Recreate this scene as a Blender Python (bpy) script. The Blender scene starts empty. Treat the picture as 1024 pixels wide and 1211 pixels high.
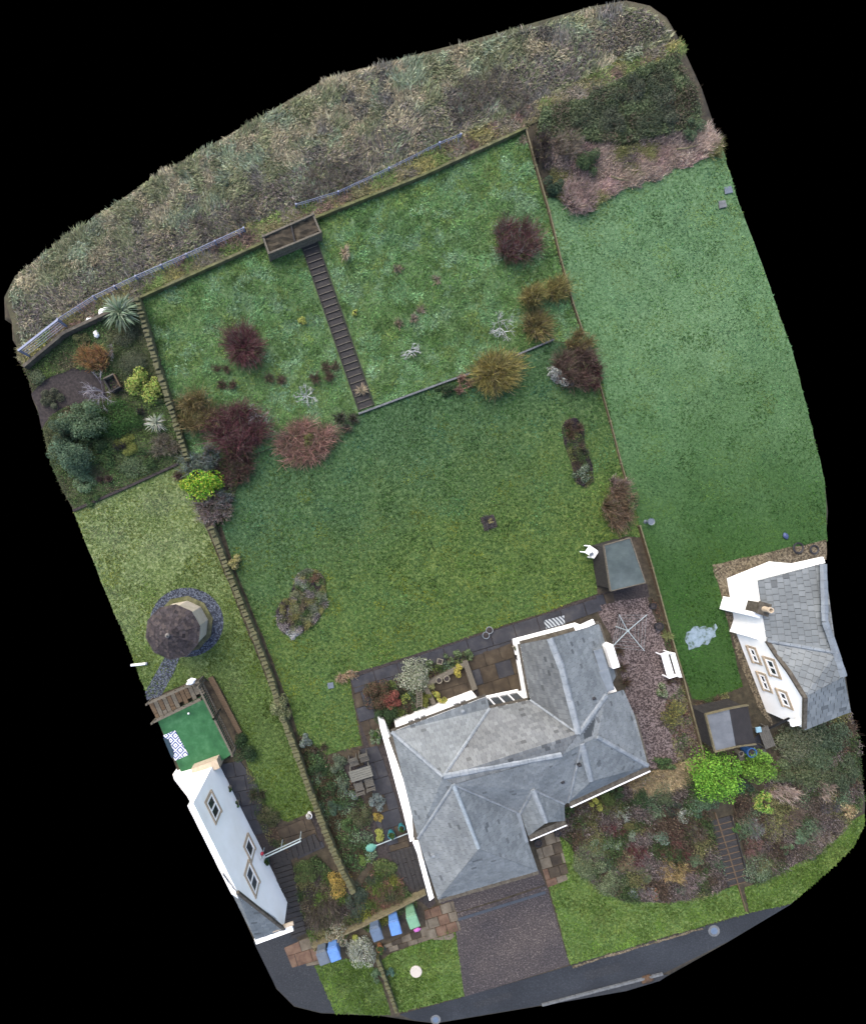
import bpy, bmesh, math, random
import numpy as np
from mathutils import Vector, Matrix
from mathutils.geometry import tessellate_polygon

# ------------------------------------------------------------------ survey
S = 0.048                 # metres per survey unit on the datum plane
H = 28.0                  # flying height of the camera above the datum
NX, NY = 400.0, 620.0     # point straight below the camera, survey units
CX, CY = 512.0, 605.5     # middle of the survey sheet
scene = bpy.context.scene
rng = np.random.default_rng(7)
random.seed(7)

# ------------------------------------------------------------------ camera
cam_d = bpy.data.cameras.new('camera')
cam = bpy.data.objects.new('camera', cam_d)
scene.collection.objects.link(cam)
cam.location = ((NX - CX) * S, (CY - NY) * S, H)
cam.rotation_euler = (0, 0, 0)
cam_d.sensor_fit = 'HORIZONTAL'
cam_d.sensor_width = 36.0
cam_d.lens = 36.0 * H / (1024 * S)
cam_d.shift_x = (CX - NX) / 1024.0
cam_d.shift_y = (NY - CY) / 1024.0
cam_d.clip_start = 0.5
cam_d.clip_end = 500
scene.camera = cam

# ------------------------------------------------------------------ sky, sun, exposure
SUN_EL, SUN_ROT = math.radians(48), math.radians(-40)
world = bpy.data.worlds.new('World')
scene.world = world
world.use_nodes = True
wn = world.node_tree
sky = wn.nodes.new('ShaderNodeTexSky')
sky.sky_type = 'NISHITA'
sky.sun_disc = False
sky.sun_elevation = SUN_EL
sky.sun_rotation = SUN_ROT
sky.air_density = 1.0
sky.dust_density = 4.0
sky.ozone_density = 1.0
bg = wn.nodes['Background']
wn.links.new(sky.outputs[0], bg.inputs[0])
bg.inputs[1].default_value = 0.14
sun_d = bpy.data.lights.new('sun', 'SUN')
sun_d.energy = 0.9
sun_d.angle = math.radians(50)
sun_d.color = (1.0, 0.96, 0.9)
sun = bpy.data.objects.new('sun', sun_d)
scene.collection.objects.link(sun)
sdir = Vector((math.sin(SUN_ROT) * math.cos(SUN_EL), math.cos(SUN_ROT) * math.cos(SUN_EL), math.sin(SUN_EL)))
sun.rotation_euler = sdir.to_track_quat('Z', 'Y').to_euler()
scene.view_settings.view_transform = 'Standard'
scene.view_settings.look = 'None'
scene.view_settings.exposure = 1.66
scene.view_settings.gamma = 1.0

# ------------------------------------------------------------------ survey helpers
_v = np.array([-750, -600, -560, -480, -440, -150, 0, 125, 145, 320, 350, 700.])
_z = np.array([-0.65, -0.6, -0.52, -0.06, 0, 0, 0.15, 0.35, 0.42, 1.3, 1.5, 2.2])
_vf = np.linspace(-750, 700, 1451)
_zf = np.convolve(np.pad(np.interp(_vf, _v, _z), 20, mode='edge'), np.ones(41) / 41, 'valid')

def hp(px, py):
    v = -(np.asarray(px, float) - 500) * 0.33 - (np.asarray(py, float) - 600) * 0.944
    return np.interp(v, _vf, _zf)

def at(px, py, z):
    k = (H - z) / H
    return Vector(((NX + (px - NX) * k - CX) * S, (CY - (NY + (py - NY) * k)) * S, z))

def G(px, py, dz=0.0):
    z = float(hp(px, py)) + dz
    return at(px, py, z)

def Gn(P, dz=0.0):
    """survey points (n,2) -> world (n,3) on the terrain"""
    P = np.asarray(P, float)
    z = hp(P[:, 0], P[:, 1])
    k = (H - z) / H
    x = (NX + (P[:, 0] - NX) * k - CX) * S
    y = (CY - (NY + (P[:, 1] - NY) * k)) * S
    return np.stack([x, y, z + dz], 1)

def lin(c):
    c = np.asarray(c, float) / 255.0
    return np.where(c <= 0.04045, c / 12.92, ((c + 0.055) / 1.055) ** 2.4)

def C(r, g, b, gain=1.45):
    a = np.clip(lin((r, g, b)) / (gain * 1.36), 0, 0.85)
    return (float(a[0]), float(a[1]), float(a[2]))

# ------------------------------------------------------------------ object helpers
def link(o):
    scene.collection.objects.link(o)
    return o

def tag(o, label=None, cat=None, group=None, kind=None):
    if label: o['label'] = label
    if cat: o['category'] = cat
    if group: o['group'] = group
    if kind: o['kind'] = kind
    return o

def empty(name, loc, rz=0.0, label=None, cat=None, group=None):
    o = link(bpy.data.objects.new(name, None))
    o.location = loc
    o.rotation_euler = (0, 0, rz)
    o.empty_display_size = 0.1
    return tag(o, label, cat, group)

def put(o, parent):
    """parent o (built in world coordinates) keeping its place"""
    if parent is not None:
        o.parent = parent
        m = Matrix.LocRotScale(parent.location, parent.rotation_euler, parent.scale)
        if parent.parent is not None:
            pp = parent.parent
            m = Matrix.LocRotScale(pp.location, pp.rotation_euler, pp.scale) @ parent.matrix_parent_inverse @ m
        o.matrix_parent_inverse = m.inverted()
    return o

def obj(name, mesh, mat=None, parent=None, world=True):
    o = link(bpy.data.objects.new(name, mesh))
    if mat is not None and len(mesh.materials) == 0:
        mesh.materials.append(mat)
    if parent is not None:
        if world: put(o, parent)
        else: o.parent = parent
    return o

def bmesh_to(name, bm, recalc=True):
    if recalc:
        bmesh.ops.recalc_face_normals(bm, faces=bm.faces)
    me = bpy.data.meshes.new(name)
    bm.to_mesh(me)
    bm.free()
    return me

def add_box(bm, c, sx, sy, sz, rz=0.0, rx=0.0, ry=0.0):
    """box centred in x, y with its underside at c.z"""
    M = Matrix.Translation(Vector(c) + Vector((0, 0, sz / 2))) @ Matrix.Rotation(rz, 4, 'Z') @ Matrix.Rotation(ry, 4, 'Y') @ Matrix.Rotation(rx, 4, 'X') @ Matrix.Diagonal((sx, sy, sz, 1))
    return bmesh.ops.create_cube(bm, size=1.0, matrix=M)['verts']

def add_bar(bm, p, q, w, h, up=Vector((0, 0, 1))):
    p, q = Vector(p), Vector(q)
    d = (q - p)
    L = d.length
    if L < 1e-6: return
    d.normalize()
    s = d.cross(up)
    if s.length < 1e-4: s = Vector((1, 0, 0))
    s.normalize()
    u = s.cross(d)
    vs = []
    for e in (p, q):
        for a, b in ((-1, -1), (1, -1), (1, 1), (-1, 1)):
            vs.append(bm.verts.new(e + s * (a * w / 2) + u * (b * h / 2)))
    for f in ((0, 1, 2, 3), (7, 6, 5, 4), (0, 4, 5, 1), (1, 5, 6, 2), (2, 6, 7, 3), (3, 7, 4, 0)):
        bm.faces.new([vs[i] for i in f])

def add_tube(bm, p, q, r0, r1=None, n=8):
    if r1 is None: r1 = r0
    p, q = Vector(p), Vector(q)
    d = (q - p).normalized()
    a = d.orthogonal().normalized()
    b = d.cross(a)
    A, B = [], []
    for i in range(n):
        t = 2 * math.pi * i / n
        o = a * math.cos(t) + b * math.sin(t)
        A.append(bm.verts.new(p + o * r0))
        B.append(bm.verts.new(q + o * r1))
    for i in range(n):
        j = (i + 1) % n
        bm.faces.new((A[i], A[j], B[j], B[i]))
    bm.faces.new(A[::-1]); bm.faces.new(B)

def add_lathe(bm, c, prof, n=16):
    c = Vector(c)
    rings = []
    for r, z in prof:
        rings.append([bm.verts.new(c + Vector((r * math.cos(2 * math.pi * i / n), r * math.sin(2 * math.pi * i / n), z))) for i in range(n)])
    for a, b in zip(rings, rings[1:]):
        for i in range(n):
            j = (i + 1) % n
            bm.faces.new((a[i], a[j], b[j], b[i]))
    bm.faces.new(rings[0][::-1]); bm.faces.new(rings[-1])

def add_prism(bm, top, z0):
    """closed prism from a ring of world points down to z0 (float or list)"""
    n = len(top)
    t = [bm.verts.new(p) for p in top]
    b = [bm.verts.new((p[0], p[1], z0 if not hasattr(z0, '__len__') else z0[i])) for i, p in enumerate(top)]
    bm.faces.new(t); bm.faces.new(b[::-1])
    for i in range(n):
        j = (i + 1) % n
        bm.faces.new((t[j], t[i], b[i], b[j]))

def soften(bm, off=0.01, seg=1):
    bmesh.ops.bevel(bm, geom=list(bm.edges), offset=off, segments=seg, affect='EDGES', clamp_overlap=True)

# ------------------------------------------------------------------ materials
MATS = {}
def nmat(name, stops, scale=2.0, detail=6, big=None, rough=0.85, bump=0.0, bscale=None, spec=0.3, vor=None, stretch=None, dist=0.0, grad=None):
    """procedural: colour ramp over noise, an optional large-scale second ramp, optional grain bump"""
    m = bpy.data.materials.new(name); m.use_nodes = True
    nt = m.node_tree; N = nt.nodes; L = nt.links
    b = N['Principled BSDF']
    tc = N.new('ShaderNodeTexCoord')
    src = tc.outputs['Object']
    if stretch:
        mp = N.new('ShaderNodeMapping'); mp.inputs['Scale'].default_value = stretch[:3]
        if len(stretch) > 3: mp.inputs['Rotation'].default_value = (0, 0, stretch[3])
        L.new(src, mp.inputs[0]); src = mp.outputs[0]
    if vor:
        nz = N.new('ShaderNodeTexVoronoi'); nz.inputs['Scale'].default_value = vor
        sep = N.new('ShaderNodeSeparateColor'); L.new(src, nz.inputs['Vector']); L.new(nz.outputs['Color'], sep.inputs[0])
        fac = sep.outputs[0]
    else:
        nz = N.new('ShaderNodeTexNoise'); nz.inputs['Scale'].default_value = scale; nz.inputs['Detail'].default_value = detail
        nz.inputs['Roughness'].default_value = 0.65; nz.inputs['Distortion'].default_value = dist
        L.new(src, nz.inputs['Vector']); fac = nz.outputs['Fac']
    rp = N.new('ShaderNodeValToRGB'); L.new(fac, rp.inputs[0])
    el = rp.color_ramp.elements
    while len(el) < len(stops): el.new(0.5)
    for e, (p, c) in zip(el, stops): e.position = p; e.color = (*c, 1)
    col = rp.outputs[0]
    if big:
        n2 = N.new('ShaderNodeTexNoise'); n2.inputs['Scale'].default_value = big[0]; n2.inputs['Detail'].default_value = 3
        L.new(tc.outputs['Object'], n2.inputs['Vector'])
        r2 = N.new('ShaderNodeValToRGB'); L.new(n2.outputs['Fac'], r2.inputs[0])
        r2.color_ramp.elements[0].position = 0.35; r2.color_ramp.elements[1].position = 0.65
        r2.color_ramp.elements[0].color = (*big[1], 1); r2.color_ramp.elements[1].color = (*big[2], 1)
        mx = N.new('ShaderNodeMix'); mx.data_type = 'RGBA'; mx.blend_type = 'MULTIPLY'; mx.inputs[0].default_value = 1.0
        L.new(col, mx.inputs[6]); L.new(r2.outputs[0], mx.inputs[7]); col = mx.outputs[2]
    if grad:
        # multiply by a tint that shifts from one end of the lawn to the other
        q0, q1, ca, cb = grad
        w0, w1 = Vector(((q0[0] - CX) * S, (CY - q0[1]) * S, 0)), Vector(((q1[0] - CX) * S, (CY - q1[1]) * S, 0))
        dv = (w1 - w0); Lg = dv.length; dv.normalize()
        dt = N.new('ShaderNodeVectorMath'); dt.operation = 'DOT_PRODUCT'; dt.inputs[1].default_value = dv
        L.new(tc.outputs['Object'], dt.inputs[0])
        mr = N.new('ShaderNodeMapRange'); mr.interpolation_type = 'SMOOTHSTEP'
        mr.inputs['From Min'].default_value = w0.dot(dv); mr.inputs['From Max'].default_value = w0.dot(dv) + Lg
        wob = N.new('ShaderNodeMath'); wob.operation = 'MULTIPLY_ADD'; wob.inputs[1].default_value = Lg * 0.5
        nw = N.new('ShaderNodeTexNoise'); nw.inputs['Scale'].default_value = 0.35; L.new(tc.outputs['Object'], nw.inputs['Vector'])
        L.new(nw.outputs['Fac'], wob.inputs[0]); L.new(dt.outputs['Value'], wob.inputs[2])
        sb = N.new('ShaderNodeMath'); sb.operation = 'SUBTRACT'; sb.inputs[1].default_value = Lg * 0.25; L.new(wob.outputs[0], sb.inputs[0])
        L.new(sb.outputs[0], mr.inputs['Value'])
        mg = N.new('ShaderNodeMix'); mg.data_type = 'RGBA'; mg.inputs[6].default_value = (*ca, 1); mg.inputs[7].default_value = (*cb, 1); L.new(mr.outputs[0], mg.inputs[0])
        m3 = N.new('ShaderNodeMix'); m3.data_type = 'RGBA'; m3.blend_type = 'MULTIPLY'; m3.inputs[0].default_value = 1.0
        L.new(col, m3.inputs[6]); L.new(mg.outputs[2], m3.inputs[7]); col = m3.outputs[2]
    L.new(col, b.inputs['Base Color'])
    b.inputs['Roughness'].default_value = rough
    b.inputs['Specular IOR Level'].default_value = spec
    if bump:
        nb = N.new('ShaderNodeTexNoise'); nb.inputs['Scale'].default_value = bscale or scale * 3; nb.inputs['Detail'].default_value = 4
        L.new(src, nb.inputs['Vector'])
        bp = N.new('ShaderNodeBump'); bp.inputs['Strength'].default_value = bump; bp.inputs['Distance'].default_value = 0.03
        L.new(nb.outputs['Fac'], bp.inputs['Height']); L.new(bp.outputs[0], b.inputs['Normal'])
    MATS[name] = m
    return m

def attr_mat(name, rough=0.7, trans=0.0, nscale=6.0, lo=0.8, hi=1.2, spec=0.3, bump=0.0):
    """colour carried by each leaf / slate (its own colour), broken up by noise"""
    m = bpy.data.materials.new(name); m.use_nodes = True
    nt = m.node_tree; N = nt.nodes; L = nt.links
    b = N['Principled BSDF']
    a = N.new('ShaderNodeAttribute'); a.attribute_name = 'Col'
    tc = N.new('ShaderNodeTexCoord')
    nz = N.new('ShaderNodeTexNoise'); nz.inputs['Scale'].default_value = nscale; nz.inputs['Detail'].default_value = 5
    L.new(tc.outputs['Object'], nz.inputs['Vector'])
    mr = N.new('ShaderNodeMapRange'); mr.inputs['From Min'].default_value = 0.3; mr.inputs['From Max'].default_value = 0.7
    mr.inputs['To Min'].default_value = lo; mr.inputs['To Max'].default_value = hi
    L.new(nz.outputs['Fac'], mr.inputs['Value'])
    mx = N.new('ShaderNodeVectorMath'); mx.operation = 'SCALE'
    L.new(a.outputs['Color'], mx.inputs[0]); L.new(mr.outputs[0], mx.inputs['Scale'])
    L.new(mx.outputs[0], b.inputs['Base Color'])
    b.inputs['Roughness'].default_value = rough
    b.inputs['Specular IOR Level'].default_value = spec
    if bump:
        bp = N.new('ShaderNodeBump'); bp.inputs['Strength'].default_value = bump; bp.inputs['Distance'].default_value = 0.02
        L.new(nz.outputs['Fac'], bp.inputs['Height']); L.new(bp.outputs[0], b.inputs['Normal'])
    if trans:
        tr = N.new('ShaderNodeBsdfTranslucent'); L.new(mx.outputs[0], tr.inputs['Color'])
        ms = N.new('ShaderNodeMixShader'); ms.inputs[0].default_value = trans
        out = N['Material Output']
        L.new(b.outputs[0], ms.inputs[1]); L.new(tr.outputs[0], ms.inputs[2]); L.new(ms.outputs[0], out.inputs['Surface'])
    MATS[name] = m
    return m

LEAF = attr_mat('leaf', 0.75, 0.35, 3.0, 0.85, 1.15, 0.2)
SLATE = attr_mat('slate', 0.6, 0, 0.9, 0.86, 1.26, 0.35, 0.3)
W1 = (1, 1, 1)
SOIL = nmat('soil', [(0.3, C(48, 42, 36)), (0.5, C(74, 66, 54)), (0.7, C(98, 88, 72))], 3.0, 8, (0.25, (0.8, 0.85, 0.75), W1), 0.95, 0.6, 20)
SKIRT = SOIL
GRASS_MAIN = nmat('lawn_grass', [(0.36, C(42, 66, 36)), (0.5, C(70, 98, 56)), (0.66, C(108, 128, 90))], 6.5, 12, (0.16, (0.92, 0.96, 0.96), (1.1, 1.08, 0.98)), 0.9, 1.0, 14, grad=((470, 500), (560, 660), (0.76, 0.9, 0.94), (1.08, 1.03, 0.62)))
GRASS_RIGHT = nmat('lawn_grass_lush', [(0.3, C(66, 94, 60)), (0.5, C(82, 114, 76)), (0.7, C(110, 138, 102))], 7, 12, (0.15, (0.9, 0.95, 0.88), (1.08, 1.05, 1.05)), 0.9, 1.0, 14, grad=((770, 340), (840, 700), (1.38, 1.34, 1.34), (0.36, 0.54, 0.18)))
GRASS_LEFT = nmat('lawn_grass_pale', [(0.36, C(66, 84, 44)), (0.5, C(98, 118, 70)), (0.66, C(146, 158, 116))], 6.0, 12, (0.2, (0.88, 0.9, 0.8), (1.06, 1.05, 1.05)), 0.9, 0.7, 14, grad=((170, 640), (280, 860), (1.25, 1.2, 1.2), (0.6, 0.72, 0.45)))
GRASS_FRONT = nmat('verge_grass', [(0.36, C(66, 92, 42)), (0.5, C(92, 120, 58)), (0.66, C(134, 152, 94))], 7.0, 12, (0.3, (0.88, 0.95, 0.8), (1.08, 1.05, 0.95)), 0.9, 0.7, 30)
MEADOW = nmat('meadow_ground', [(0.3, C(64, 88, 50)), (0.5, C(92, 120, 76)), (0.72, C(126, 150, 112))], 2.5, 9, (0.3, (0.9, 1, 1), (1.05, 1, 0.8)), 0.95, 0.8, 15)
FIELD = nmat('field_ground', [(0.3, C(62, 60, 46)), (0.5, C(92, 88, 68)), (0.72, C(124, 116, 92))], 1.6, 9, (0.25, (0.75, 0.8, 0.75), W1), 0.95, 0.8, 12)
ASPHALT = nmat('asphalt', [(0.3, C(38, 42, 48)), (0.55, C(50, 55, 62)), (0.75, C(78, 82, 88))], 12, 10, (0.5, (0.72, 0.74, 0.76), (1.2, 1.2, 1.2)), 0.85, 0.3, 120, stretch=(1, 1, 1))
ASPHALT_OLD = nmat('old_asphalt', [(0.3, C(42, 45, 50)), (0.56, C(56, 60, 65)), (0.72, C(92, 94, 96))], 14, 9, (0.5, (0.85, 0.85, 0.88), W1), 0.9, 0.3, 90)
DRIVE = nmat('drive_chippings', [(0.34, C(58, 54, 54)), (0.54, C(84, 78, 77)), (0.66, C(150, 140, 134))], 14, 9, (0.35, (0.72, 0.72, 0.78), (1.06, 1.02, 1)), 0.9, 0.5, 60)
SLAB_DARK = nmat('dark_paving', [(0.3, C(40, 41, 46)), (0.5, C(54, 55, 62)), (0.75, C(82, 80, 78))], 1.8, 8, (1.1, (0.75, 0.75, 0.8), W1), 0.7, 0.3, 30, 0.4)
SLAB_BROWN = nmat('brown_paving', [(0.3, C(54, 46, 36)), (0.52, C(78, 67, 52)), (0.75, C(108, 96, 78))], 1.6, 9, (0.7, (0.7, 0.7, 0.72), W1), 0.8, 0.35, 30)
FLAG = nmat('flagstone', [(0.3, C(98, 90, 78)), (0.52, C(128, 118, 102)), (0.75, C(150, 142, 126))], 2.2, 8, (0.9, (0.72, 0.7, 0.66), W1), 0.85, 0.4, 25)
FLAG_RED = nmat('red_flagstone', [(0.3, C(94, 72, 58)), (0.52, C(124, 98, 80)), (0.75, C(142, 120, 100))], 2.2, 8, (0.9, (0.8, 0.78, 0.76), W1), 0.85, 0.4, 25)
GRAVEL_PINK = nmat('pink_gravel', [(0.2, C(62, 52, 50)), (0.5, C(106, 92, 90)), (0.85, C(146, 132, 130))], 30, 3, (0.4, (0.78, 0.76, 0.74), W1), 0.9, 0.8, 40, vor=16)
GRAVEL_BLUE = nmat('blue_gravel', [(0.1, C(34, 38, 48)), (0.5, C(58, 66, 82)), (0.9, C(112, 120, 134))], 30, 3, None, 0.85, 0.8, 40, vor=18)
GRAVEL_TAN = nmat('tan_gravel', [(0.1, C(72, 62, 48)), (0.5, C(116, 104, 84)), (0.9, C(152, 140, 118))], 30, 3, (0.8, (0.75, 0.75, 0.7), W1), 0.9, 0.8, 40, vor=14)
MULCH = nmat('dark_mulch', [(0.3, C(40, 36, 36)), (0.5, C(62, 56, 56)), (0.75, C(90, 82, 78))], 8, 8, None, 0.95, 0.8, 30)
MOSS = nmat('mossy_stone', [(0.3, C(70, 70, 54)), (0.5, C(106, 104, 78)), (0.75, C(142, 138, 106))], 3.0, 8, (0.8, (0.8, 0.9, 0.6), W1), 0.95, 0.6, 20)
COPE = nmat('cope_stone', [(0.3, C(84, 82, 64)), (0.5, C(114, 111, 88)), (0.75, C(142, 137, 112))], 3.0, 8, (1.3, (0.75, 0.82, 0.6), W1), 0.95, 0.6, 25)
KERB = nmat('grey_kerb', [(0.3, C(92, 95, 98)), (0.55, C(118, 122, 125)), (0.8, C(140, 142, 144))], 6, 6, None, 0.85, 0.3, 40)
WHITE = nmat('white_render', [(0.3, (0.82, 0.82, 0.80)), (0.7, (0.88, 0.88, 0.87))], 1.5, 6, (0.5, (0.93, 0.92, 0.9), W1), 0.85, 0.15, 60)
CREAM = nmat('cream_board', [(0.3, C(188, 178, 158, 1.2)), (0.7, C(214, 204, 186, 1.2))], 3, 5, None, 0.75)
STONE_TRIM = nmat('sandstone_trim', [(0.3, C(196, 176, 150)), (0.7, C(222, 206, 182))], 6, 6, None, 0.85, 0.2, 40)
RIDGE = nmat('ridge_cement', [(0.3, C(132, 140, 146)), (0.5, C(156, 164, 170)), (0.75, C(178, 184, 188))], 3, 7, (1.0, (0.82, 0.84, 0.86), W1), 0.7, 0.3, 30)
LEAD = nmat('lead_flashing', [(0.3, C(116, 124, 132)), (0.7, C(146, 156, 164))], 2, 5, None, 0.5)
GUTTER = nmat('gutter_grime', [(0.3, C(66, 60, 52)), (0.5, C(92, 86, 76)), (0.75, C(120, 116, 104))], 5, 7, None, 0.85, 0.3, 30)
GLASS = nmat('window_glass', [(0.4, (0.02, 0.025, 0.03)), (0.6, (0.05, 0.06, 0.07))], 0.6, 2, None, 0.08, spec=0.6)
UPVC = nmat('white_frame', [(0.3, (0.76, 0.76, 0.76)), (0.7, (0.82, 0.82, 0.82))], 4, 3, None, 0.4)
FELT_GREEN = nmat('felt_roof_grey_green', [(0.3, C(72, 84, 86)), (0.5, C(88, 100, 102)), (0.75, C(106, 118, 118))], 1.2, 8, (0.8, (0.85, 0.88, 0.85), W1), 0.9, 0.3, 50)
FELT_GREY = nmat('felt_roof_grey', [(0.3, C(96, 102, 110)), (0.7, C(122, 128, 136))], 1.5, 8, None, 0.9, 0.3, 50)
FELT_DARK = nmat('felt_roof_dark', [(0.3, C(42, 40, 42)), (0.7, C(60, 57, 58))], 1.5, 8, None, 0.9, 0.3, 50)
SHINGLE = attr_mat('bitumen_shingle', 0.9, 0, 9.0, 0.75, 1.25, 0.2, 0.3)
WOOD_GREY = nmat('weathered_wood', [(0.3, C(84, 78, 68)), (0.5, C(112, 106, 94)), (0.75, C(140, 134, 120))], 6, 8, None, 0.9, 0.3, 40, stretch=(1, 6, 1))
WOOD_DARK = nmat('dark_timber', [(0.3, C(38, 37, 38)), (0.5, C(54, 52, 52)), (0.75, C(80, 76, 72))], 5, 8, None, 0.85, 0.3, 40, stretch=(1, 5, 1))
WOOD_BROWN = nmat('brown_timber', [(0.3, C(76, 62, 46)), (0.5, C(104, 86, 66)), (0.75, C(130, 112, 88))], 5, 8, None, 0.9, 0.3, 40, stretch=(1, 5, 1))
WOOD_TAN = nmat('pale_timber', [(0.3, C(98, 92, 70)), (0.5, C(122, 114, 88)), (0.75, C(146, 138, 110))], 5, 8, None, 0.9, 0.3, 40)
TURF = nmat('green_turf', [(0.3, C(44, 98, 62)), (0.5, C(56, 114, 72)), (0.75, C(84, 138, 98))], 2.0, 10, (0.6, (0.78, 0.84, 0.82), W1), 0.95, 0.5, 60)
GALV = nmat('blue_grey_wire', [(0.3, C(112, 124, 156)), (0.7, C(156, 166, 192))], 5, 5, None, 0.5)
BLACK = nmat('black_plastic', [(0.3, (0.012, 0.012, 0.014)), (0.7, (0.025, 0.025, 0.028))], 5, 3, None, 0.5)
BARK = nmat('bark', [(0.3, C(58, 48, 40)), (0.7, C(100, 86, 72))], 12, 6, None, 0.9, 0.4, 40)
def plain(name, rgb, rough=0.5, v=0.12):
    return nmat(name, [(0.3, tuple(x * (1 - v) for x in rgb)), (0.7, tuple(min(0.85, x * (1 + v)) for x in rgb))], 7, 5, None, rough)
BIN_GREY = plain('grey_bin_plastic', C(104, 122, 146)); BIN_BLUE = plain('blue_bin_plastic', C(112, 158, 226, 1.5)); BIN_GREEN = plain('green_bin_plastic', C(130, 178, 146))
BIN_DARK = plain('slate_bin_plastic', C(110, 120, 132)); PINK = plain('pink_plastic', C(220, 120, 210)); TEAL = plain('teal_fabric', C(104, 166, 152), 0.8)
TERRA = plain('terracotta', C(150, 104, 70), 0.85); WHITE_PAINT = plain('white_paint', (0.74, 0.74, 0.75), 0.5, 0.05); BLUE = plain('blue_plastic', C(64, 110, 170))
RED = plain('red_plastic', C(190, 50, 70)); PALE_METAL = plain('pale_metal', C(180, 196, 200), 0.4); RUST = plain('rust_leaf', C(92, 72, 56), 0.95, 0.35); COMPOST = MULCH
PALE_DISC = plain('pale_concrete', C(214, 206, 196), 0.85, 0.06); POND = plain('puddled_grey_membrane', C(134, 158, 174), 0.35, 0.25)

# ------------------------------------------------------------------ ground sheets
def rough(pts, step=9, amp=1.4, seed=0):
    r = random.Random(seed)
    out = []
    n = len(pts)
    for i in range(n):
        (x0, y0), (x1, y1) = pts[i], pts[(i + 1) % n]
        L = math.hypot(x1 - x0, y1 - y0)
        m = max(1, int(L / step))
        for k in range(m):
            t = k / m
            j = amp if k else amp * 0.4
            out.append((x0 + (x1 - x0) * t + r.uniform(-j, j), y0 + (y1 - y0) * t + r.uniform(-j, j)))
    return out

def drape(name, pts, mat, dz, step=12, kind='structure', parent=None, label=None):
    bm = bmesh.new()
    vs = [bm.verts.new((p[0], -p[1], 0)) for p in pts]
    bm.faces.new(vs)
    bmesh.ops.triangulate(bm, faces=bm.faces)
    xs = [p[0] for p in pts]; ys = [-p[1] for p in pts]
    for ax, lo, hi in ((0, min(xs), max(xs)), (1, min(ys), max(ys))):
        k = math.floor(lo / step) + 1
        while k * step < hi:
            co = [0, 0, 0]; co[ax] = k * step
            no = [0, 0, 0]; no[ax] = 1
            bmesh.ops.bisect_plane(bm, geom=list(bm.verts) + list(bm.edges) + list(bm.faces), plane_co=co, plane_no=no)
            k += 1
    bmesh.ops.triangulate(bm, faces=[f for f in bm.faces if len(f.verts) > 4])
    P = np.array([(v.co.x, -v.co.y) for v in bm.verts])
    W = Gn(P, dz)
    for v, w in zip(bm.verts, W): v.co = w
    for f in bm.faces:
        f.normal_update()
        if f.normal.z < 0: f.normal_flip()
        f.smooth = True
    o = obj(name, bmesh_to(name, bm, False), mat, parent)
    if parent is None: o['kind'] = kind
    if label: o['label'] = label
    return o

# ------------------------------------------------------------------ leaf and blade meshes (numpy)
class Acc:
    def __init__(s): s.V = []; s.F = []; s.K = []; s.n = 0
    def add(s, V, T, col):
        """V (n,k,3), T (m,3) faces of one item, col (n,3)"""
        n, k, _ = V.shape
        T = np.asarray(T)
        F = (T[None] + (np.arange(n) * k)[:, None, None] + s.n).reshape(-1, 3)
        s.V.append(V.reshape(-1, 3)); s.F.append(F); s.K.append(np.repeat(col, k, 0)); s.n += n * k
    def mesh(s, name):
        V = np.concatenate(s.V).astype(np.float32); F = np.concatenate(s.F).astype(np.int32); K = np.concatenate(s.K)
        me = bpy.data.meshes.new(name)
        me.vertices.add(len(V)); me.vertices.foreach_set('co', V.ravel())
        me.loops.add(F.size); me.loops.foreach_set('vertex_index', F.ravel())
        me.polygons.add(len(F)); me.polygons.foreach_set('loop_start', np.arange(0, F.size, 3, dtype=np.int32))
        at_ = me.color_attributes.new('Col', 'FLOAT_COLOR', 'POINT')
        at_.data.foreach_set('color', np.concatenate([np.clip(K, 0.003, 0.85), np.ones((len(K), 1))], 1).astype(np.float32).ravel())
        me.update(); me.validate()
        return me

def unit(a): return a / np.maximum(np.linalg.norm(a, axis=-1, keepdims=True), 1e-9)

def pick(pal, n, jit=0.22, w=None):
    pal = np.asarray(pal, float)
    i = rng.choice(len(pal), n, p=w)
    c = pal[i] * rng.uniform(1 - jit, 1 + jit, (n, 1)) * rng.uniform(0.94, 1.06, (n, 3))
    return c

def leaves(acc, P, Nrm, l, w, col, flat=0.5):
    n = len(P)
    nr = unit(Nrm + rng.normal(0, flat, (n, 3)))
    t = unit(np.cross(nr, rng.normal(size=(n, 3))))
    s = np.cross(nr, t)
    L = (l * rng.uniform(0.6, 1.3, (n, 1))); Wd = (w * rng.uniform(0.6, 1.3, (n, 1)))
    V = np.stack([P - t * L / 2 - nr * L * 0.1, P + s * Wd / 2, P + t * L / 2 - nr * L * 0.1, P - s * Wd / 2], 1)
    acc.add(V, [(0, 1, 2), (0, 2, 3)], col)

def blades(acc, P0, P2, w, col, sag=0.0, bow=0.12, simple=False):
    """tapered two-segment blades from P0 to P2"""
    n = len(P0)
    d = P2 - P0
    L = np.linalg.norm(d, axis=1, keepdims=True)
    s = unit(np.cross(d, np.array([0, 0, 1.0]) + rng.normal(0, 0.6, (n, 3))))
    up = np.array([0, 0, 1.0])
    P1 = P0 + d * 0.55 + up * (L * bow)
    P2 = P2 - up * (L * sag)
    w = np.asarray(w, float)
    if w.ndim == 0: w = np.full((n, 1), float(w))
    if simple:
        acc.add(np.stack([P0 - s * w / 2, P0 + s * w / 2, P2], 1), [(0, 1, 2)], col); return
    V = np.stack([P0 - s * w / 2, P0 + s * w / 2, P1 - s * w * 0.42, P1 + s * w * 0.42, P2], 1)
    acc.add(V, [(0, 1, 3), (0, 3, 2), (2, 3, 4)], col)

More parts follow.
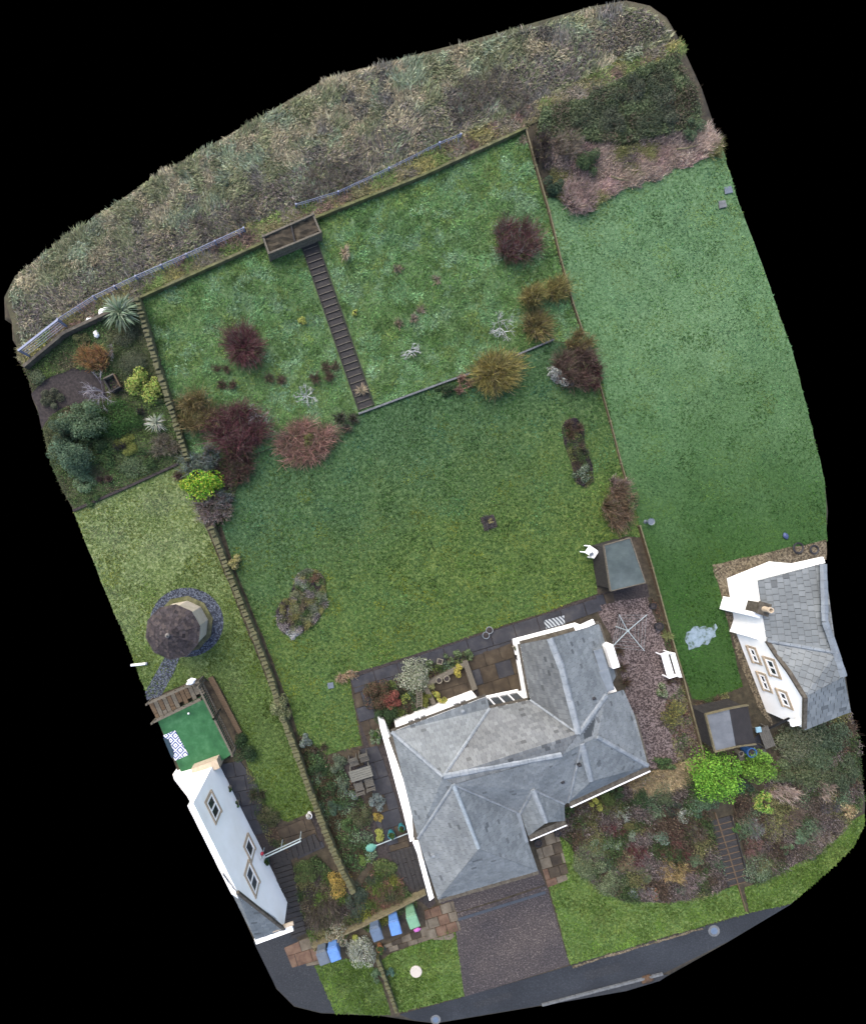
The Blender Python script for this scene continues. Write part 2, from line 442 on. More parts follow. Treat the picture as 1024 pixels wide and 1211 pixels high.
def inside(P, poly):
    poly = np.asarray(poly, float)
    x, y = P[:, 0], P[:, 1]
    c = np.zeros(len(P), bool)
    j = len(poly) - 1
    for i in range(len(poly)):
        xi, yi = poly[i]; xj, yj = poly[j]
        if yi != yj:
            c ^= ((yi > y) != (yj > y)) & (x < (xj - xi) * (y - yi) / (yj - yi) + xi)
        j = i
    return c

def scatter(poly, n, holes=()):
    poly = np.asarray(poly, float)
    lo, hi = poly.min(0), poly.max(0)
    out = []; got = 0
    while got < n:
        P = rng.uniform(lo, hi, (n * 2, 2))
        m = inside(P, poly)
        for h in holes: m &= ~inside(P, h)
        out.append(P[m]); got += int(m.sum())
        if got == 0: break
    return np.concatenate(out)[:n]

def patchy(P, pals, cell, jit=0.2):
    """each patch of the sward has its own tint: nearest-seed choice of palette"""
    lo, hi = P.min(0), P.max(0)
    m = max(4, int((hi[0] - lo[0]) * (hi[1] - lo[1]) / cell ** 2))
    Sd = rng.uniform(lo, hi, (m, 2))
    typ = rng.integers(0, len(pals), m)
    gain = rng.uniform(0.8, 1.2, m)
    idx = np.zeros(len(P), int)
    Pj = P + rng.normal(0, cell * 0.22, P.shape)
    for a in range(0, len(P), 4000):
        d = ((Pj[a:a + 4000, None] - Sd[None]) ** 2).sum(2)
        idx[a:a + 4000] = d.argmin(1)
    col = np.zeros((len(P), 3))
    t = typ[idx]
    for k, pal in enumerate(pals):
        q = t == k
        if q.any(): col[q] = pick(pal, int(q.sum()), jit)
    return col * gain[idx][:, None], idx, m

def sward(name, poly, n, length, width, pals, cell, lean=0.5, boost=1.15, label=None, cat='grass', per=4, holes=(), dz=0.01, flow=0.0, lift=1.0, colfn=None, leafy=0.0, leafsize=0.05, jt=0.28):
    P = scatter(poly, n, holes)
    base, idx, m = patchy(P, pals, cell)
    if colfn is not None: base = colfn(P, base)
    base = base * boost * rng.uniform(1 - jt, 1 + jt, (len(P), 1))
    ang = rng.uniform(0, 6.283, m)[idx]
    hs = rng.uniform(0.5, 1.3, m)[idx]
    acc = Acc()
    W = Gn(P, dz)
    for k in range(per):
        a = np.where(rng.random(len(P)) < flow, ang + rng.normal(0, 0.35, len(P)), rng.uniform(0, 6.283, len(P)))
        L = length * rng.uniform(0.55, 1.3, len(P)) * hs
        ln = lean * rng.uniform(0.5, 1.4, len(P))
        off = rng.normal(0, length * 0.18, (len(P), 2))
        b = W.copy(); b[:, :2] += off
        tip = b + np.stack([np.cos(a) * np.sin(ln) * L, np.sin(a) * np.sin(ln) * L, np.cos(ln) * L * lift], 1)
        blades(acc, b, tip, width * rng.uniform(0.6, 1.4, (len(P), 1)), base * rng.uniform(0.8, 1.2, (len(P), 1)), 0.02, 0.1, length < 0.1)
    if leafy:
        q = rng.random(len(P)) < leafy
        Wq = W[q].copy(); Wq[:, 2] += rng.uniform(0.1, 0.9, q.sum()) * length * hs[q]
        leaves(acc, Wq, np.tile([0, 0, 1.0], (q.sum(), 1)), leafsize, leafsize * 0.7, base[q] * 1.1, 0.6)
    o = obj(name, acc.mesh(name), LEAF)
    tag(o, label, cat, None, 'stuff')
    return o

# ------------------------------------------------------------------ plants
def stems_mesh(rw, h, n=7, r=0.02):
    bm = bmesh.new()
    for i in range(n):
        a = 6.283 * i / n + random.uniform(-.3, .3)
        d = rw * random.uniform(0.2, 0.55)
        p = Vector((math.cos(a) * 0.06, math.sin(a) * 0.06, -0.05))
        m = Vector((math.cos(a) * d * 0.45, math.sin(a) * d * 0.45, h * 0.4))
        q = Vector((math.cos(a + .2) * d, math.sin(a + .2) * d, h * random.uniform(0.6, 0.8)))
        add_tube(bm, p, m, r, r * 0.7, 5); add_tube(bm, m, q, r * 0.7, r * 0.3, 5)
    return bmesh_to('stems', bm)

def dome_points(n, rx, ry, h, lobes, shell=0.75, low=0.0):
    """points on the surface of a lumpy dome made of many lobes"""
    if lobes <= 1:
        C0 = np.zeros((1, 3)); R = np.ones(1)
    else:
        u = rng.uniform(0, 6.283, lobes); rr = np.sqrt(rng.uniform(0, 1, lobes)) * 0.72
        C0 = np.stack([np.cos(u) * rr, np.sin(u) * rr, rng.uniform(low, 0.55, lobes) * (1 - rr * 0.6)], 1)
        R = rng.uniform(0.28, 0.46, lobes)
    i = rng.integers(0, len(R), n)
    d = unit(rng.normal(size=(n, 3)))
    d[:, 2] = np.where(rng.random(n) < 0.75, np.abs(d[:, 2]), d[:, 2])
    rad = R[i] * np.where(rng.random(n) < shell, rng.uniform(0.85, 1.08, n), rng.uniform(0.4, 0.9, n))
    P = C0[i] + d * rad[:, None]
    P[:, 2] = np.maximum(P[:, 2], 0.02) if lobes <= 1 else np.maximum(P[:, 2] * 1.05, 0.02)
    lobe_gain = rng.uniform(0.82, 1.18, len(R))[i]
    return P * np.array([rx, ry, h]), d, lobe_gain

def mute(pal, f=0.27, g=1.2):
    p = np.asarray(pal, float); m = p.mean(1, keepdims=True)
    return (p * (1 - f) + m * f) * g

def plant(name, px, py, r, h, pal, label, kind='leaf', cat='shrub', group=None, ry=None, rot=0.0, leaf=0.07, dens=1.0, lobes=None, flowers=None, stem_mat=None, twig_w=0.02, clumps=None, mf=0.25):
    """r, ry in survey units, h in metres"""
    pal = mute(pal, mf)
    rx = r * S * 1.13; ryw = (ry or r) * S * 1.13
    gz = float(hp(px, py)); q_ = at(px, py, gz + 0.5 * h)
    root = empty(name, Vector((q_.x, q_.y, gz)), rot, label, cat, group)
    area = math.pi * rx * ryw + 1.2 * h * (rx + ryw)
    acc = Acc()
    if kind == 'leaf':
        n = int(min(6500, max(120, dens * area * 2.3 / (leaf * leaf * 0.55))))
        lb = lobes if lobes is not None else max(3, min(26, int(5 + rx * ryw * 9)))
        P, d, lg = dome_points(n, rx, ryw, h, lb)
        leaves(acc, P, d + [0, 0, 0.5], leaf, leaf * 0.65, pick(pal, n) * lg[:, None], 0.55)
    elif kind == 'twig':
        n = int(min(3200, max(90, dens * area * 160)))
        nb = clumps or int(min(7, 1 + area * 1.1))
        ca = np.arange(nb) * 6.283 / nb + rng.uniform(-0.35, 0.35, nb) + rng.uniform(0, 0.5); cr = rng.uniform(0.42, 0.62, nb) if nb > 1 else np.zeros(1)
        ci = rng.integers(0, nb, n)
        cen = np.stack([np.cos(ca) * cr * rx, np.sin(ca) * cr * ryw, np.zeros(nb)], 1)[ci]
        cs = (rng.uniform(0.5, 0.7, nb) if nb > 1 else np.ones(1))[ci]
        ch = rng.uniform(0.7, 1.08, nb)[ci]
        a = rng.uniform(0, 6.283, n); q = np.sqrt(rng.uniform(0.02, 1, n))
        br = rng.uniform(0, 0.35, n)
        P0 = np.stack([np.cos(a) * q * br * rx * cs, np.sin(a) * q * br * ryw * cs, np.zeros(n)], 1) + cen
        el = np.sqrt(np.clip(1 - (q * 0.92) ** 2, 0.05, 1))
        k = rng.uniform(0.5, 1.12, n)
        f1, f2 = rng.uniform(0, 6.28, 2)
        k = k * (1 + 0.13 * np.sin(2 * a + f1) + 0.1 * np.sin(5 * a + f2))
        a2 = a + rng.normal(0, 0.12, n)
        P2 = np.stack([np.cos(a2) * q * rx * k * cs, np.sin(a2) * q * ryw * k * cs, h * el * k * ch], 1) + cen
        col = pick(pal, n, 0.3)
        odd = rng.random(n) < 0.2      # dead and green shoots among the coloured ones
        col[odd] = pick([C(128, 116, 100), C(98, 104, 66), C(84, 70, 60)], int(odd.sum()), 0.3) * 1.2
        # main stems, then side twigs from along them
        blades(acc, P0, P2, twig_w * rng.uniform(0.7, 1.3, (n, 1)), col, 0.0, 0.08)
        m = n * 2
        j = rng.integers(0, n, m)
        t = rng.uniform(0.45, 0.95, (m, 1))
        B0 = P0[j] + (P2[j] - P0[j]) * t
        dd = unit(P2[j] - P0[j] + rng.normal(0, 0.35 * max(rx, h), (m, 3)))
        blades(acc, B0, B0 + dd * (0.16 + 0.16 * rng.random((m, 1))) * max(0.6, rx), twig_w * 0.7, col[j] * rng.uniform(0.85, 1.3, (m, 1)), 0, 0.03)
    elif kind == 'strap':
        n = int(60 * dens) + 30
        a = rng.uniform(0, 6.283, n); el = np.arcsin(rng.uniform(0.05, 1, n))
        L = rng.uniform(0.75, 1.1, n)
        P0 = np.tile([0, 0, h * 0.35], (n, 1)) + rng.normal(0, 0.05, (n, 3))
        P2 = P0 + np.stack([np.cos(a) * np.cos(el) * rx * L, np.sin(a) * np.cos(el) * ryw * L, np.sin(el) * h * 0.7 * L], 1)
        blades(acc, P0, P2, leaf * rng.uniform(0.7, 1.2, (n, 1)), pick(pal, n), 0.12, 0.12)
    elif kind == 'bare':
        segs = []
        def grow(p, d, L, rad, lv):
            q = p + d * L
            segs.append((p, q, rad))
            if lv == 0: return
            for _ in range(3 if lv > 1 else 4):
                nd = unit(d + rng.normal(0, 0.55, 3) + np.array([0, 0, 0.05]))
                grow(p + d * L * rng.uniform(0.5, 1.0), nd, L * rng.uniform(0.55, 0.8), rad * 0.62, lv - 1)
        for i in range(max(5, int(7 * dens))):
            a = rng.uniform(0, 6.283)
            grow(np.zeros(3), unit(np.array([math.cos(a) * rx, math.sin(a) * ryw, h * rng.uniform(0.5, 1.3)])), 0.48 * math.hypot(rx, h * 0.6), twig_w, 3)
        P0 = np.array([s[0] for s in segs]); P2 = np.array([s[1] for s in segs]); wd = np.array([[s[2]] for s in segs])
        P0[:, 2] = np.maximum(P0[:, 2], 0); P2[:, 2] = np.maximum(P2[:, 2], 0.02)
        blades(acc, P0, P2, np.maximum(wd * 1.6, 0.012), pick(pal, len(segs)), 0, 0.02)
    fo = obj('branches' if kind in ('bare', 'twig') else 'foliage', acc.mesh(name + '_foliage'), LEAF, root, False)
    if kind == 'leaf':
        obj('stems', stems_mesh(max(rx, ryw), h), stem_mat or BARK, root, False)
    elif kind == 'strap':
        bm = bmesh.new(); add_tube(bm, (0, 0, -0.05), (0, 0, h * 0.4), 0.07, 0.05, 8)
        obj('stem', bmesh_to('stem', bm), stem_mat or BARK, root, False)
    if flowers:
        fc, fn, fs = flowers
        acc2 = Acc()
        P, d, lg = dome_points(fn, rx * 0.98, ryw * 0.98, h * 1.03, lobes or 8, 1.0)
        P[:, 2] = np.maximum(P[:, 2], h * 0.4)
        leaves(acc2, P, d + [0, 0, 0.8], fs, fs * 0.8, pick(fc, fn), 0.4)
        obj('blossom', acc2.mesh(name + '_blossom'), LEAF, root, False)
    return root

# ================================================================== THE GROUND
OUT = [(740, 0), (768, 6), (788, 20), (800, 40), (830, 105), (852, 170), (870, 230), (905, 325), (935, 410), (960, 505), (975, 570), (979, 605), (975, 655), (975, 745),
       (990, 768), (1000, 800), (1006, 840), (1012, 870), (1017, 905), (1023, 950), (1022, 975), (1008, 1002), (985, 1025), (935, 1070), (860, 1115), (780, 1160), (740, 1172), (640, 1190),
       (515, 1211), (490, 1208), (450, 1202), (380, 1199), (348, 1191), (327, 1170), (300, 1112), (210, 912), (170, 810), (125, 696), (88, 605), (74, 580), (70, 560),
       (60, 548), (56, 520), (50, 505), (46, 490), (38, 470), (36, 452), (30, 436), (22, 428), (20, 410), (15, 402), (14, 380), (6, 378), (5, 352), (18, 326), (60, 295), (120, 252), (180, 210), (290, 148), (390, 90), (540, 52), (640, 24), (700, 7)]
g = drape('ground', OUT, SOIL, 0.0)
bm = bmesh.new(); bm.from_mesh(g.data)
be = [e for e in bm.edges if e.is_boundary]
r = bmesh.ops.extrude_edge_only(bm, edges=be)
for v in r['geom']:
    if isinstance(v, bmesh.types.BMVert):
        v.co.z = -1.9 + 0.1 * math.sin(v.co.x * 3 + v.co.y * 2)
bm.to_mesh(g.data); bm.free()

fence_line = [(22, 414), (68, 378), (110, 350), (160, 326), (220, 300), (290, 268), (350, 241), (400, 226), (460, 198), (520, 168), (600, 137), (640, 118), (690, 92), (740, 66), (806, 46)]
garden_edge = [(27, 433), (75, 393), (165, 351), (300, 291), (374, 256), (500, 206), (622, 150)]
field_poly = [(5, 352), (18, 326), (60, 295), (120, 252), (180, 210), (290, 148), (390, 90), (540, 52), (640, 24), (700, 7), (740, 1), (768, 7), (787, 21), (799, 41)] + fence_line[::-1][1:] + [(20, 410), (14, 380)]
drape('cottage_garden', [(28, 434), (75, 395), (164, 354), (221, 544), (150, 575), (88, 602), (74, 580), (60, 548), (50, 505), (36, 455)], nmat('mossy_soil', [(0.3, C(60, 64, 46)), (0.5, C(86, 92, 64)), (0.7, C(108, 114, 84))], 3, 9, (0.3, (0.85, 0.95, 0.75), W1), 0.95, 0.6, 16), 0.012)
drape('rough_field', field_poly, FIELD, 0.012)
bank_poly = fence_line[:11] + [(640, 118), (690, 92), (740, 66), (804, 48), (812, 62), (745, 90), (690, 120), (640, 142)] + garden_edge[::-1]
meadow_poly = [(168, 352), (300, 292), (374, 257), (500, 207), (620, 152), (650, 250), (678, 360), (700, 405), (650, 403), (540, 445), (432, 487), (395, 503), (330, 526), (290, 541), (226, 543)]
drape('upper_garden', meadow_poly, MEADOW, 0.012)
lawn_poly = [(292, 542), (330, 527), (395, 504), (432, 488), (540, 446), (650, 404), (702, 408), (735, 545), (761, 636), (740, 634), (700, 650), (706, 702), (640, 726), (575, 746), (500, 771), (413, 797), (420, 842), (428, 882), (386, 893), (352, 868), (345, 840), (322, 780), (295, 715), (272, 655), (262, 622), (275, 590)]
drape('back_lawn', rough(lawn_poly, 12, 0.9, 1), GRASS_MAIN, 0.014)
left_lawn = [(87, 606), (150, 577), (220, 546), (228, 590), (250, 640), (290, 740), (318, 810), (345, 885), (372, 958), (340, 972), (310, 960), (296, 915), (282, 862), (262, 815), (240, 800), (175, 826), (150, 760)]
drape('neighbour_lawn', rough(left_lawn, 12, 0.9, 2), GRASS_LEFT, 0.014)
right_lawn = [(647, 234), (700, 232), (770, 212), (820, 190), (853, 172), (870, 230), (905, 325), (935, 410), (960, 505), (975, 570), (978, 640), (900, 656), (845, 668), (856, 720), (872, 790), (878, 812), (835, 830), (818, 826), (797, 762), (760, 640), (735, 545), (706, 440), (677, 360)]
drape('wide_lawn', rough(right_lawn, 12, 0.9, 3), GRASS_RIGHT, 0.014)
front_lawn = [(661, 988), (675, 1000), (684, 1025), (700, 1045), (735, 1066), (790, 1068), (835, 1060), (872, 1046), (884, 1080), (790, 1107), (674, 1141), (649, 1048), (667, 1040)]
drape('front_lawn', rough(front_lawn, 10, 0.9, 4), GRASS_FRONT, 0.014)
right_verge = [(886, 1079), (880, 1050), (905, 1042), (950, 1018), (990, 992), (1005, 972), (1022, 962), (1022, 976), (1008, 1002), (985, 1025), (935, 1069)]
drape('road_verge', rough(right_verge, 10, 0.9, 5), GRASS_FRONT, 0.014)
left_front = [(448, 1138), (462, 1128), (500, 1114), (538, 1096), (549, 1178), (472, 1198)]
drape('drive_side_lawn', rough(left_front, 10, 0.9, 6), GRASS_FRONT, 0.014)
left_verge = [(372, 1143), (410, 1134), (440, 1140), (452, 1165), (462, 1201), (396, 1199)]
drape('corner_lawn', rough(left_verge, 10, 0.9, 7), GRASS_LEFT, 0.014)

# roads and drives
road = [(472, 1200), (549, 1179), (674, 1142), (790, 1108), (886, 1080), (936, 1069), (860, 1114), (783, 1152), (700, 1174), (640, 1189), (515, 1210), (490, 1207)]
drape('road', road, ASPHALT, 0.02, 12)
drape('footway', [(640, 1189.5), (700, 1175), (783, 1153), (790, 1153), (780, 1160), (740, 1172)], ASPHALT_OLD, 0.03)
drape('driveway', [(541, 1080), (600, 1063), (646, 1047), (673, 1141), (549, 1179), (538, 1100)], DRIVE, 0.022)
drape('garage_apron', [(520, 1068), (560, 1052), (637, 1028), (645, 1046), (541, 1079)], DRIVE, 0.024)
drape('side_drive', [(300, 1114), (345, 1098), (360, 1128), (372, 1143), (396, 1198), (380, 1198), (348, 1190), (327, 1169)], ASPHALT_OLD, 0.02)
drape('gravel_yard', rough([(700, 715), (765, 706), (782, 750), (800, 800), (826, 860), (832, 895), (770, 910), (752, 870), (735, 800), (722, 750)], 10, 1, 8), GRAVEL_PINK, 0.02)
drape('house_gravel_margin', rough([(842, 668), (900, 655), (977, 638), (977, 662), (900, 690), (866, 700), (880, 760), (915, 862), (895, 835), (870, 770)], 10, 1, 9), GRAVEL_TAN, 0.022)
drape('mulch_path', rough([(37, 466), (52, 450), (85, 436), (108, 438), (124, 452), (127, 470), (105, 474), (80, 480), (60, 492), (50, 508), (46, 490)], 8, 1.2, 10), MULCH, 0.02)
ring = [(221 + 43.5 * math.cos(i * math.pi / 24), 736 + 41 * math.sin(i * math.pi / 24)) for i in range(48)]
drape('gravel_ring', ring, GRAVEL_BLUE, 0.026)
drape('gravel_path', [(199, 770), (213, 776), (206, 795), (190, 824), (174, 828), (172, 818)], GRAVEL_BLUE, 0.031)
drape('paved_yard_bed', [(412, 798), (575, 747), (640, 727), (706, 703), (765, 690), (768, 706), (700, 716), (640, 745), (612, 760), (628, 826), (578, 838), (450, 862), (470, 930), (515, 1068), (508, 1075), (450, 1030), (410, 960), (404, 905), (430, 882)], MULCH, 0.01)
drape('neighbour_paving_bed', [(252, 900), (296, 915), (320, 985), (372, 962), (385, 1000), (345, 1020), (330, 1050), (352, 1105), (345, 1112), (300, 980)], MULCH, 0.01)

# individual paving slabs, clipped to the paved area
def clip_poly(poly, a, b):
    """keep the part of poly on the left of a->b"""
    out = []
    for i in range(len(poly)):
        p, q = poly[i], poly[(i + 1) % len(poly)]
        sp = (b[0] - a[0]) * (p[1] - a[1]) - (b[1] - a[1]) * (p[0] - a[0])
        sq = (b[0] - a[0]) * (q[1] - a[1]) - (b[1] - a[1]) * (q[0] - a[0])
        if sp >= 0: out.append(p)
        if (sp >= 0) != (sq >= 0):
            t = sp / (sp - sq)
            out.append((p[0] + (q[0] - p[0]) * t, p[1] + (q[1] - p[1]) * t))
    return out

def parea(p): return 0.5 * sum(p[i][0] * p[(i + 1) % len(p)][1] - p[(i + 1) % len(p)][0] * p[i][1] for i in range(len(p)))

def clip_convex(poly, win):
    if parea(win) < 0: win = win[::-1]
    for i in range(len(win)):
        poly = clip_poly(poly, win[i], win[(i + 1) % len(win)])
        if len(poly) < 3: return []
    return poly

def pave(parent_name, poly, ang, sw, sh, mats, gap=0.9, dz=0.03, th=0.05, name='paving_slab', jit=0.008, bond=0.5, seed=1, structure=True, parent=None):
    r = random.Random(seed)
    if parent is None:
        parent = empty(parent_name, G(*poly[0]))
        if structure: parent['kind'] = 'structure'
    c, s = math.cos(ang), math.sin(ang)
    loc = [((x * c + y * s), (-x * s + y * c)) for x, y in poly]
    x0, x1 = min(p[0] for p in loc), max(p[0] for p in loc); y0, y1 = min(p[1] for p in loc), max(p[1] for p in loc)
    j = 0; y = y0
    while y < y1:
        x = x0 - sw * (bond * (j % 2))
        while x < x1:
            q = [(x + gap / 2, y + gap / 2), (x + sw - gap / 2, y + gap / 2), (x + sw - gap / 2, y + sh - gap / 2), (x + gap / 2, y + sh - gap / 2)]
            q = clip_convex(q, loc)
            if len(q) >= 3 and abs(parea(q)) > 0.12 * sw * sh:
                d = dz + r.uniform(-jit, jit)
                ring = [(a * c - b * s, a * s + b * c) for a, b in q]
                top = [G(a, b, d) for a, b in ring]
                bm = bmesh.new(); add_prism(bm, top, [t.z - th for t in top])
                o = obj(name, bmesh_to(name, bm), r.choice(mats), parent)
            x += sw
        y += sh; j += 1
    return parent

A1 = math.atan2(-0.29, 0.957)
pave('patio_edge_path', [(413, 800), (575, 749), (706, 705), (712, 722), (640, 748), (575, 772), (500, 795), (420, 820)], A1, 29, 21, [SLAB_DARK], 0.9, 0.05, seed=2, bond=0.3)
pave('patio_west_walk', [(414, 806), (436, 798), (462, 880), (440, 890), (424, 850)], A1, 22, 17, [SLAB_DARK, SLAB_DARK, SLAB_BROWN], 0.8, 0.045, seed=3)
pave('patio_court', [(553, 778), (612, 757), (618, 800), (628, 828), (580, 838), (568, 825)], A1, 19, 19, [SLAB_BROWN, SLAB_BROWN, SLAB_DARK], 0.5, 0.05, seed=4)
pave('planter_court', [(505, 808), (548, 790), (562, 822), (520, 840)], A1, 18, 18, [SLAB_BROWN], 0.5, 0.047, seed=5)
pave('shed_apron', [(700, 655), (716, 645), (725, 700), (764, 690), (768, 706), (706, 716)], A1, 22, 18, [SLAB_DARK, SLAB_BROWN], 0.8, 0.05, seed=6)
pave('west_yard', [(402, 893), (446, 882), (470, 940), (478, 975), (496, 1030), (448, 1012), (432, 950)], A1, 24, 20, [SLAB_DARK, SLAB_BROWN, SLAB_BROWN, SLAB_DARK], 0.8, 0.05, seed=7)
pave('porch_path', [(630, 992), (660, 984), (674, 1040), (648, 1050)], A1, 13, 13, [FLAG, FLAG, FLAG_RED, SLAB_BROWN], 0.8, 0.06, seed=8)
pave('garage_side_path', [(502, 1078), (536, 1066), (545, 1100), (533, 1112), (505, 1112)], A1, 13, 12, [FLAG, FLAG_RED, FLAG_RED, FLAG], 0.8, 0.06, seed=9)
pave('bin_path', [(452, 1120), (504, 1096), (508, 1112), (456, 1128)], A1, 12, 11, [SLAB_BROWN, FLAG], 0.7, 0.055, seed=10)
pave('neighbour_step_slabs', [(336, 1122), (372, 1106), (382, 1140), (346, 1146)], A1, 19, 15, [FLAG, FLAG, FLAG_RED], 0.7, 0.055, seed=11)
pave('neighbour_side_paving', [(256, 905), (284, 900), (305, 930), (318, 985), (300, 990)], A1 + 0.1, 20, 18, [SLAB_DARK], 0.7, 0.045, seed=12)
pave('neighbour_lower_paving', [(322, 985), (366, 966), (384, 1002), (345, 1020), (335, 1012)], A1, 20, 16, [SLAB_BROWN, SLAB_DARK], 0.7, 0.045, seed=13)
pave('far_shed_paving', [(862, 822), (880, 816), (905, 866), (912, 892), (860, 900), (884, 880)], A1, 18, 18, [SLAB_DARK, SLAB_BROWN], 0.7, 0.045, seed=14)
pave('yard_decking', [(449, 1012), (490, 1000), (512, 1066), (494, 1072), (476, 1040)], A1 + math.pi / 2, 34, 5.2, [WOOD_DARK], 0.5, 0.09, name='deck_board', seed=15)
pave('neighbour_yard_boards', [(322, 1012), (340, 1004), (352, 1050), (362, 1104), (345, 1112), (330, 1060)], A1, 30, 6.2, [WOOD_DARK], 0.9, 0.1, name='deck_board', seed=16, bond=0)
pave('neighbour_cross_boards', [(318, 1012), (372, 986), (380, 1002), (328, 1024)], A1 + math.pi / 2, 26, 7, [WOOD_DARK], 0.8, 0.11, name='deck_board', seed=17, bond=0)

# kerb stones along the far side of the road and the drain across the drive
def kerb_run(name, pts, w, hgt, seg, mat, label=None, cat=None, piece='kerb_stone', dz=0.0, structure=True):
    root = empty(name, G(*pts[0]))
    if structure: root['kind'] = 'structure'
    else: tag(root, label, cat)
    for (x0, y0), (x1, y1) in zip(pts, pts[1:]):
        p, q = G(x0, y0), G(x1, y1)
        n = max(1, round((q - p).length / seg))
        for i in range(n):
            a, b = p.lerp(q, (i + 0.015) / n), p.lerp(q, (i + 0.985) / n)
            bm = bmesh.new()
            lift = Vector((0, 0, dz + hgt / 2 - 0.06 + random.uniform(-.004, .004)))
            add_bar(bm, a + lift, b + lift, w, hgt + 0.12)
            obj(piece, bmesh_to(piece, bm), mat, root)
    return root
drape('road_patch', [(690, 1150), (732, 1138), (735, 1148), (693, 1160)], ASPHALT_OLD, 0.026)
drape('road_patch', [(560, 1186), (604, 1173), (606, 1180), (562, 1193)], ASPHALT_OLD, 0.026)
drape('leaf_litter', rough([(676, 1142), (760, 1117), (830, 1097), (831, 1099), (760, 1119.5), (677, 1145)], 6, 0.8, 41), GRAVEL_TAN, 0.03)
kerb_run('road_kerb', [(640, 1188), (700, 1172.5), (783, 1151)], 0.13, 0.1, 0.9, KERB)
kerb_run('drainage_channel', [(540, 1088), (645, 1055)], 0.16, 0.02, 1.0, plain('drain_grating', C(70, 78, 88), 0.7), dz=0.025, piece='drain_grating')

# ================================================================== GRASS (uncountable)
gL = lambda P, c: c
DKG, MDG, LTG, BLG, YLG, STR = C(50, 76, 38), C(74, 108, 56), C(112, 144, 88), C(88, 128, 100), C(112, 122, 54), C(150, 144, 104)
tread_hole = [(354, 288), (377, 280), (445, 478), (420, 488)]
sward('meadow_grass', meadow_poly, 40000, 0.13, 0.03,
      [[C(84, 116, 66), C(96, 126, 78)], [C(94, 128, 84), C(106, 138, 96)], [C(78, 106, 58), C(86, 116, 66)], [C(104, 122, 68), C(92, 118, 66)], [C(84, 114, 68), C(94, 122, 76)], [C(116, 142, 110), C(104, 132, 96)], [C(68, 94, 48), C(78, 104, 58)]],
      12, 1.3, 2.25, 'long tussocky grass covering the upper garden', per=4, flow=0.55, holes=[tread_hole])
FA, FB, FC, FD = [C(136, 130, 110), C(120, 116, 96), C(150, 142, 120)], [C(108, 112, 86), C(98, 104, 78), C(124, 124, 100)], [C(98, 95, 88), C(86, 84, 78), C(114, 110, 102)], [C(116, 126, 106), C(128, 134, 114), C(100, 110, 88)]
def field_tint(P, c):
    # dead grey scrub gathers along the foot of the field, greener towards its upper right corner
    d = np.exp(-((P[:, 1] - (430 - 0.47 * P[:, 0]) + 42) / 26.0) ** 2) * (rng.random(len(P)) < 0.55)
    c = c * (1 - 0.0 * d[:, None])
    q = (d > 0.45)
    c[q] = pick([C(100, 94, 90), C(88, 82, 80), C(116, 108, 102), C(94, 98, 76)], int(q.sum()))
    return c
field_in = [(405 + (x - 405) * 0.982, 215 + (y - 215) * 0.965) for x, y in field_poly]
sward('field_grass', field_in, 42000, 0.27, 0.037, [FA, FB, FB, FD, FC, FB, FA], 15, 1.35, 2.5, 'matted straw coloured rough grass of the field', per=4, jt=0.5, flow=0.8, colfn=field_tint, leafy=0.1, leafsize=0.06)
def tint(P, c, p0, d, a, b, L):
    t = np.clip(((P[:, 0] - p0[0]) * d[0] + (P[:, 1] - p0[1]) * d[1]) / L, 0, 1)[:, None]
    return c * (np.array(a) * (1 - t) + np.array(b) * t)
bean = [(327, 722), (332, 712), (345, 705), (347, 690), (352, 678), (363, 672), (375, 674), (384, 684), (386, 705), (382, 724), (372, 738), (355, 749), (336, 750), (328, 740)]
pod = [(664, 505), (668, 497), (680, 494), (688, 503), (692, 530), (700, 552), (702, 570), (692, 577), (680, 570), (674, 545), (667, 525)]
sward('lawn_blades', lawn_poly, 40000, 0.085, 0.055, [[MDG, C(84, 112, 62)], [C(70, 104, 64), BLG], [C(92, 114, 58), YLG], [MDG, DKG], [C(110, 128, 84), MDG]], 16, 1.15, 1.3, 'short mown grass of the back lawn', per=2, flow=0.6, jt=0.2, dz=0.012, holes=[bean, pod],
      colfn=lambda P, c: tint(P, c, (500, 480), (0.3, 0.95), (0.76, 0.92, 0.96), (1.15, 1.08, 0.64), 210) * (1 + 0.26 * np.sin((P[:, 0] * 0.16 + P[:, 1] * 0.98) * 6.283 / 8.5 + np.sin(P[:, 0] * 0.04)) * np.clip((P[:, 1] - 520) / 90, 0, 1))[:, None])
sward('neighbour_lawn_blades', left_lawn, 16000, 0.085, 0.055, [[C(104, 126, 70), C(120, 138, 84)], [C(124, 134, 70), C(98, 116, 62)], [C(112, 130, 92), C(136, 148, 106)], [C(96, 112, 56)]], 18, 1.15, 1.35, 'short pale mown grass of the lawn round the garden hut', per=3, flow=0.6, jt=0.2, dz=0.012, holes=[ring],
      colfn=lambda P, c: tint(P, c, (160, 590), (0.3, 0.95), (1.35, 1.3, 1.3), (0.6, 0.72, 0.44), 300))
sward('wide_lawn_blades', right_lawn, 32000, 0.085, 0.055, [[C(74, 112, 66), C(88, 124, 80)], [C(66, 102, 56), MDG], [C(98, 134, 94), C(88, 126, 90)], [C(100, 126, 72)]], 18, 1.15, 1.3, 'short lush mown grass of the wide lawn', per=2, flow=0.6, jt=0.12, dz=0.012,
      colfn=lambda P, c: tint(P, c, (760, 330), (0.2, 0.98), (1.4, 1.36, 1.38), (0.36, 0.55, 0.17), 400))
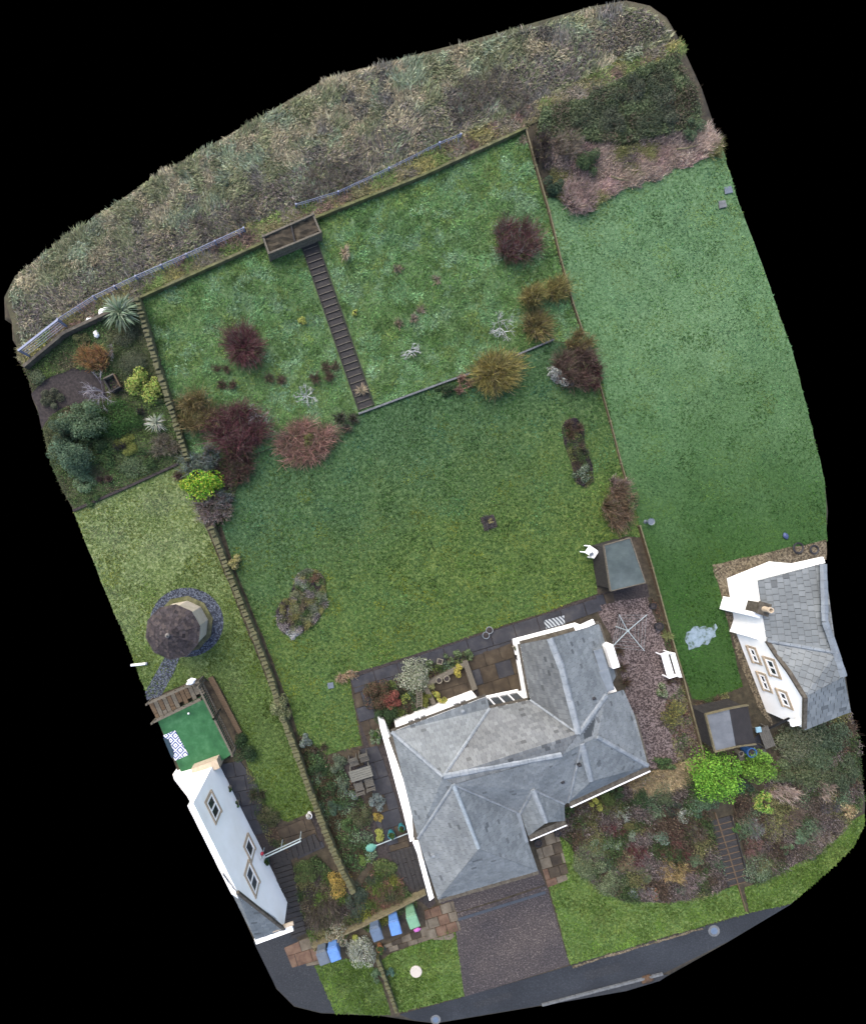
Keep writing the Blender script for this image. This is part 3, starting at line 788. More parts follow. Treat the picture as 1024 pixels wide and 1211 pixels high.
for nm, pl, lb, n in (('front_lawn_blades', front_lawn, 'short mown grass in front of the shrub bank', 7000), ('verge_blades', right_verge, 'short mown grass of the verge by the far bend', 4000),
                      ('drive_side_blades', left_front, 'short mown grass between drive and low wall', 4500), ('corner_lawn_blades', left_verge, 'short mown grass of the corner by the side drive', 3200)):
    sward(nm, pl, n, 0.085, 0.055, [[C(92, 124, 50), C(108, 138, 62)], [C(120, 144, 76), C(104, 128, 60)], [C(84, 112, 46)]], 12, 1.1, 1.15, lb, per=3, flow=0.5, dz=0.012)
# grassy, mossy top of the bank between field and gardens
drape('bank', bank_poly, MOSS, 0.03)
sward('bank_grass', bank_poly, 7000, 0.2, 0.03, [[C(128, 122, 92), C(112, 108, 82)], [C(136, 130, 84), C(120, 118, 78)], [C(116, 96, 88), C(96, 84, 76)], [C(92, 112, 62), C(112, 124, 78)], [C(112, 106, 96)]], 16, 1.15, 2.7, 'dry grass and moss on the bank below the field', per=4, flow=0.5)

# ================================================================== ROOF AND WALL BUILDERS
def slates(name, pts, parent, pal, sw=0.26, sh=0.17, mat=None, jit=0.06, dark=0.02, gap=0.005):
    """one roof face: every slate a small tilted plate, laid in courses from the eave up, joined into one part"""
    P = [Vector(p) for p in pts]
    n = Vector((0, 0, 0))
    for i in range(len(P)):
        n += P[i].cross(P[(i + 1) % len(P)])
    n.normalize()
    if n.z < 0: n = -n; P = P[::-1]
    c = sum(P, Vector()) / len(P)
    e = Vector((0, 0, 1)).cross(n).normalized()
    s = n.cross(e).normalized()
    if s.z < 0: s = -s; e = -e
    Q = [((p - c).dot(e), (p - c).dot(s)) for p in P]
    # the face is slightly warped where the survey is: follow it by interpolating the offset
    tris = [[Q[i] for i in t] for t in tessellate_polygon([[Vector((q[0], q[1], 0)) for q in Q]])]
    offs = [[(P[i] - c).dot(n) for i in t] for t in tessellate_polygon([[Vector((q[0], q[1], 0)) for q in Q]])]
    V, F, K = [], [], []
    r = random.Random(len(name) + int(abs(c.x * 100)))
    y0, y1 = min(q[1] for q in Q), max(q[1] for q in Q); x0, x1 = min(q[0] for q in Q), max(q[0] for q in Q)
    row = 0; y = y0
    def off(a, b, T, O):
        (xa, ya), (xb, yb), (xc, yc) = T
        D = (yb - yc) * (xa - xc) + (xc - xb) * (ya - yc)
        if abs(D) < 1e-9: return 0
        l1 = ((yb - yc) * (a - xc) + (xc - xb) * (b - yc)) / D
        l2 = ((yc - ya) * (a - xc) + (xa - xc) * (b - yc)) / D
        return l1 * O[0] + l2 * O[1] + (1 - l1 - l2) * O[2]
    while y < y1:
        x = x0 - sw * (0.5 * (row % 2)) - r.uniform(0, 0.04)
        while x < x1:
            w = sw * r.uniform(0.86, 1.14)
            yl = y + r.uniform(-0.012, 0.008)
            col = np.array(pal[r.randrange(len(pal))]) * r.uniform(1 - jit, 1 + jit)
            if r.random() < dark: col = col * 0.55
            th = 0.014 + r.uniform(-0.004, 0.008)
            quad = [(x + gap, yl), (x + w - gap, yl), (x + w - gap, y + sh + 0.01), (x + gap, y + sh + 0.01)]
            for T, O in zip(tris, offs):
                if max(q[0] for q in T) < x or min(q[0] for q in T) > x + w or max(q[1] for q in T) < yl or min(q[1] for q in T) > y + sh: continue
                pc = clip_convex(quad, T)
                if len(pc) < 3 or abs(parea(pc)) < 1e-4: continue
                b0 = len(V)
                for a, b in pc:
                    V.append(c + e * a + s * b + n * (off(a, b, T, O) + th * (1.25 - (b - yl) / sh)))
                for k in range(1, len(pc) - 1): F.append((b0, b0 + k, b0 + k + 1))
                K += [col] * len(pc)
                # lower edge thickness
                lo = [i for i, q in enumerate(pc) if abs(q[1] - yl) < 1e-4]
                if len(lo) == 2:
                    b1 = len(V)
                    for i in lo: V.append(V[b0 + i].copy())
                    for i in lo: V.append(V[b0 + i] - n * 0.03)
                    F.append((b1, b1 + 1, b1 + 3)); F.append((b1, b1 + 3, b1 + 2)); K += [col * 0.8] * 4
            x += w
        y += sh; row += 1
    # boarding under the slates
    b0 = len(V)
    for p in P: V.append(p - n * 0.035)
    for t in tessellate_polygon([P]): F.append(tuple(b0 + i for i in t))
    K += [np.array(pal[0]) * 0.3] * len(P)
    acc = Acc(); acc.V = [np.array([tuple(v) for v in V])]; acc.F = [np.array(F)]; acc.K = [np.array(K)]
    return obj(name, acc.mesh(name), mat or SLATE, parent)

def ridge(parent, pts, w=0.24, hgt=0.07, mat=None, name='ridge_tile_run', seg=0.42):
    """a run of angled capping tiles, each with its own joint"""
    bm = bmesh.new()
    for p, q in zip(pts, pts[1:]):
        p, q = Vector(p), Vector(q)
        d = (q - p); L = d.length; d.normalize()
        s = d.cross(Vector((0, 0, 1))).normalized(); u = s.cross(d)
        n = max(1, round(L / seg))
        for i in range(n):
            a = p + d * (L * i / n + 0.006); b = p + d * (L * (i + 1) / n - 0.006)
            k = random.uniform(0.92, 1.08); lift = random.uniform(0, 0.012)
            ring = []
            for e in (a, b):
                ring.append([bm.verts.new(e + s * (x * w * k / 2) + u * (z * hgt + lift)) for x, z in ((-1, -0.25), (-0.45, 0.85), (0.45, 0.85), (1, -0.25), (0, -0.4))])
            for j in range(5):
                m = (j + 1) % 5
                bm.faces.new((ring[0][j], ring[0][m], ring[1][m], ring[1][j]))
            bm.faces.new(ring[0][::-1]); bm.faces.new(ring[1])
    return obj(name, bmesh_to(name, bm), mat or RIDGE, parent)

def strip(parent, name, pts, w, hgt, mat, dz=0.0):
    bm = bmesh.new()
    for p, q in zip(pts, pts[1:]): add_bar(bm, Vector(p) + Vector((0, 0, dz)), Vector(q) + Vector((0, 0, dz)), w, hgt)
    return obj(name, bmesh_to(name, bm), mat, parent)

def wall_panel(parent, name, base, tops, mat, th=0.25):
    """a wall standing on the line base[0] -> base[1]; tops = [(t, z)...]; thickness behind (to the left of the line)"""
    a, b = Vector((*base[0], 0)), Vector((*base[1], 0))
    d = (b - a); nrm = Vector((-d.y, d.x, 0)).normalized() * th
    ring = [(0, -0.4)] + [(1, -0.4)] + [(t, z) for t, z in reversed(tops)]
    bm = bmesh.new()
    f = [bm.verts.new((a + d * t) + Vector((0, 0, z))) for t, z in ring]
    k = [bm.verts.new((a + d * t) + nrm + Vector((0, 0, z))) for t, z in ring]
    bm.faces.new(f); bm.faces.new(k[::-1])
    for i in range(len(ring)):
        j = (i + 1) % len(ring)
        bm.faces.new((f[j], f[i], k[i], k[j]))
    return obj(name, bmesh_to(name, bm), mat, parent)

def window(parent, base, t0, t1, z0, z1, panes=2, trim=None, name='window'):
    """window on the face of the wall line base[0] -> base[1] (outside is to the right of the line)"""
    a, b = Vector((*base[0], 0)), Vector((*base[1], 0))
    d = b - a; L = d.length; d.normalize()
    o = Vector((d.y, -d.x, 0))
    Z = Vector((0, 0, 1))
    x0, x1 = t0 * L, t1 * L
    def rect(bm, xa, xb, za, zb, d0, d1):
        vs = []
        for dd in (d0, d1):
            for x, z in ((xa, za), (xb, za), (xb, zb), (xa, zb)):
                vs.append(bm.verts.new(a + d * x + Z * z + o * dd))
        for f in ((3, 2, 1, 0), (4, 5, 6, 7), (0, 1, 5, 4), (1, 2, 6, 5), (2, 3, 7, 6), (3, 0, 4, 7)):
            bm.faces.new([vs[i] for i in f])
    fw = 0.07
    bm = bmesh.new()
    rect(bm, x0, x1, z0, z0 + fw, 0.003, 0.06); rect(bm, x0, x1, z1 - fw, z1, 0.003, 0.06)
    n = panes
    for i in range(n + 1):
        xc = x0 + (x1 - x0 - fw) * i / n
        rect(bm, xc, xc + fw, z0 + fw, z1 - fw, 0.003, 0.058)
    w = obj(name, bmesh_to(name, bm), UPVC, parent)
    for i in range(n):
        xa = x0 + (x1 - x0 - fw) * i / n + fw; xb = x0 + (x1 - x0 - fw) * (i + 1) / n
        bm = bmesh.new(); rect(bm, xa, xb, z0 + fw, z1 - fw, 0.004, 0.025)
        obj('pane', bmesh_to('pane', bm), GLASS, w)
    if trim:
        bm = bmesh.new(); k = 0.14
        rect(bm, x0 - k, x1 + k, z0 - k, z0 - 0.004, 0.003, 0.1); rect(bm, x0 - k, x1 + k, z1 + 0.004, z1 + k, 0.003, 0.05)
        rect(bm, x0 - k, x0 - 0.004, z0, z1, 0.003, 0.045); rect(bm, x1 + 0.004, x1 + k, z0, z1, 0.003, 0.045)
        obj('surround', bmesh_to('surround', bm), trim, w)
    else:
        bm = bmesh.new(); rect(bm, x0 - 0.06, x1 + 0.06, z0 - 0.06, z0 - 0.003, 0.003, 0.13)
        obj('sill', bmesh_to('sill', bm), UPVC, w)
    return w

# ================================================================== THE WHITE HOUSE WITH THE SLATE ROOF
E, R = 2.2, 4.0
SLP = [C(127, 133, 135), C(132, 138, 140), C(120, 126, 129), C(129, 135, 138)]
SLP2 = [C(122, 129, 132), C(128, 135, 138), C(115, 122, 126)]
SLP3 = [C(116, 120, 121), C(110, 114, 116), C(121, 125, 126), C(104, 108, 110)]
house = empty('bungalow', G(590, 900), 0, 'white rendered bungalow with hipped grey slate roof in the middle plot', 'house')
hpz = lambda t: [at(*p) for p in t]
a = (463, 866, E); b = (575, 824, E); c_ = (579, 838, E); d_ = (627, 828, E); w1 = (524, 919, R); w2 = (536, 928, R)
h_ = (494, 992, E); i_ = (518, 1064, E); j_ = (636, 1030, E); k_ = (612, 961, E); ge = (566, 1004, R - 0.1)
pk = (684, 868, R + 0.1); p2 = (664, 893, R); ap = (650, 755, R); f_ = (615, 762, E); ne = (708, 738, E); e1 = (728, 800, E); e2 = (717, 822, R - 0.9); e3 = (737, 816, E); e4 = (750, 846, E)
z1 = (706, 872, R - 0.25); y1 = (766, 906, E); s_ = (688, 880, R); v_ = (699, 924, R - 0.7); x1 = (672, 949, E); m_ = (630, 934, R - 0.75); n_ = (667, 951, E); pr = (646, 973, R - 0.8); pw = (625, 989, E); pe = (668, 971, E); pk0 = (615, 962, E)
faces = [('roof_north_west', (a, b, c_, w1), SLP2), ('roof_west_hip', (a, w1, w2, h_), SLP2), ('garage_roof_west', (h_, w2, ge, i_), SLP), ('garage_roof_front', (i_, ge, j_), SLP),
         ('garage_roof_east', (j_, ge, w2, k_), SLP2), ('roof_south', (w2, p2, m_, pk0, k_), SLP), ('roof_south_centre', (p2, s_, x1, n_, m_), SLP), ('roof_south_wing_west', (s_, v_, x1), SLP2),
         ('roof_top', (p2, pk, s_), SLP), ('roof_south_hip', (x1, v_, y1), SLP2), ('roof_south_east', (s_, z1, y1, v_), SLP2), ('roof_east', (pk, e2, e3, e4, y1, z1, s_), SLP), ('rear_wing_roof_east', (ap, ne, e1, e2, pk), SLP2),
         ('rear_wing_roof_west', (f_, ap, pk, d_), SLP3), ('roof_north', (c_, d_, pk, p2, w2, w1), SLP3), ('porch_roof_west', (pk0, m_, pr, pw), SLP2), ('porch_roof_east', (m_, n_, pe, pr), SLP2)]
faces = [(nm.replace('_west', '').replace('_east', '').replace('_north', '').replace('_south', '').replace('_centre', '').replace('_top', ''), pts, pal) for nm, pts, pal in faces]
for nm, pts, pal in faces:
    slates('roof' if nm.startswith('roof') else nm, hpz(pts), house, pal, 0.24, 0.15)
up = lambda p, dz=0.03: at(p[0], p[1], p[2] + dz)
ridge(house, [up(w1), up(p2)], 0.30, 0.06); ridge(house, [up(ap), up((664, 790, R + 0.05)), up(pk)], 0.32, 0.06)
ridge(house, [up(a), up(w1)], 0.2); ridge(house, [up(c_), up(w1)], 0.16); ridge(house, [up(w2), up(h_)], 0.14); ridge(house, [up(w2), up(k_)], 0.14)
ridge(house, [up(d_), up(pk)], 0.16); ridge(house, [up(pk), up(e2)], 0.26); ridge(house, [up(s_), up(v_)], 0.30); ridge(house, [up(z1), up(y1)], 0.24); ridge(house, [up(s_), up(x1)], 0.13)
ridge(house, [up(m_), up(pr)], 0.26); ridge(house, [up(m_), up(pk0)], 0.14); ridge(house, [up(m_), up(n_)], 0.13)
ridge(house, [up(ge), up(w2)], 0.2, 0.05, plain('slate_ridge', C(156, 168, 176), 0.6, 0.2)); 
strip(house, 'valley_flashing', [up(k_, 0.02), up((622, 996, E + 0.02))], 0.22, 0.12, LEAD)
# walls: outline of the eaves drawn in under the roof
outline = [a, b, c_, d_, f_, ne, e1, e3, e4, y1, x1, n_, pe, pw, k_, j_, i_, h_]
ring3 = [at(p[0], p[1], E) for p in outline]
cen = sum(ring3, Vector()) / len(ring3)
def inset(ring, dist):
    n = len(ring); out = []
    for q in range(n):
        p0, p1, p2_ = ring[q - 1], ring[q], ring[(q + 1) % n]
        d1 = (p1 - p0).normalized(); d2 = (p2_ - p1).normalized()
        n1 = Vector((d1.y, -d1.x, 0)); n2 = Vector((d2.y, -d2.x, 0))
        bis = (n1 + n2); L = max(0.5, bis.length)
        out.append(p1 + bis.normalized() * dist * min(1.6, 2 / L))
    return out
wr = inset(ring3, 0.3)
bm = bmesh.new(); add_prism(bm, [p + Vector((0, 0, -0.1)) for p in wr], -0.4)
obj('wall', bmesh_to('wall', bm), WHITE, house)
# rear gable of the back wing
bm = bmesh.new()
fa, na, aa = at(*f_), at(*ne), at(*ap)
g0 = [fa + Vector((0.12, -0.12, -0.12)), na + Vector((-0.12, -0.12, -0.12)), aa + Vector((0, -0.12, -0.14))]
tv = [bm.verts.new(p) for p in g0]; tb = [bm.verts.new(p + Vector((0.1, -0.25, 0))) for p in g0]
bm.faces.new(tv); bm.faces.new(tb[::-1])
for q in range(3): bm.faces.new((tv[(q + 1) % 3], tv[q], tb[q], tb[(q + 1) % 3]))
obj('gable', bmesh_to('gable', bm), WHITE, house)
# gutters and fascias
def gutter(p, q, w=0.1, mat=None, dz=-0.05, out=0.06, nm='gutter'):
    P, Q = at(*p), at(*q); d = (Q - P).normalized(); o = Vector((-d.y, d.x, 0)) * out
    strip(house, nm, [P + o, Q + o], w, 0.09, mat or GUTTER, dz)
for p, q in ((a, b), (c_, d_), (d_, f_), (ne, e1), (e4, y1), (j_, i_)): gutter(p, q)
gutter(x1, y1, 0.34, GUTTER, -0.02, -0.08); gutter(x1, y1, 0.07, UPVC, -0.04, -0.30, 'fascia'); gutter(pw, pe, 0.3, GUTTER, -0.02, -0.06); gutter(pw, pe, 0.06, UPVC, -0.05, -0.26, 'fascia')
gutter(f_, ne, 0.24, GUTTER, 0.0, 0.04); gutter(i_, j_, 0.26, GUTTER, -0.03, -0.06)
# white parapet wall standing outside the west eave, with its dark gutter behind
def parapet(inner, outer, z, name='parapet'):
    ring = [at(x, y, z) for x, y in inner] + [at(x, y, z) for x, y in outer[::-1]]
    bm = bmesh.new(); add_prism(bm, ring, -0.4)
    bmesh.ops.triangulate(bm, faces=bm.faces)
    return obj(name, bmesh_to(name, bm), WHITE, house)
parapet([(458, 865), (469, 893), (480, 925), (487, 962), (489, 994)], [(449, 860), (457, 888), (467, 925), (477, 962), (485, 996)], E - 0.12)
strip(house, 'gutter', [at(462, 872, E - 0.03), at(473, 902, E - 0.03), at(484, 935, E - 0.03), at(491, 970, E - 0.03), at(493, 993, E - 0.03)], 0.26, 0.1, GUTTER)
parapet([(501, 1019), (513, 1062)], [(496, 1021), (508, 1066)], E - 0.1)
strip(house, 'downpipe', [at(489, 996, E - 0.2), at(494, 1008, E - 0.25), at(498, 1020, E - 0.2)], 0.1, 0.1, UPVC)
strip(house, 'fascia', [at(680, 745, E + 0.06), at(702, 735, E + 0.06)], 0.26, 0.08, UPVC)
# east chimney and vents
def chimney(parent, px, py, z0, z1, sx, sy, rz, mat, pot=None, nm='chimney'):
    bm = bmesh.new(); p = at(px, py, z1)
    add_box(bm, (p.x, p.y, z0), sx, sy, z1 - z0, rz); soften(bm, 0.015)
    o = obj(nm, bmesh_to(nm, bm), mat, parent)
    if pot:
        bm = bmesh.new()
        add_box(bm, (p.x, p.y, z1 + 0.003), sx + 0.12, sy + 0.12, 0.09, rz)
        obj('chimney_cap', bmesh_to('chimney_cap', bm), GUTTER, o)
        bm = bmesh.new(); add_lathe(bm, (p.x, p.y, z1 + 0.095), [(0.15, 0), (0.13, 0.3), (0.16, 0.32), (0.15, 0.4), (0.1, 0.4), (0.09, 0.1)], 14)
        obj('chimney_pot', bmesh_to('chimney_pot', bm), pot, o)
    return o
chimney(house, 725, 777, 0, 2.8, 0.38, 1.2, 0.3, WHITE)
chimney(house, 715, 806, 1.5, 3.0, 0.75, 1.1, 0.3, LEAD, nm='flat_roof_bay')
chimney(house, 712, 785, 1.5, 2.98, 0.45, 1.5, 0.3, LEAD, nm='lead_apron')
for px, py, z in ((611, 867, R - 0.75), (665, 925, R - 0.95), (685, 905, R - 0.35), (702, 826, R - 0.55), (512, 1012, R - 0.95), (547, 841, E + 0.25)):
    bm = bmesh.new(); p = at(px, py, z); add_box(bm, (p.x, p.y, z - 0.1), 0.18, 0.12, 0.2, 0.3); soften(bm, 0.02)
    obj('roof_vent', bmesh_to('roof_vent', bm), BLACK if py not in (1012, 841) else RIDGE, house)
# windows and doors on the garden side (the wall line runs so that outside is on its right)
xy = lambda v: (v.x, v.y)
def wl(p, q): return (xy(wr[q]), xy(wr[p]))
window(house, wl(0, 1), 0.12, 0.30, 0.9, 2.1); window(house, wl(0, 1), 0.62, 0.86, 0.9, 2.1, 3); window(house, wl(2, 3), 0.1, 0.92, 0.1, 2.15, 4, None, 'patio_door')
window(house, wl(3, 4), 0.3, 0.7, 0.8, 2.1, 2); window(house, wl(4, 5), 0.2, 0.45, 0.8, 2.1, 2); window(house, wl(4, 5), 0.65, 0.85, 0.8, 2.1, 1)
window(house, wl(9, 10), 0.3, 0.7, 0.8, 2.1, 3); window(house, wl(17, 0), 0.3, 0.5, 0.9, 2.0, 2); window(house, wl(12, 13), 0.3, 0.65, 0.02, 2.0, 1, None, 'front_door'); window(house, wl(15, 16), 0.12, 0.88, 0.02, 2.1, 4, None, 'garage_door')

# ================================================================== THE WHITE HOUSE AT THE WEST EDGE (only its east end lies in the survey)
lh = empty('white_house', G(300, 1000), 0, 'tall white rendered house end beside the green turf terrace', 'house')
A = G(256, 897); B = G(340, 1066); Z0 = 4.5
eb = (xy(B), xy(A))
A2 = G(207, 912)
wall_panel(lh, 'wall', eb, [(0, 1.9), (0.1, 2.2), (0.48, Z0), (1, Z0)], WHITE, 0.3)
wall_panel(lh, 'wall', (xy(A + Vector((-0.05, -0.05, 0))), xy(A2)), [(0, Z0 - 0.05), (0.35, 2.9), (1, 0.4)], WHITE, 0.3)
def on(t, z): q = A.lerp(B, t); return Vector((q.x, q.y, z))
window(lh, eb, 0.81, 0.92, 2.5, 3.4, 2, STONE_TRIM); window(lh, eb, 0.44, 0.52, 0.9, 1.8, 1, STONE_TRIM); window(lh, eb, 0.33, 0.45, 2.2, 3.1, 2, STONE_TRIM)
T0, T1 = on(0.52, Z0 + 0.05), on(1.0, 1.95)
back = Vector((-1.9, -0.65, 0))
wq = at(262, 1032, Z0 + 0.1); wq2 = at(302, 1112, 1.9)
slates('roof', [T0, T1 + (T1 - T0) * 0.03, wq2, wq], lh, SLP2, 0.3, 0.2)
strip(lh, 'verge', [T0 + Vector((0.03, 0.02, 0.02)), T1 + Vector((0.03, 0.02, 0.02))], 0.14, 0.12, GUTTER)
strip(lh, 'fascia', [at(302, 1113, 1.85), at(346, 1097, 1.85)], 0.3, 0.14, WHITE); strip(lh, 'gutter', [at(322, 1101, 1.98), at(347, 1092, 1.98)], 0.16, 0.1, STONE_TRIM)
bm = bmesh.new(); add_box(bm, at(248, 900, 0.1), 1.5, 0.5, 0.9, 0.35); obj('porch_block', bmesh_to('porch_block', bm), STONE_TRIM, lh)

# ================================================================== THE WHITE HOUSE AT THE EAST EDGE
rh = empty('gabled_house', G(930, 760), 0, 'white gabled house with large grey slates and a chimney breast on the wall', 'house')
C0 = G(859, 684); D0 = G(870, 748); D1 = G(906, 842); N1 = G(909, 664); S1 = G(957, 826)
def pt(v, z): return Vector((v.x, v.y, z))
wall_panel(rh, 'wall', (xy(C0), xy(D0)), [(0, 2.0), (1, 2.0)], WHITE, 0.3)
wall_panel(rh, 'wall', (xy(N1), xy(C0)), [(0, 3.15), (1, 2.0)], WHITE, 0.3)
gb = (xy(D0), xy(D1))
wall_panel(rh, 'gable_wall', gb, [(0, 1.95), (0.15, 2.2), (0.32, 2.62), (0.58, 3.0), (1, 2.2)], WHITE, 0.3)
wall_panel(rh, 'wall', (xy(D1), xy(S1)), [(0, 2.15), (1, 2.15)], WHITE, 0.3)
up2 = lambda v, z: Vector((v.x, v.y, z))
GA = D0.lerp(D1, 0.58)
SLR = [C(122, 128, 130), C(127, 133, 135), C(117, 123, 125)]
q1 = at(888, 683, 2.08); q2 = at(974, 667, 2.08); q3 = at(974, 745, 3.4); q4 = at(968, 700, 3.4)
vA = up2(D0, 2.0); vB = up2(D0.lerp(D1, 0.15), 2.25); vB2 = up2(D0.lerp(D1, 0.32), 2.67); vC = up2(GA, 3.05); vC2 = up2(D0.lerp(D1, 0.8), 2.9); vD = up2(D1, 2.24)
rA = at(989, 772, 3.35); rB = at(998, 800, 3.35)
slates('roof', [up2(C0, 2.08) + Vector((0.0, 0.1, 0)), at(975, 666, 3.3), rA, vA], rh, SLR, 0.34, 0.26, None, 0.05, 0.02, 0.011)
slates('gable_roof', [vA, rA, rB, vC, vB2, vB], rh, SLR, 0.34, 0.26, None, 0.05, 0.02, 0.011); slates('gable_roof', [vC, rB, at(1006, 842, 2.3), vD + Vector((0.05, -0.1, 0))], rh, SLP2, 0.34, 0.26, None, 0.06, 0.03, 0.011)
ridge(rh, [vA + Vector((0, 0, 0.05)), rA + Vector((0, 0, 0.05))], 0.2, 0.06, LEAD); ridge(rh, [at(974, 667, 3.33), at(976, 735, 3.36), rA, rB], 0.36, 0.08, LEAD)
strip(rh, 'verge', [vA + Vector((0, 0, 0.04)), vB + Vector((0, 0, 0.04)), vB2 + Vector((0, 0, 0.04)), vC + Vector((0, 0, 0.04)), vD + Vector((0, 0, 0.04))], 0.2, 0.1, GUTTER)
strip(rh, 'fascia', [at(935, 856, 2.1), at(996, 841, 2.1)], 0.3, 0.12, WHITE); strip(rh, 'gutter', [at(950, 846, 2.24), at(996, 833, 2.24)], 0.3, 0.1, GUTTER)
strip(rh, 'fascia', [at(886, 681, 2.1), at(974, 662, 3.28)], 0.3, 0.12, WHITE)
strip(rh, 'downpipe', [at(948, 842, 2.2), at(909, 862, 0.25)], 0.09, 0.09, BLACK)
for t0, t1, z0, z1_ in ((0.16, 0.32, 0.6, 0.95), (0.24, 0.42, 1.5, 1.95), (0.48, 0.66, 0.6, 0.95), (0.62, 0.78, 1.55, 1.95)):
    window(rh, gb, t0, t1, z0, z1_, 2, STONE_TRIM)
window(rh, (xy(N1), xy(C0)), 0.2, 0.45, 0.9, 1.7, 2); window(rh, (xy(N1), xy(C0)), 0.6, 0.8, 0.9, 1.7, 2)
chimney(rh, 896, 722, 0, 2.2, 0.45, 0.75, A1, WHITE, None, 'chimney_breast'); chimney(rh, 902, 720, 1.7, 2.45, 0.5, 0.55, A1, GUTTER, STONE_TRIM)
bm = bmesh.new(); p = G(872, 741); add_box(bm, p, 0.7, 0.8, 1.5, A1); obj('porch_block', bmesh_to('porch_block', bm), WHITE, rh)

# ================================================================== ROUND GARDEN HUT
hut = empty('garden_hut', G(219, 738), 0, 'round garden hut with dark conical shingle roof and cream walls', 'hut')
hc = G(219, 738)
def ngon(c, r, z, n=10, rot=0.2): return [Vector((c.x + r * math.cos(2 * math.pi * i / n + rot), c.y + r * math.sin(2 * math.pi * i / n + rot), z)) for i in range(n)]
bm = bmesh.new(); add_prism(bm, ngon(hc, 1.62, hc.z + 0.1), hc.z - 0.2); obj('plinth', bmesh_to('plinth', bm), MOSS, hut)
lo, hi = ngon(hc, 1.34, hc.z + 0.1), ngon(hc, 1.3, hc.z + 2.1)
for i in range(10):
    j = (i + 1) % 10
    bm = bmesh.new()
    inn = (hc - (lo[i] + lo[j]) / 2); inn.z = 0; inn = inn.normalized() * 0.05
    v = [bm.verts.new(q) for q in (lo[i], lo[j], hi[j], hi[i])]; u_ = [bm.verts.new(q + inn) for q in (lo[i], lo[j], hi[j], hi[i])]
    bm.faces.new(v); bm.faces.new(u_[::-1])
    for k in range(4): bm.faces.new((v[(k + 1) % 4], v[k], u_[k], u_[(k + 1) % 4]))
    obj('wall_panel', bmesh_to('wall_panel', bm), CREAM, hut)
eave = ngon(hc, 1.46, hc.z + 2.05); apex = Vector((hc.x, hc.y, hc.z + 2.9))
SHP = [C(66, 60, 62), C(76, 70, 72), C(56, 52, 54), C(84, 76, 74)]
for i in range(10):
    slates('roof_panel', [eave[i], eave[(i + 1) % 10], apex], hut, SHP, 0.22, 0.15, SHINGLE, 0.2)
bm = bmesh.new(); add_lathe(bm, apex - Vector((0, 0, 0.05)), [(0.13, 0), (0.12, 0.1), (0.05, 0.14), (0.05, 0.24), (0.02, 0.28)], 10); obj('finial', bmesh_to('finial', bm), plain('finial_metal', C(120, 116, 112)), hut)

# ================================================================== SHEDS
def shed(name, corners, zr, label, mat, wall=WOOD_BROWN, ridge_pts=None, mat2=None):
    """corners: roof corners as surveyed (px,py); flat or double-pitched roof"""
    root = empty(name, G(*[sum(c[i] for c in corners) / 4 for i in (0, 1)]), 0, label, 'shed')
    gz = root.location.z
    tp = [at(x, y, gz + zr) for x, y in corners]
    cen = sum(tp, Vector()) / 4
    bm = bmesh.new(); add_prism(bm, [cen + (t - cen) * 0.92 - Vector((0, 0, 0.07)) for t in tp], gz - 0.15); obj('wall', bmesh_to('wall', bm), wall, root)
    if ridge_pts is None:
        for k in range(3):      # three felt strips with lapped joints
            l, h2 = k / 3, (k + 1) / 3
            q = [tp[0].lerp(tp[3], l), tp[1].lerp(tp[2], l), tp[1].lerp(tp[2], h2), tp[0].lerp(tp[3], h2)]
            bm = bmesh.new(); add_prism(bm, [p + Vector((0, 0, 0.012 * k)) for p in q], gz + zr - 0.05)
            obj('roof_felt', bmesh_to('roof_felt', bm), mat, root)
        bm = bmesh.new()
        for k in range(4): add_bar(bm, tp[k] + Vector((0, 0, -0.03)), tp[(k + 1) % 4] + Vector((0, 0, -0.03)), 0.05, 0.13)
        obj('fascia', bmesh_to('fascia', bm), WOOD_GREY, root)
    else:
        ra, rb = [at(x, y, gz + zr + 0.4) for x, y in ridge_pts]
        for q, m in (((tp[0], ra, rb, tp[3]), mat), ((ra, tp[1], tp[2], rb), mat2)):
            bm = bmesh.new(); q = list(q)
            add_prism(bm, q, [p.z - 0.04 for p in q]); obj('roof_felt', bmesh_to('roof_felt', bm), m, root)
        bm = bmesh.new()
        for p, q in ((tp[0], ra), (ra, tp[1]), (tp[3], rb), (rb, tp[2]), (tp[0], tp[3])): add_bar(bm, p, q, 0.06, 0.14)
        obj('bargeboard', bmesh_to('bargeboard', bm), WOOD_TAN, root)
    return root
shed('flat_roofed_shed', [(714, 645), (745, 636), (763, 689), (722, 699)], 1.55, 'flat roofed shed with grey green felt at the lawn corner', FELT_GREEN, WOOD_DARK)
shed('garden_shed', [(834, 845), (884, 834), (893, 880), (845, 889)], 1.35, 'pitched roof shed, one slope grey felt and one dark', FELT_GREY, WOOD_DARK, [(862, 838), (870, 883)], FELT_DARK)

# ================================================================== WALLS AND FENCES
def variants(n, fn):
    return [fn(i) for i in range(n)]
def cope_mesh(i):
    r = random.Random(i + 50)
    bm = bmesh.new(); vs = add_box(bm, (0, 0, 0), 0.19, 0.34, 0.14)
    for v in vs: v.co += Vector((r.uniform(-.025, .025), r.uniform(-.04, .04), r.uniform(-.025, .025)))
    soften(bm, 0.025)
    me = bmesh_to('cope_stone', bm); me.materials.append(COPE); return me
COPES = variants(7, cope_mesh)

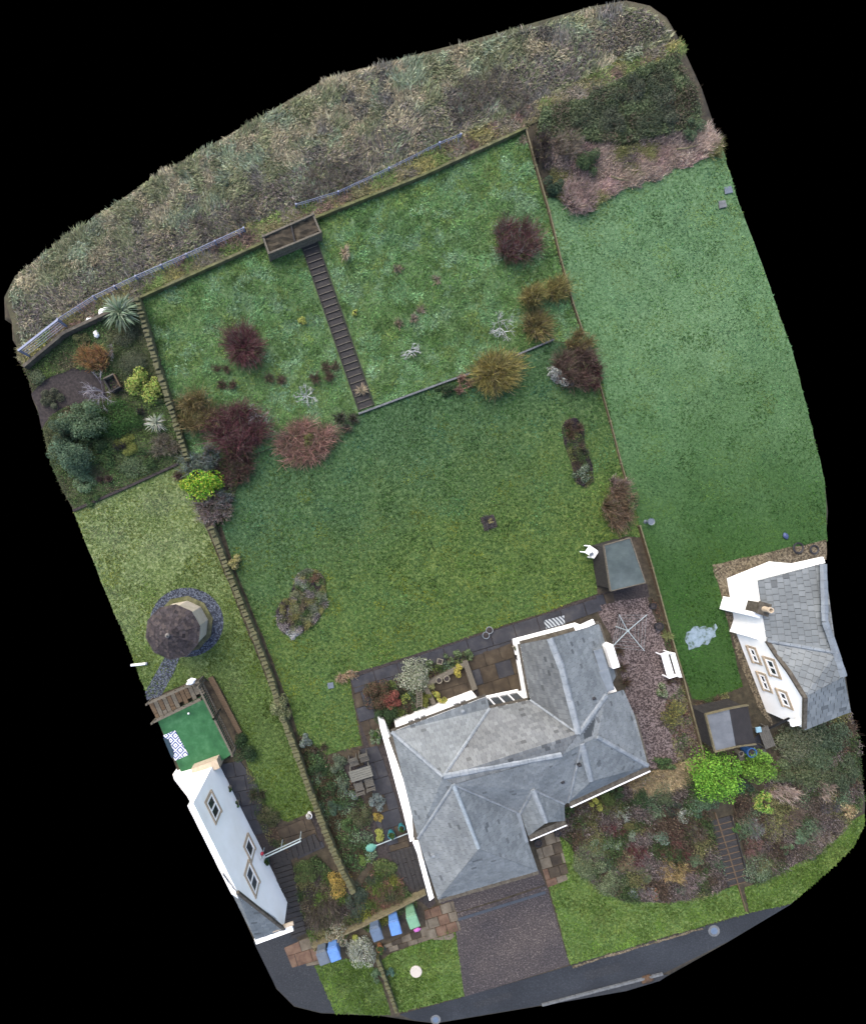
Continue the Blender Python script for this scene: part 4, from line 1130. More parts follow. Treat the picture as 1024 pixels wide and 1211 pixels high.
def stone_wall(name, pts, width, height, label, cat='wall', stone=0.22, body=MOSS, group=None, sc=1.0):
    root = empty(name, G(*pts[0]), 0, label, cat, group)
    bm = bmesh.new()
    W = [G(*p) for p in pts]
    # split long runs so that the body follows the slope
    fine = []
    for p, q in zip(pts, pts[1:]):
        m = max(1, int(math.hypot(q[0] - p[0], q[1] - p[1]) / 14))
        fine += [(p[0] + (q[0] - p[0]) * k / m, p[1] + (q[1] - p[1]) * k / m) for k in range(m)]
    fine.append(pts[-1])
    Wf = [at(x, y, float(hp(x, y)) + height) for x, y in fine]
    L, Rr = [], []
    for i, p in enumerate(Wf):
        d = (Wf[min(i + 1, len(Wf) - 1)] - Wf[max(i - 1, 0)]); d.z = 0; d.normalize(); n = Vector((-d.y, d.x, 0)) * (width / 2 * random.uniform(0.94, 1.06))
        gz = p.z - height - 0.25
        L.append((bm.verts.new(p + n), bm.verts.new(Vector((p.x + n.x, p.y + n.y, gz))))); Rr.append((bm.verts.new(p - n), bm.verts.new(Vector((p.x - n.x, p.y - n.y, gz)))))
    for i in range(len(Wf) - 1):
        bm.faces.new((L[i][0], L[i + 1][0], Rr[i + 1][0], Rr[i][0])); bm.faces.new((L[i][1], L[i + 1][1], L[i + 1][0], L[i][0])); bm.faces.new((Rr[i][0], Rr[i + 1][0], Rr[i + 1][1], Rr[i][1]))
    for s_ in (0, -1): bm.faces.new((L[s_][0], Rr[s_][0], Rr[s_][1], L[s_][1]))
    obj('wall_body', bmesh_to('wall_body', bm), body, root)
    if stone:
        for p, q in zip(Wf, Wf[1:]):
            d = q - p; n = max(1, round(d.length / stone)); a = math.atan2(d.y, d.x)
            for k in range(n):
                o = link(bpy.data.objects.new('cope_stone', random.choice(COPES)))
                c = p.lerp(q, (k + 0.5) / n)
                o.parent = root; o.matrix_parent_inverse = Matrix.Translation(-root.location)
                o.location = c + Vector((0, 0, -0.03 + random.uniform(-0.015, 0.015)))
                o.rotation_euler = (random.uniform(-.12, .12), random.uniform(-.2, .2), a + random.uniform(-.22, .22))
                o.scale = (sc * random.uniform(0.6, 1.15), width / 0.3 * random.uniform(0.75, 1.12), random.uniform(0.6, 1.25))
    return root
stone_wall('garden_wall', [(162, 352), (180, 415), (198, 470), (222, 545)], 0.28, 0.5, 'mossy stone boundary wall running up beside the meadow to the bank')
stone_wall('garden_wall', [(249, 622), (270, 676), (297, 742), (320, 802), (331, 840)], 0.3, 0.5, 'stone boundary wall between the hut lawn and the back lawn')
stone_wall('garden_wall', [(333, 846), (352, 895), (366, 935), (385, 985), (402, 1025), (418, 1056)], 0.3, 0.55, 'stone boundary wall with leaning copes beside the vegetable bed')
stone_wall('low_wall', [(446, 1134), (456, 1160), (469, 1198)], 0.2, 0.35, 'low stone edging wall beside the round pale cover', stone=0.26)
stone_wall('retaining_wall', garden_edge[:3], 0.16, 0.4, 'stone wall holding the bank above the cottage garden', stone=0, body=GUTTER)
stone_wall('retaining_wall', garden_edge[2:], 0.13, 0.28, 'long stone wall holding the bank above the meadow', stone=0, body=MOSS)
stone_wall('timber_edging_wall', [(430, 1096), (468, 1077), (504, 1058)], 0.08, 0.5, 'low wall screen behind the row of three wheelie bins', stone=0, body=WOOD_TAN)
stone_wall('timber_edging_wall', [(370, 1122), (398, 1110), (430, 1096)], 0.08, 0.45, 'low wall screen behind the two bins by the corner lawn', stone=0, body=WOOD_TAN)
stone_wall('kerb_edging', [(86, 604), (150, 576), (211, 548)], 0.14, 0.12, 'dark edging kerb between cottage garden and hut lawn', 'kerb', stone=0, body=MULCH)
stone_wall('terrace_kerb', [(424, 489), (470, 472), (530, 450), (556, 441)], 0.1, 0.14, 'grey terrace kerb at the foot of the timber steps', 'kerb', stone=0, body=KERB)
stone_wall('terrace_kerb', [(612, 419), (655, 401)], 0.09, 0.14, 'short grey terrace kerb behind the golden shrub', 'kerb', stone=0, body=KERB)
stone_wall('path_edging', [(846, 962), (862, 1010), (883, 1079)], 0.06, 0.1, 'thin brown edging beside the front garden steps', 'edging', stone=0, body=WOOD_BROWN)

def fence(name, pts, height, label, mat, post_gap=1.8, cap=0.09, board=True, wires=0, post_mat=None, mesh_wire=False):
    root = empty(name, G(*pts[0]), 0, label, 'fence')
    W = []
    for p, q in zip(pts, pts[1:]):
        L = (G(*q) - G(*p)).length; m = max(1, round(L / post_gap))
        W += [(p[0] + (q[0] - p[0]) * k / m, p[1] + (q[1] - p[1]) * k / m) for k in range(m)]
    W.append(pts[-1])
    tops = [at(x, y, float(hp(x, y)) + height) for x, y in W]
    for t in tops:
        bm = bmesh.new(); add_box(bm, (t.x, t.y, t.z - height - 0.3), 0.09, 0.09, height + 0.33, random.uniform(0, .4)); obj('post', bmesh_to('post', bm), post_mat or mat, root)
    for p, q in zip(tops, tops[1:]):
        if board:
            bm = bmesh.new(); add_bar(bm, p - Vector((0, 0, height * 0.5)), q - Vector((0, 0, height * 0.5)), 0.03, height * 0.94); obj('board_panel', bmesh_to('board_panel', bm), WOOD_BROWN, root)
        if cap:
            bm = bmesh.new(); add_bar(bm, p, q, cap * random.uniform(.85, 1.15), 0.04); obj('cap_rail', bmesh_to('cap_rail', bm), mat, root)
        if wires:
            bm = bmesh.new()
            for k in range(wires):
                add_bar(bm, p - Vector((0, 0, height * k / wires)), q - Vector((0, 0, height * k / wires)), 0.016, 0.016)
            if mesh_wire:
                d = q - p; n = int(d.length / 0.16); s_ = Vector((-d.y, d.x, 0)).normalized()
                for k in range(n):
                    a = p.lerp(q, k / n) + s_ * random.uniform(-.05, .05); add_bar(bm, a, a - Vector((0, 0, height * 0.95)) + s_ * random.uniform(-.22, .1), 0.025, 0.02)
            obj('wire', bmesh_to('wire', bm), GALV, root)
    return root
fence('boundary_fence', [(622, 152), (634, 195), (650, 250), (664, 308), (678, 358), (690, 393)], 0.2, 'low timber fence between meadow and wide lawn', WOOD_TAN, cap=0.06)
fence('boundary_fence', [(709, 452), (722, 498), (735, 548), (742, 572)], 0.15, 'low timber fence stretch between the long flower bed and wide lawn', WOOD_TAN, cap=0.04)
fence('boundary_fence', [(757, 622), (772, 672), (790, 738), (808, 800), (832, 892)], 0.25, 'low timber fence between gravel yard and wide lawn', WOOD_TAN, cap=0.07)
fence('wire_fence', [(22, 414), (68, 378)], 0.9, 'blue grey metal rail fence at the corner of the cottage garden', GALV, 2.0, 0.1, False, 5, GALV)
fence('wire_fence', [(68, 377), (110, 350), (160, 326), (220, 300), (288, 269)], 0.4, 'blue grey wire mesh fence sagging along the field edge', GALV, 1.6, 0.025, False, 3, GALV, True)
fence('wire_fence', [(350, 241), (400, 226), (460, 198), (520, 168), (545, 158)], 0.25, 'grey wire fence half buried in grass above the compost bays', GALV, 2.2, 0.015, False, 2, GALV, True)

# ================================================================== TIMBER STEPS
def steps(name, p0, p1, w, n, label, mat, edge=WOOD_GREY, lift=0.05):
    root = empty(name, G(*p0), 0, label, 'steps')
    d = (p1[0] - p0[0], p1[1] - p0[1]); L = math.hypot(*d); u = (d[0] / L, d[1] / L); nn = (-u[1], u[0])
    for k in range(n):
        c0 = (p0[0] + d[0] * (k + 0.03) / n, p0[1] + d[1] * (k + 0.03) / n); c1 = (p0[0] + d[0] * (k + 0.93) / n, p0[1] + d[1] * (k + 0.93) / n)
        z = max(float(hp(*c0)), float(hp(*c1))) + lift
        k2 = w / 2 * random.uniform(0.97, 1.03)
        top = [at(c0[0] + nn[0] * k2, c0[1] + nn[1] * k2, z), at(c1[0] + nn[0] * k2, c1[1] + nn[1] * k2, z), at(c1[0] - nn[0] * k2, c1[1] - nn[1] * k2, z), at(c0[0] - nn[0] * k2, c0[1] - nn[1] * k2, z)]
        bm = bmesh.new(); add_prism(bm, top, z - 0.14); obj('tread', bmesh_to('tread', bm), mat, root)
        bm = bmesh.new(); e0, e1 = (top[1], top[2]) if float(hp(*c0)) > float(hp(*c1)) else (top[0], top[3])
        add_bar(bm, e0 + Vector((0, 0, 0.006)), e1 + Vector((0, 0, 0.006)), 0.035, 0.03); obj('nosing', bmesh_to('nosing', bm), edge, root)
    for s_ in (1, -1):
        bm = bmesh.new(); q = [G(p0[0] + nn[0] * (w / 2 + 1) * s_ + d[0] * k / 6, p0[1] + nn[1] * (w / 2 + 1) * s_ + d[1] * k / 6, lift) for k in range(7)]
        for a, b in zip(q, q[1:]): add_bar(bm, a, b, 0.05, 0.16)
        obj('side_board', bmesh_to('side_board', bm), WOOD_DARK, root)
    return root
steps('timber_steps', (365, 286), (433, 482), 17, 26, 'long straight flight of dark timber steps up the meadow', WOOD_DARK)
steps('garden_steps', (852, 968), (873, 1046), 23, 11, 'dark timber steps down through the front shrub bank', WOOD_DARK, WOOD_BROWN)

# ================================================================== COMPOST BAYS
cb = empty('compost_bays', G(345, 277), 0, 'timber compost box with two bays of dark compost', 'compost bin')
cc = [(311, 279), (370, 253), (379, 274), (318, 299)]
for k, (p, q) in enumerate(((cc[0], cc[1]), (cc[1], cc[2]), (cc[2], cc[3]), (cc[3], cc[0]), ((344, 265), (349, 287)))):
    P, Q = at(*p, float(hp(*p)) + 0.7), at(*q, float(hp(*q)) + 0.7)
    for m in range(3):
        bm = bmesh.new(); dz = Vector((0, 0, -0.1 - 0.24 * m)); add_bar(bm, P + dz, Q + dz, 0.09, 0.21); obj('board', bmesh_to('board', bm), WOOD_GREY if k != 4 else WOOD_DARK, cb)
    bm = bmesh.new(); add_box(bm, (P.x, P.y, P.z - 0.95), 0.12, 0.12, 1.0, 0.4); obj('post', bmesh_to('post', bm), WOOD_GREY, cb)
for q, zt in (([(313, 280), (343, 267), (348, 286), (319, 297)], 0.62), ([(346, 266), (369, 256), (377, 273), (350, 285)], 0.6)):
    bm = bmesh.new(); ring = [at(x, y, float(hp(x, y)) + zt) for x, y in q]
    add_prism(bm, ring, ring[0].z - 0.6); bmesh.ops.subdivide_edges(bm, edges=list(bm.edges), cuts=4, use_grid_fill=True)
    for v in bm.verts: v.co.z += random.uniform(-.06, .06)
    obj('compost_heap', bmesh_to('compost_heap', bm), SOIL, cb)

# ================================================================== TURF TERRACE, RAILINGS, RUG
ter = empty('turf_terrace', G(232, 868), 0, 'raised terrace covered in bright green artificial turf', 'terrace')
tp = [(186, 852), (241, 823), (273, 893), (262, 900), (214, 913)]
bm = bmesh.new(); tz = float(hp(230, 870)) + 0.4; add_prism(bm, [at(x, y, tz) for x, y in tp], tz - 0.6); obj('turf', bmesh_to('turf', bm), TURF, ter)
dk = pave('terrace_boards', [(175, 832), (236, 806), (243, 821), (185, 850)], A1 - 0.13 + math.pi / 2, 30, 5.5, [WOOD_BROWN, WOOD_GREY], 0.6, 0.42, 0.12, 'deck_board', seed=21, structure=False)
tag(dk, 'weathered brown boarded ramp above the turf terrace', 'decking')
bd = pave('side_planks', [(244, 803), (252, 800), (286, 866), (279, 870)], A1 + math.pi / 2 - 0.2, 90, 7, [WOOD_BROWN], 0.6, 0.2, 0.12, 'plank', seed=22, structure=False)
tag(bd, 'brown planks lying along the outside of the terrace railing', 'planks')
def railing(name, pts, h, label, base_dz=0.4, gap=0.13, mat=WOOD_GREY, w=0.05):
    root = empty(name, G(*pts[0]), 0, label, 'railing')
    for p, q in zip(pts, pts[1:]):
        P, Q = at(*p, float(hp(*p)) + base_dz), at(*q, float(hp(*q)) + base_dz)
        U = Vector((0, 0, h))
        bm = bmesh.new(); add_bar(bm, P + U, Q + U, 0.1, 0.05); obj('top_rail', bmesh_to('top_rail', bm), mat, root)
        bm = bmesh.new(); add_bar(bm, P + U * 0.12, Q + U * 0.12, 0.06, 0.05); obj('bottom_rail', bmesh_to('bottom_rail', bm), mat, root)
        n = int((Q - P).length / gap)
        for k in range(1, n):
            a = P.lerp(Q, k / n); bm = bmesh.new(); add_bar(bm, a + U * 0.12, a + U * 0.98, w, 0.035, Vector((1, 0, 0))); obj('baluster', bmesh_to('baluster', bm), mat, root)
        for a in (P, Q):
            bm = bmesh.new(); add_box(bm, (a.x, a.y, a.z - base_dz - 0.1), 0.1, 0.1, h + base_dz + 0.2, 0.4); obj('post', bmesh_to('post', bm), mat, root)
    return root
railing('terrace_railing', [(240, 806), (258, 842), (279, 884)], 0.95, 'pale timber railing with balusters down the terrace side')
railing('terrace_railing', [(184, 851), (240, 824)], 0.5, 'low timber railing between boarded ramp and turf', gap=0.5)
railing('terrace_railing', [(178, 829), (238, 803)], 0.5, 'low timber railing on the lawn side of the boarded ramp', gap=0.5)
rug_m = bpy.data.materials.new('patterned_rug'); rug_m.use_nodes = True
nt = rug_m.node_tree; nb = nt.nodes
tc = nb.new('ShaderNodeTexCoord'); mp = nb.new('ShaderNodeMapping'); mp.inputs['Rotation'].default_value = (0, 0, 0.785); mp.inputs['Scale'].default_value = (2.6, 2.6, 2.6)
vo = nb.new('ShaderNodeTexVoronoi'); vo.inputs['Randomness'].default_value = 0.0; vo.distance = 'CHEBYCHEV'; vo.inputs['Scale'].default_value = 1.0
sn = nb.new('ShaderNodeMath'); sn.operation = 'PINGPONG'; sn.inputs[1].default_value = 0.17
gt = nb.new('ShaderNodeMath'); gt.operation = 'GREATER_THAN'; gt.inputs[1].default_value = 0.075
mc = nb.new('ShaderNodeMix'); mc.data_type = 'RGBA'; mc.inputs[6].default_value = (*C(40, 66, 140), 1); mc.inputs[7].default_value = (0.4, 0.42, 0.45, 1)
nt.links.new(tc.outputs['Object'], mp.inputs[0]); nt.links.new(mp.outputs[0], vo.inputs['Vector']); nt.links.new(vo.outputs['Distance'], sn.inputs[0]); nt.links.new(sn.outputs[0], gt.inputs[0]); nt.links.new(gt.outputs[0], mc.inputs[0])
nt.links.new(mc.outputs[2], nb['Principled BSDF'].inputs['Base Color']); nb['Principled BSDF'].inputs['Roughness'].default_value = 0.9
def flat_thing(name, ring, z, th, mat, label, cat, bev=0.0):
    top = [at(x, y, z) for x, y in ring]; c0 = sum(top, Vector()) / len(top); c0.z = z - th
    root = link(bpy.data.objects.new(name, None)); bpy.data.objects.remove(root)
    bm = bmesh.new(); add_prism(bm, [p - Vector((c0.x, c0.y, c0.z)) for p in top], 0.0)
    if bev: soften(bm, bev)
    o = obj(name, bmesh_to(name, bm), mat); o.location = c0
    return tag(o, label, cat)
flat_thing('outdoor_rug', [(193, 870), (207, 864), (223, 893), (207, 900)], tz + 0.02, 0.015, rug_m, 'blue and white patterned outdoor rug on the turf', 'rug')
flat_thing('dark_mat', [(193, 873), (199, 875), (206, 892), (203, 897)], tz + 0.06, 0.03, plain('dark_teal_fabric', C(44, 66, 80), 0.9), 'dark teal cushion lying on the patterned rug', 'cushion')
def ball(name, px, py, z, r, mat, label, cat, flat=1.0):
    bm = bmesh.new(); bmesh.ops.create_icosphere(bm, subdivisions=2, radius=r)
    for v in bm.verts: v.co.z *= flat; v.co *= random.uniform(0.95, 1.05)
    for f in bm.faces: f.smooth = True
    o = obj(name, bmesh_to(name, bm), mat); o.location = at(px, py, z + r * flat); return tag(o, label, cat)
ball('ball', 223, 844, tz, 0.06, WHITE_PAINT, 'small white ball on the green turf', 'ball')
def lumpy(name, px, py, dz, rx, ry, h, mat, label, cat, rot=0, amp=0.2):
    bm = bmesh.new(); bmesh.ops.create_icosphere(bm, subdivisions=3, radius=1)
    for v in bm.verts:
        k = 1 + amp * (math.sin(v.co.x * 5 + px) * math.cos(v.co.y * 4 + py) + 0.5 * math.sin(v.co.z * 9)); v.co *= k; v.co.x *= rx; v.co.y *= ry; v.co.z = max(v.co.z, -0.25) * h
    for f in bm.faces: f.smooth = True
    o = obj(name, bmesh_to(name, bm), mat); o.location = G(px, py, dz + h * 0.2); o.rotation_euler = (0, 0, rot); return tag(o, label, cat)
lumpy('white_cloth', 226, 806, 0.9, 0.25, 0.16, 0.12, WHITE_PAINT, 'white cloth draped over the corner of the ramp railing', 'cloth', 0.3, 0.3)

# ================================================================== BINS, POTS, FURNITURE
def wheelie_bin(px, py, rot, mat, label, group=None):
    z0_ = float(hp(px, py)) + 0.03; q_ = at(px, py, z0_ + 0.9)
    root = empty('wheelie_bin', Vector((q_.x, q_.y, z0_)), rot, label, 'bin', group)
    bm = bmesh.new()
    w0, d0, w1_, d1 = 0.46, 0.5, 0.56, 0.66
    lo = [bm.verts.new((x * w0 / 2, y * d0 / 2, 0.06)) for x, y in ((-1, -1), (1, -1), (1, 1), (-1, 1))]; hi = [bm.verts.new((x * w1_ / 2, y * d1 / 2, 0.98)) for x, y in ((-1, -1), (1, -1), (1, 1), (-1, 1))]
    bm.faces.new(lo[::-1]); bm.faces.new(hi)
    for i in range(4): bm.faces.new((lo[i], lo[(i + 1) % 4], hi[(i + 1) % 4], hi[i]))
    soften(bm, 0.03); obj('body', bmesh_to('body', bm), mat, root, False)
    bm = bmesh.new(); add_box(bm, (0, -0.02, 0.985), 0.6, 0.72, 0.07); soften(bm, 0.03, 2); add_box(bm, (0, -0.06, 1.053), 0.4, 0.45, 0.02)
    ld = obj('lid', bmesh_to('lid', bm), mat, root, False)
    bm = bmesh.new(); add_tube(bm, (-0.26, 0.39, 0.97), (0.26, 0.39, 0.97), 0.018, None, 8); add_box(bm, (-0.2, 0.35, 0.93), 0.04, 0.1, 0.06); add_box(bm, (0.2, 0.35, 0.93), 0.04, 0.1, 0.06); obj('handle', bmesh_to('handle', bm), mat, root, False)
    for s_ in (-1, 1):
        bm = bmesh.new(); add_tube(bm, (s_ * 0.25, 0.28, 0.1), (s_ * 0.3, 0.28, 0.1), 0.1, None, 14); obj('wheel', bmesh_to('wheel', bm), BLACK, root, False)
rb = 0.36
wheelie_bin(445, 1103, rb, BIN_GREY, 'grey wheelie bin at the end of the row of three'); wheelie_bin(467, 1096, rb - 0.1, BIN_BLUE, 'light blue wheelie bin between the grey and green ones'); wheelie_bin(488, 1088, rb, BIN_GREEN, 'pale green wheelie bin by the flagstone path')
wheelie_bin(382, 1131, rb, BIN_DARK, 'dark grey wheelie bin beside the corner lawn'); wheelie_bin(395, 1127, rb, BIN_BLUE, 'blue wheelie bin beside the corner lawn and white leaved bush')
lumpy('plastic_bag', 493, 1100, 0.05, 0.2, 0.1, 0.08, PINK, 'pink plastic bag dropped in front of the bins', 'bag', 0.4, 0.15)

def pot(px, py, r, h, mat, label, pal=None, group=None, square=False, name='plant_pot'):
    root = empty(name, G(px, py, 0.05), random.uniform(0, 3), label, 'plant pot', group)
    bm = bmesh.new()
    n = 4 if square else 14
    add_lathe(bm, (0, 0, 0), [(r * 0.72, 0), (r * 0.95, h * 0.85), (r * 1.06, h * 0.86), (r * 1.06, h), (r * 0.88, h), (r * 0.84, h * 0.8)], n)
    obj('pot', bmesh_to('pot', bm), mat, root, False)
    bm = bmesh.new(); add_lathe(bm, (0, 0, h * 0.78), [(r * 0.84, 0), (r * 0.8, 0.03), (r * 0.3, 0.05)], n); obj('compost', bmesh_to('compost', bm), MULCH, root, False)
    if pal:
        acc = Acc(); m = 160; P, d, lg = dome_points(m, r * 1.25, r * 1.25, r * 1.5, 5); P[:, 2] += h; leaves(acc, P, d + [0, 0, .5], 0.08, 0.05, pick(pal, m)); obj('foliage', acc.mesh('potted_foliage'), LEAF, root, False)
GRN = [C(70, 100, 50), C(92, 124, 64), C(54, 80, 40)]
STONEC = plain('stone_pot', C(150, 144, 128), 0.9); DARKPOT = plain('dark_glazed_pot', C(62, 60, 62), 0.4); TEALPOT = plain('teal_glazed_pot', C(60, 140, 150), 0.3)
pot(519, 781, 0.2, 0.3, STONEC, 'square pale rimmed pot of dark soil in the hedge strip', None, None, True); pot(518, 803, 0.17, 0.3, STONEC, 'round pale rimmed pot by the yellow shrub in the planter court', None); pot(527, 801, 0.17, 0.3, STONEC, 'round empty pot next to another in the planter court', None)
pot(610, 758, 0.18, 0.35, BLACK, 'black pot beside the rear wing corner'); pot(608, 765, 0.18, 0.3, STONEC, 'square stone pot between two black pots by the wing', GRN, None, True); pot(611, 776, 0.17, 0.35, BLACK, 'black pot standing south of the square stone pot')
pot(657, 983, 0.16, 0.3, BLACK, 'black pot by the porch step on the bed side'); pot(634, 994, 0.2, 0.3, BLACK, 'black tub beside the garage wall at the porch'); pot(769, 716, 0.16, 0.3, BLACK, 'small black pot at the top of the gravel yard'); pot(776, 740, 0.22, 0.3, BLACK, 'wide black tub by the fence in the gravel yard')
pot(449, 1118, 0.2, 0.3, TERRA, 'terracotta pot of green leaves at the end of the bin path', GRN); pot(474, 976, 0.18, 0.35, TEALPOT, 'teal glazed pot by the white west wall', GRN); pot(462, 984, 0.2, 0.35, TEALPOT, 'teal pot near the yellow bush in the yard', GRN)
pot(445, 866, 0.16, 0.3, STONEC, 'pale pot at the north west corner of the bungalow', GRN); pot(272, 931, 0.16, 0.3, STONEC, 'round pot of greens against the tall white house', GRN); pot(281, 948, 0.17, 0.3, STONEC, 'square pot on the dark paving by the tall house', GRN, None, True)
pot(366, 962, 0.16, 0.3, WHITE_PAINT, 'white pot full of white flowers by the stone wall', [C(220, 220, 214), C(190, 190, 180)]); pot(316, 1016, 0.17, 0.35, plain('dark_green_pot', C(52, 82, 80)), 'dark green tub by the tall house wall', GRN)
pot(879, 885, 0.26, 0.6, BLUE, 'blue water butt beside the pitched roof shed'); pot(870, 888, 0.15, 0.4, STONEC, 'small pale tub by the blue water butt')
pot(574, 751, 0.2, 0.12, plain('grey_dish', C(132, 142, 150), 0.5), 'upper round grey dish on the patio', None, None, False, 'bird_dish'); pot(578, 745, 0.2, 0.12, plain('pale_dish', C(146, 152, 156), 0.5), 'lower round pale dish touching another on the patio', None, None, False, 'bird_dish')

# striped door mat
mm = bpy.data.materials.new('striped_mat'); mm.use_nodes = True; nt = mm.node_tree; nb = nt.nodes
wv = nb.new('ShaderNodeTexWave'); wv.inputs['Scale'].default_value = 2.6; wv.inputs['Distortion'].default_value = 2.0; wv.wave_type = 'BANDS'; wv.bands_direction = 'DIAGONAL'
tc = nb.new('ShaderNodeTexCoord'); cr = nb.new('ShaderNodeValToRGB'); cr.color_ramp.elements[0].position = 0.45; cr.color_ramp.elements[1].position = 0.55; cr.color_ramp.elements[0].color = (*C(60, 66, 78), 1); cr.color_ramp.elements[1].color = (*C(190, 198, 204), 1)
nt.links.new(tc.outputs['Object'], wv.inputs['Vector']); nt.links.new(wv.outputs['Fac'], cr.inputs[0]); nt.links.new(cr.outputs[0], nb['Principled BSDF'].inputs['Base Color'])
gz = float(hp(655, 738)); flat_thing('door_mat', [(643, 734), (667, 728), (668, 738), (646, 744)], gz + 0.10, 0.02, mm, 'grey and white wavy striped mat on the dark patio', 'mat')
flat_thing('manhole_cover', [(492 + 7 * math.cos(t * math.pi / 12), 1150 + 7 * math.sin(t * math.pi / 12)) for t in range(24)], float(hp(492, 1150)) + 0.1, 0.12, PALE_DISC, 'round pale cover set in the small front lawn', 'manhole cover', 0.01)

def road_cover(px, py, label, r=7):
    root = empty('drain_cover', G(px, py, 0.012), 0.3, label, 'drain cover')
    bm = bmesh.new(); add_lathe(bm, (0, 0, 0), [(r * S, 0), (r * S, 0.022), (r * S * 0.75, 0.024)], 20); obj('frame', bmesh_to('frame', bm), KERB, root, False)
    bm = bmesh.new(); add_lathe(bm, (0, 0, 0.022), [(r * S * 0.6, 0), (r * S * 0.6, 0.012), (r * S * 0.2, 0.016)], 14); obj('lid', bmesh_to('lid', bm), BIN_GREY, root, False)
road_cover(844, 1101, 'round grey drain cover in the road below the front lawn'); road_cover(515, 1206, 'grey drain cover at the road edge below the drive', 6)
flat_thing('access_cover', [(850, 237), (858, 236), (860, 244), (851, 246)], float(hp(855, 240)) + 0.07, 0.06, KERB, 'pale square access cover in the wide lawn', 'access cover', 0.01)
flat_thing('access_cover', [(856, 221), (865, 219), (867, 227), (858, 229)], float(hp(861, 224)) + 0.06, 0.05, BIN_DARK, 'dark grey square access cover beside a pale one', 'access cover', 0.01)
flat_thing('access_cover', [(387, 808), (394, 807), (395, 814), (388, 815)], float(hp(390, 811)) + 0.05, 0.05, BIN_DARK, 'small dark square drain lid on the lawn by the patio', 'access cover', 0.01)
def bird_bath(px, py, label):
    root = empty('bird_bath', G(px, py), 0, label, 'bird bath')
    bm = bmesh.new(); add_lathe(bm, (0, 0, 0), [(0.13, 0), (0.06, 0.1), (0.05, 0.4), (0.1, 0.46)], 12); obj('pedestal', bmesh_to('pedestal', bm), BIN_DARK, root, False)
    bm = bmesh.new(); add_lathe(bm, (0, 0, 0.463), [(0.1, 0), (0.2, 0.06), (0.2, 0.09), (0.16, 0.06)], 14); obj('bowl', bmesh_to('bowl', bm), BIN_DARK, root, False)
bird_bath(763, 617, 'small blue grey bird bath on the wide lawn by the fence')
# worn blue-grey patch on the wide lawn
pp = rough([(812, 748), (824, 740), (836, 742), (846, 738), (846, 752), (838, 760), (826, 764), (814, 768), (810, 760)], 4, 2.0, 31)
pt_ = drape('bare_patch', pp, nmat('bare_pale_patch', [(0.38, C(70, 92, 60)), (0.48, C(136, 156, 168)), (0.7, C(160, 180, 196))], 3.0, 8, None, 0.7), 0.05)
sq = rough([(568, 612), (583, 608), (588, 623), (572, 628)], 5, 0.8, 32)
drape('tree_pit', sq, MULCH, 0.045); drape('island_bed', rough(bean, 6, 0.6, 33), MULCH, 0.045); drape('flower_bed', rough(pod, 6, 0.8, 34), MULCH, 0.045)

# white slatted bench
bn = empty('garden_bench', G(783, 784, 0.03), 0, 'white slatted garden bench facing the gravel yard', 'bench')
bang = math.atan2(-(801 - 793 + 0.0) * 0 - 0.96, 0.28)  # long axis runs down the yard
bn.rotation_euler = (0, 0, math.atan2(-31, 9)); bn.scale = (0.94, 0.9, 0.9)
for k in range(4):
    bm = bmesh.new(); add_box(bm, (0, 0.02 + k * 0.115 - 0.15, 0.42), 1.5, 0.1, 0.03); soften(bm, 0.008); obj('seat_slat', bmesh_to('seat_slat', bm), WHITE_PAINT, bn, False)
for k in range(3):
    bm = bmesh.new(); add_box(bm, (0, 0.33 + k * 0.03, 0.56 + k * 0.13), 1.5, 0.03, 0.1, 0, -0.2); obj('back_slat', bmesh_to('back_slat', bm), WHITE_PAINT, bn, False)
for sx in (-0.7, 0.7):
    for sy, hh in ((-0.2, 0.62), (0.3, 0.9)):
        bm = bmesh.new(); add_box(bm, (sx, sy, 0), 0.06, 0.06, hh); obj('leg', bmesh_to('leg', bm), WHITE_PAINT, bn, False)
    bm = bmesh.new(); add_box(bm, (sx, 0.03, 0.62), 0.08, 0.55, 0.04); soften(bm, 0.01); obj('armrest', bmesh_to('armrest', bm), WHITE_PAINT, bn, False)

# rotary clothes dryer
rd = empty('rotary_dryer', Vector((at(742, 746, 1.16).x, at(742, 746, 1.16).y, 0.02)), 0, 'open rotary clothes dryer with four bare arms over the gravel', 'clothes dryer')
bm = bmesh.new(); add_tube(bm, (0, 0, -0.1), (0, 0, 1.25), 0.03, 0.025, 8); obj('pole', bmesh_to('pole', bm), PALE_METAL, rd, False)
bm = bmesh.new(); add_tube(bm, (0, 0, 1.1), (0, 0, 1.22), 0.06, None, 10); obj('hub', bmesh_to('hub', bm), PALE_METAL, rd, False)
tips = []
for ex, ey in ((765, 727), (762, 770), (723, 766), (732, 727)):
    tip = at(ex, ey, rd.location.z + 1.4) - rd.location; tips.append(tip)
    bm = bmesh.new(); add_tube(bm, (0, 0, 1.16), tip, 0.022, 0.018, 7); obj('arm', bmesh_to('arm', bm), PALE_METAL, rd, False)
bm = bmesh.new()
for f in (0.4, 0.6, 0.8, 0.97):
    for a, b in zip(tips, tips[1:] + tips[:1]):
        o0 = Vector((0, 0, 1.16)); add_tube(bm, o0.lerp(a, f), o0.lerp(b, f), 0.004, None, 4)
obj('washing_line', bmesh_to('washing_line', bm), PALE_METAL, rd, False)

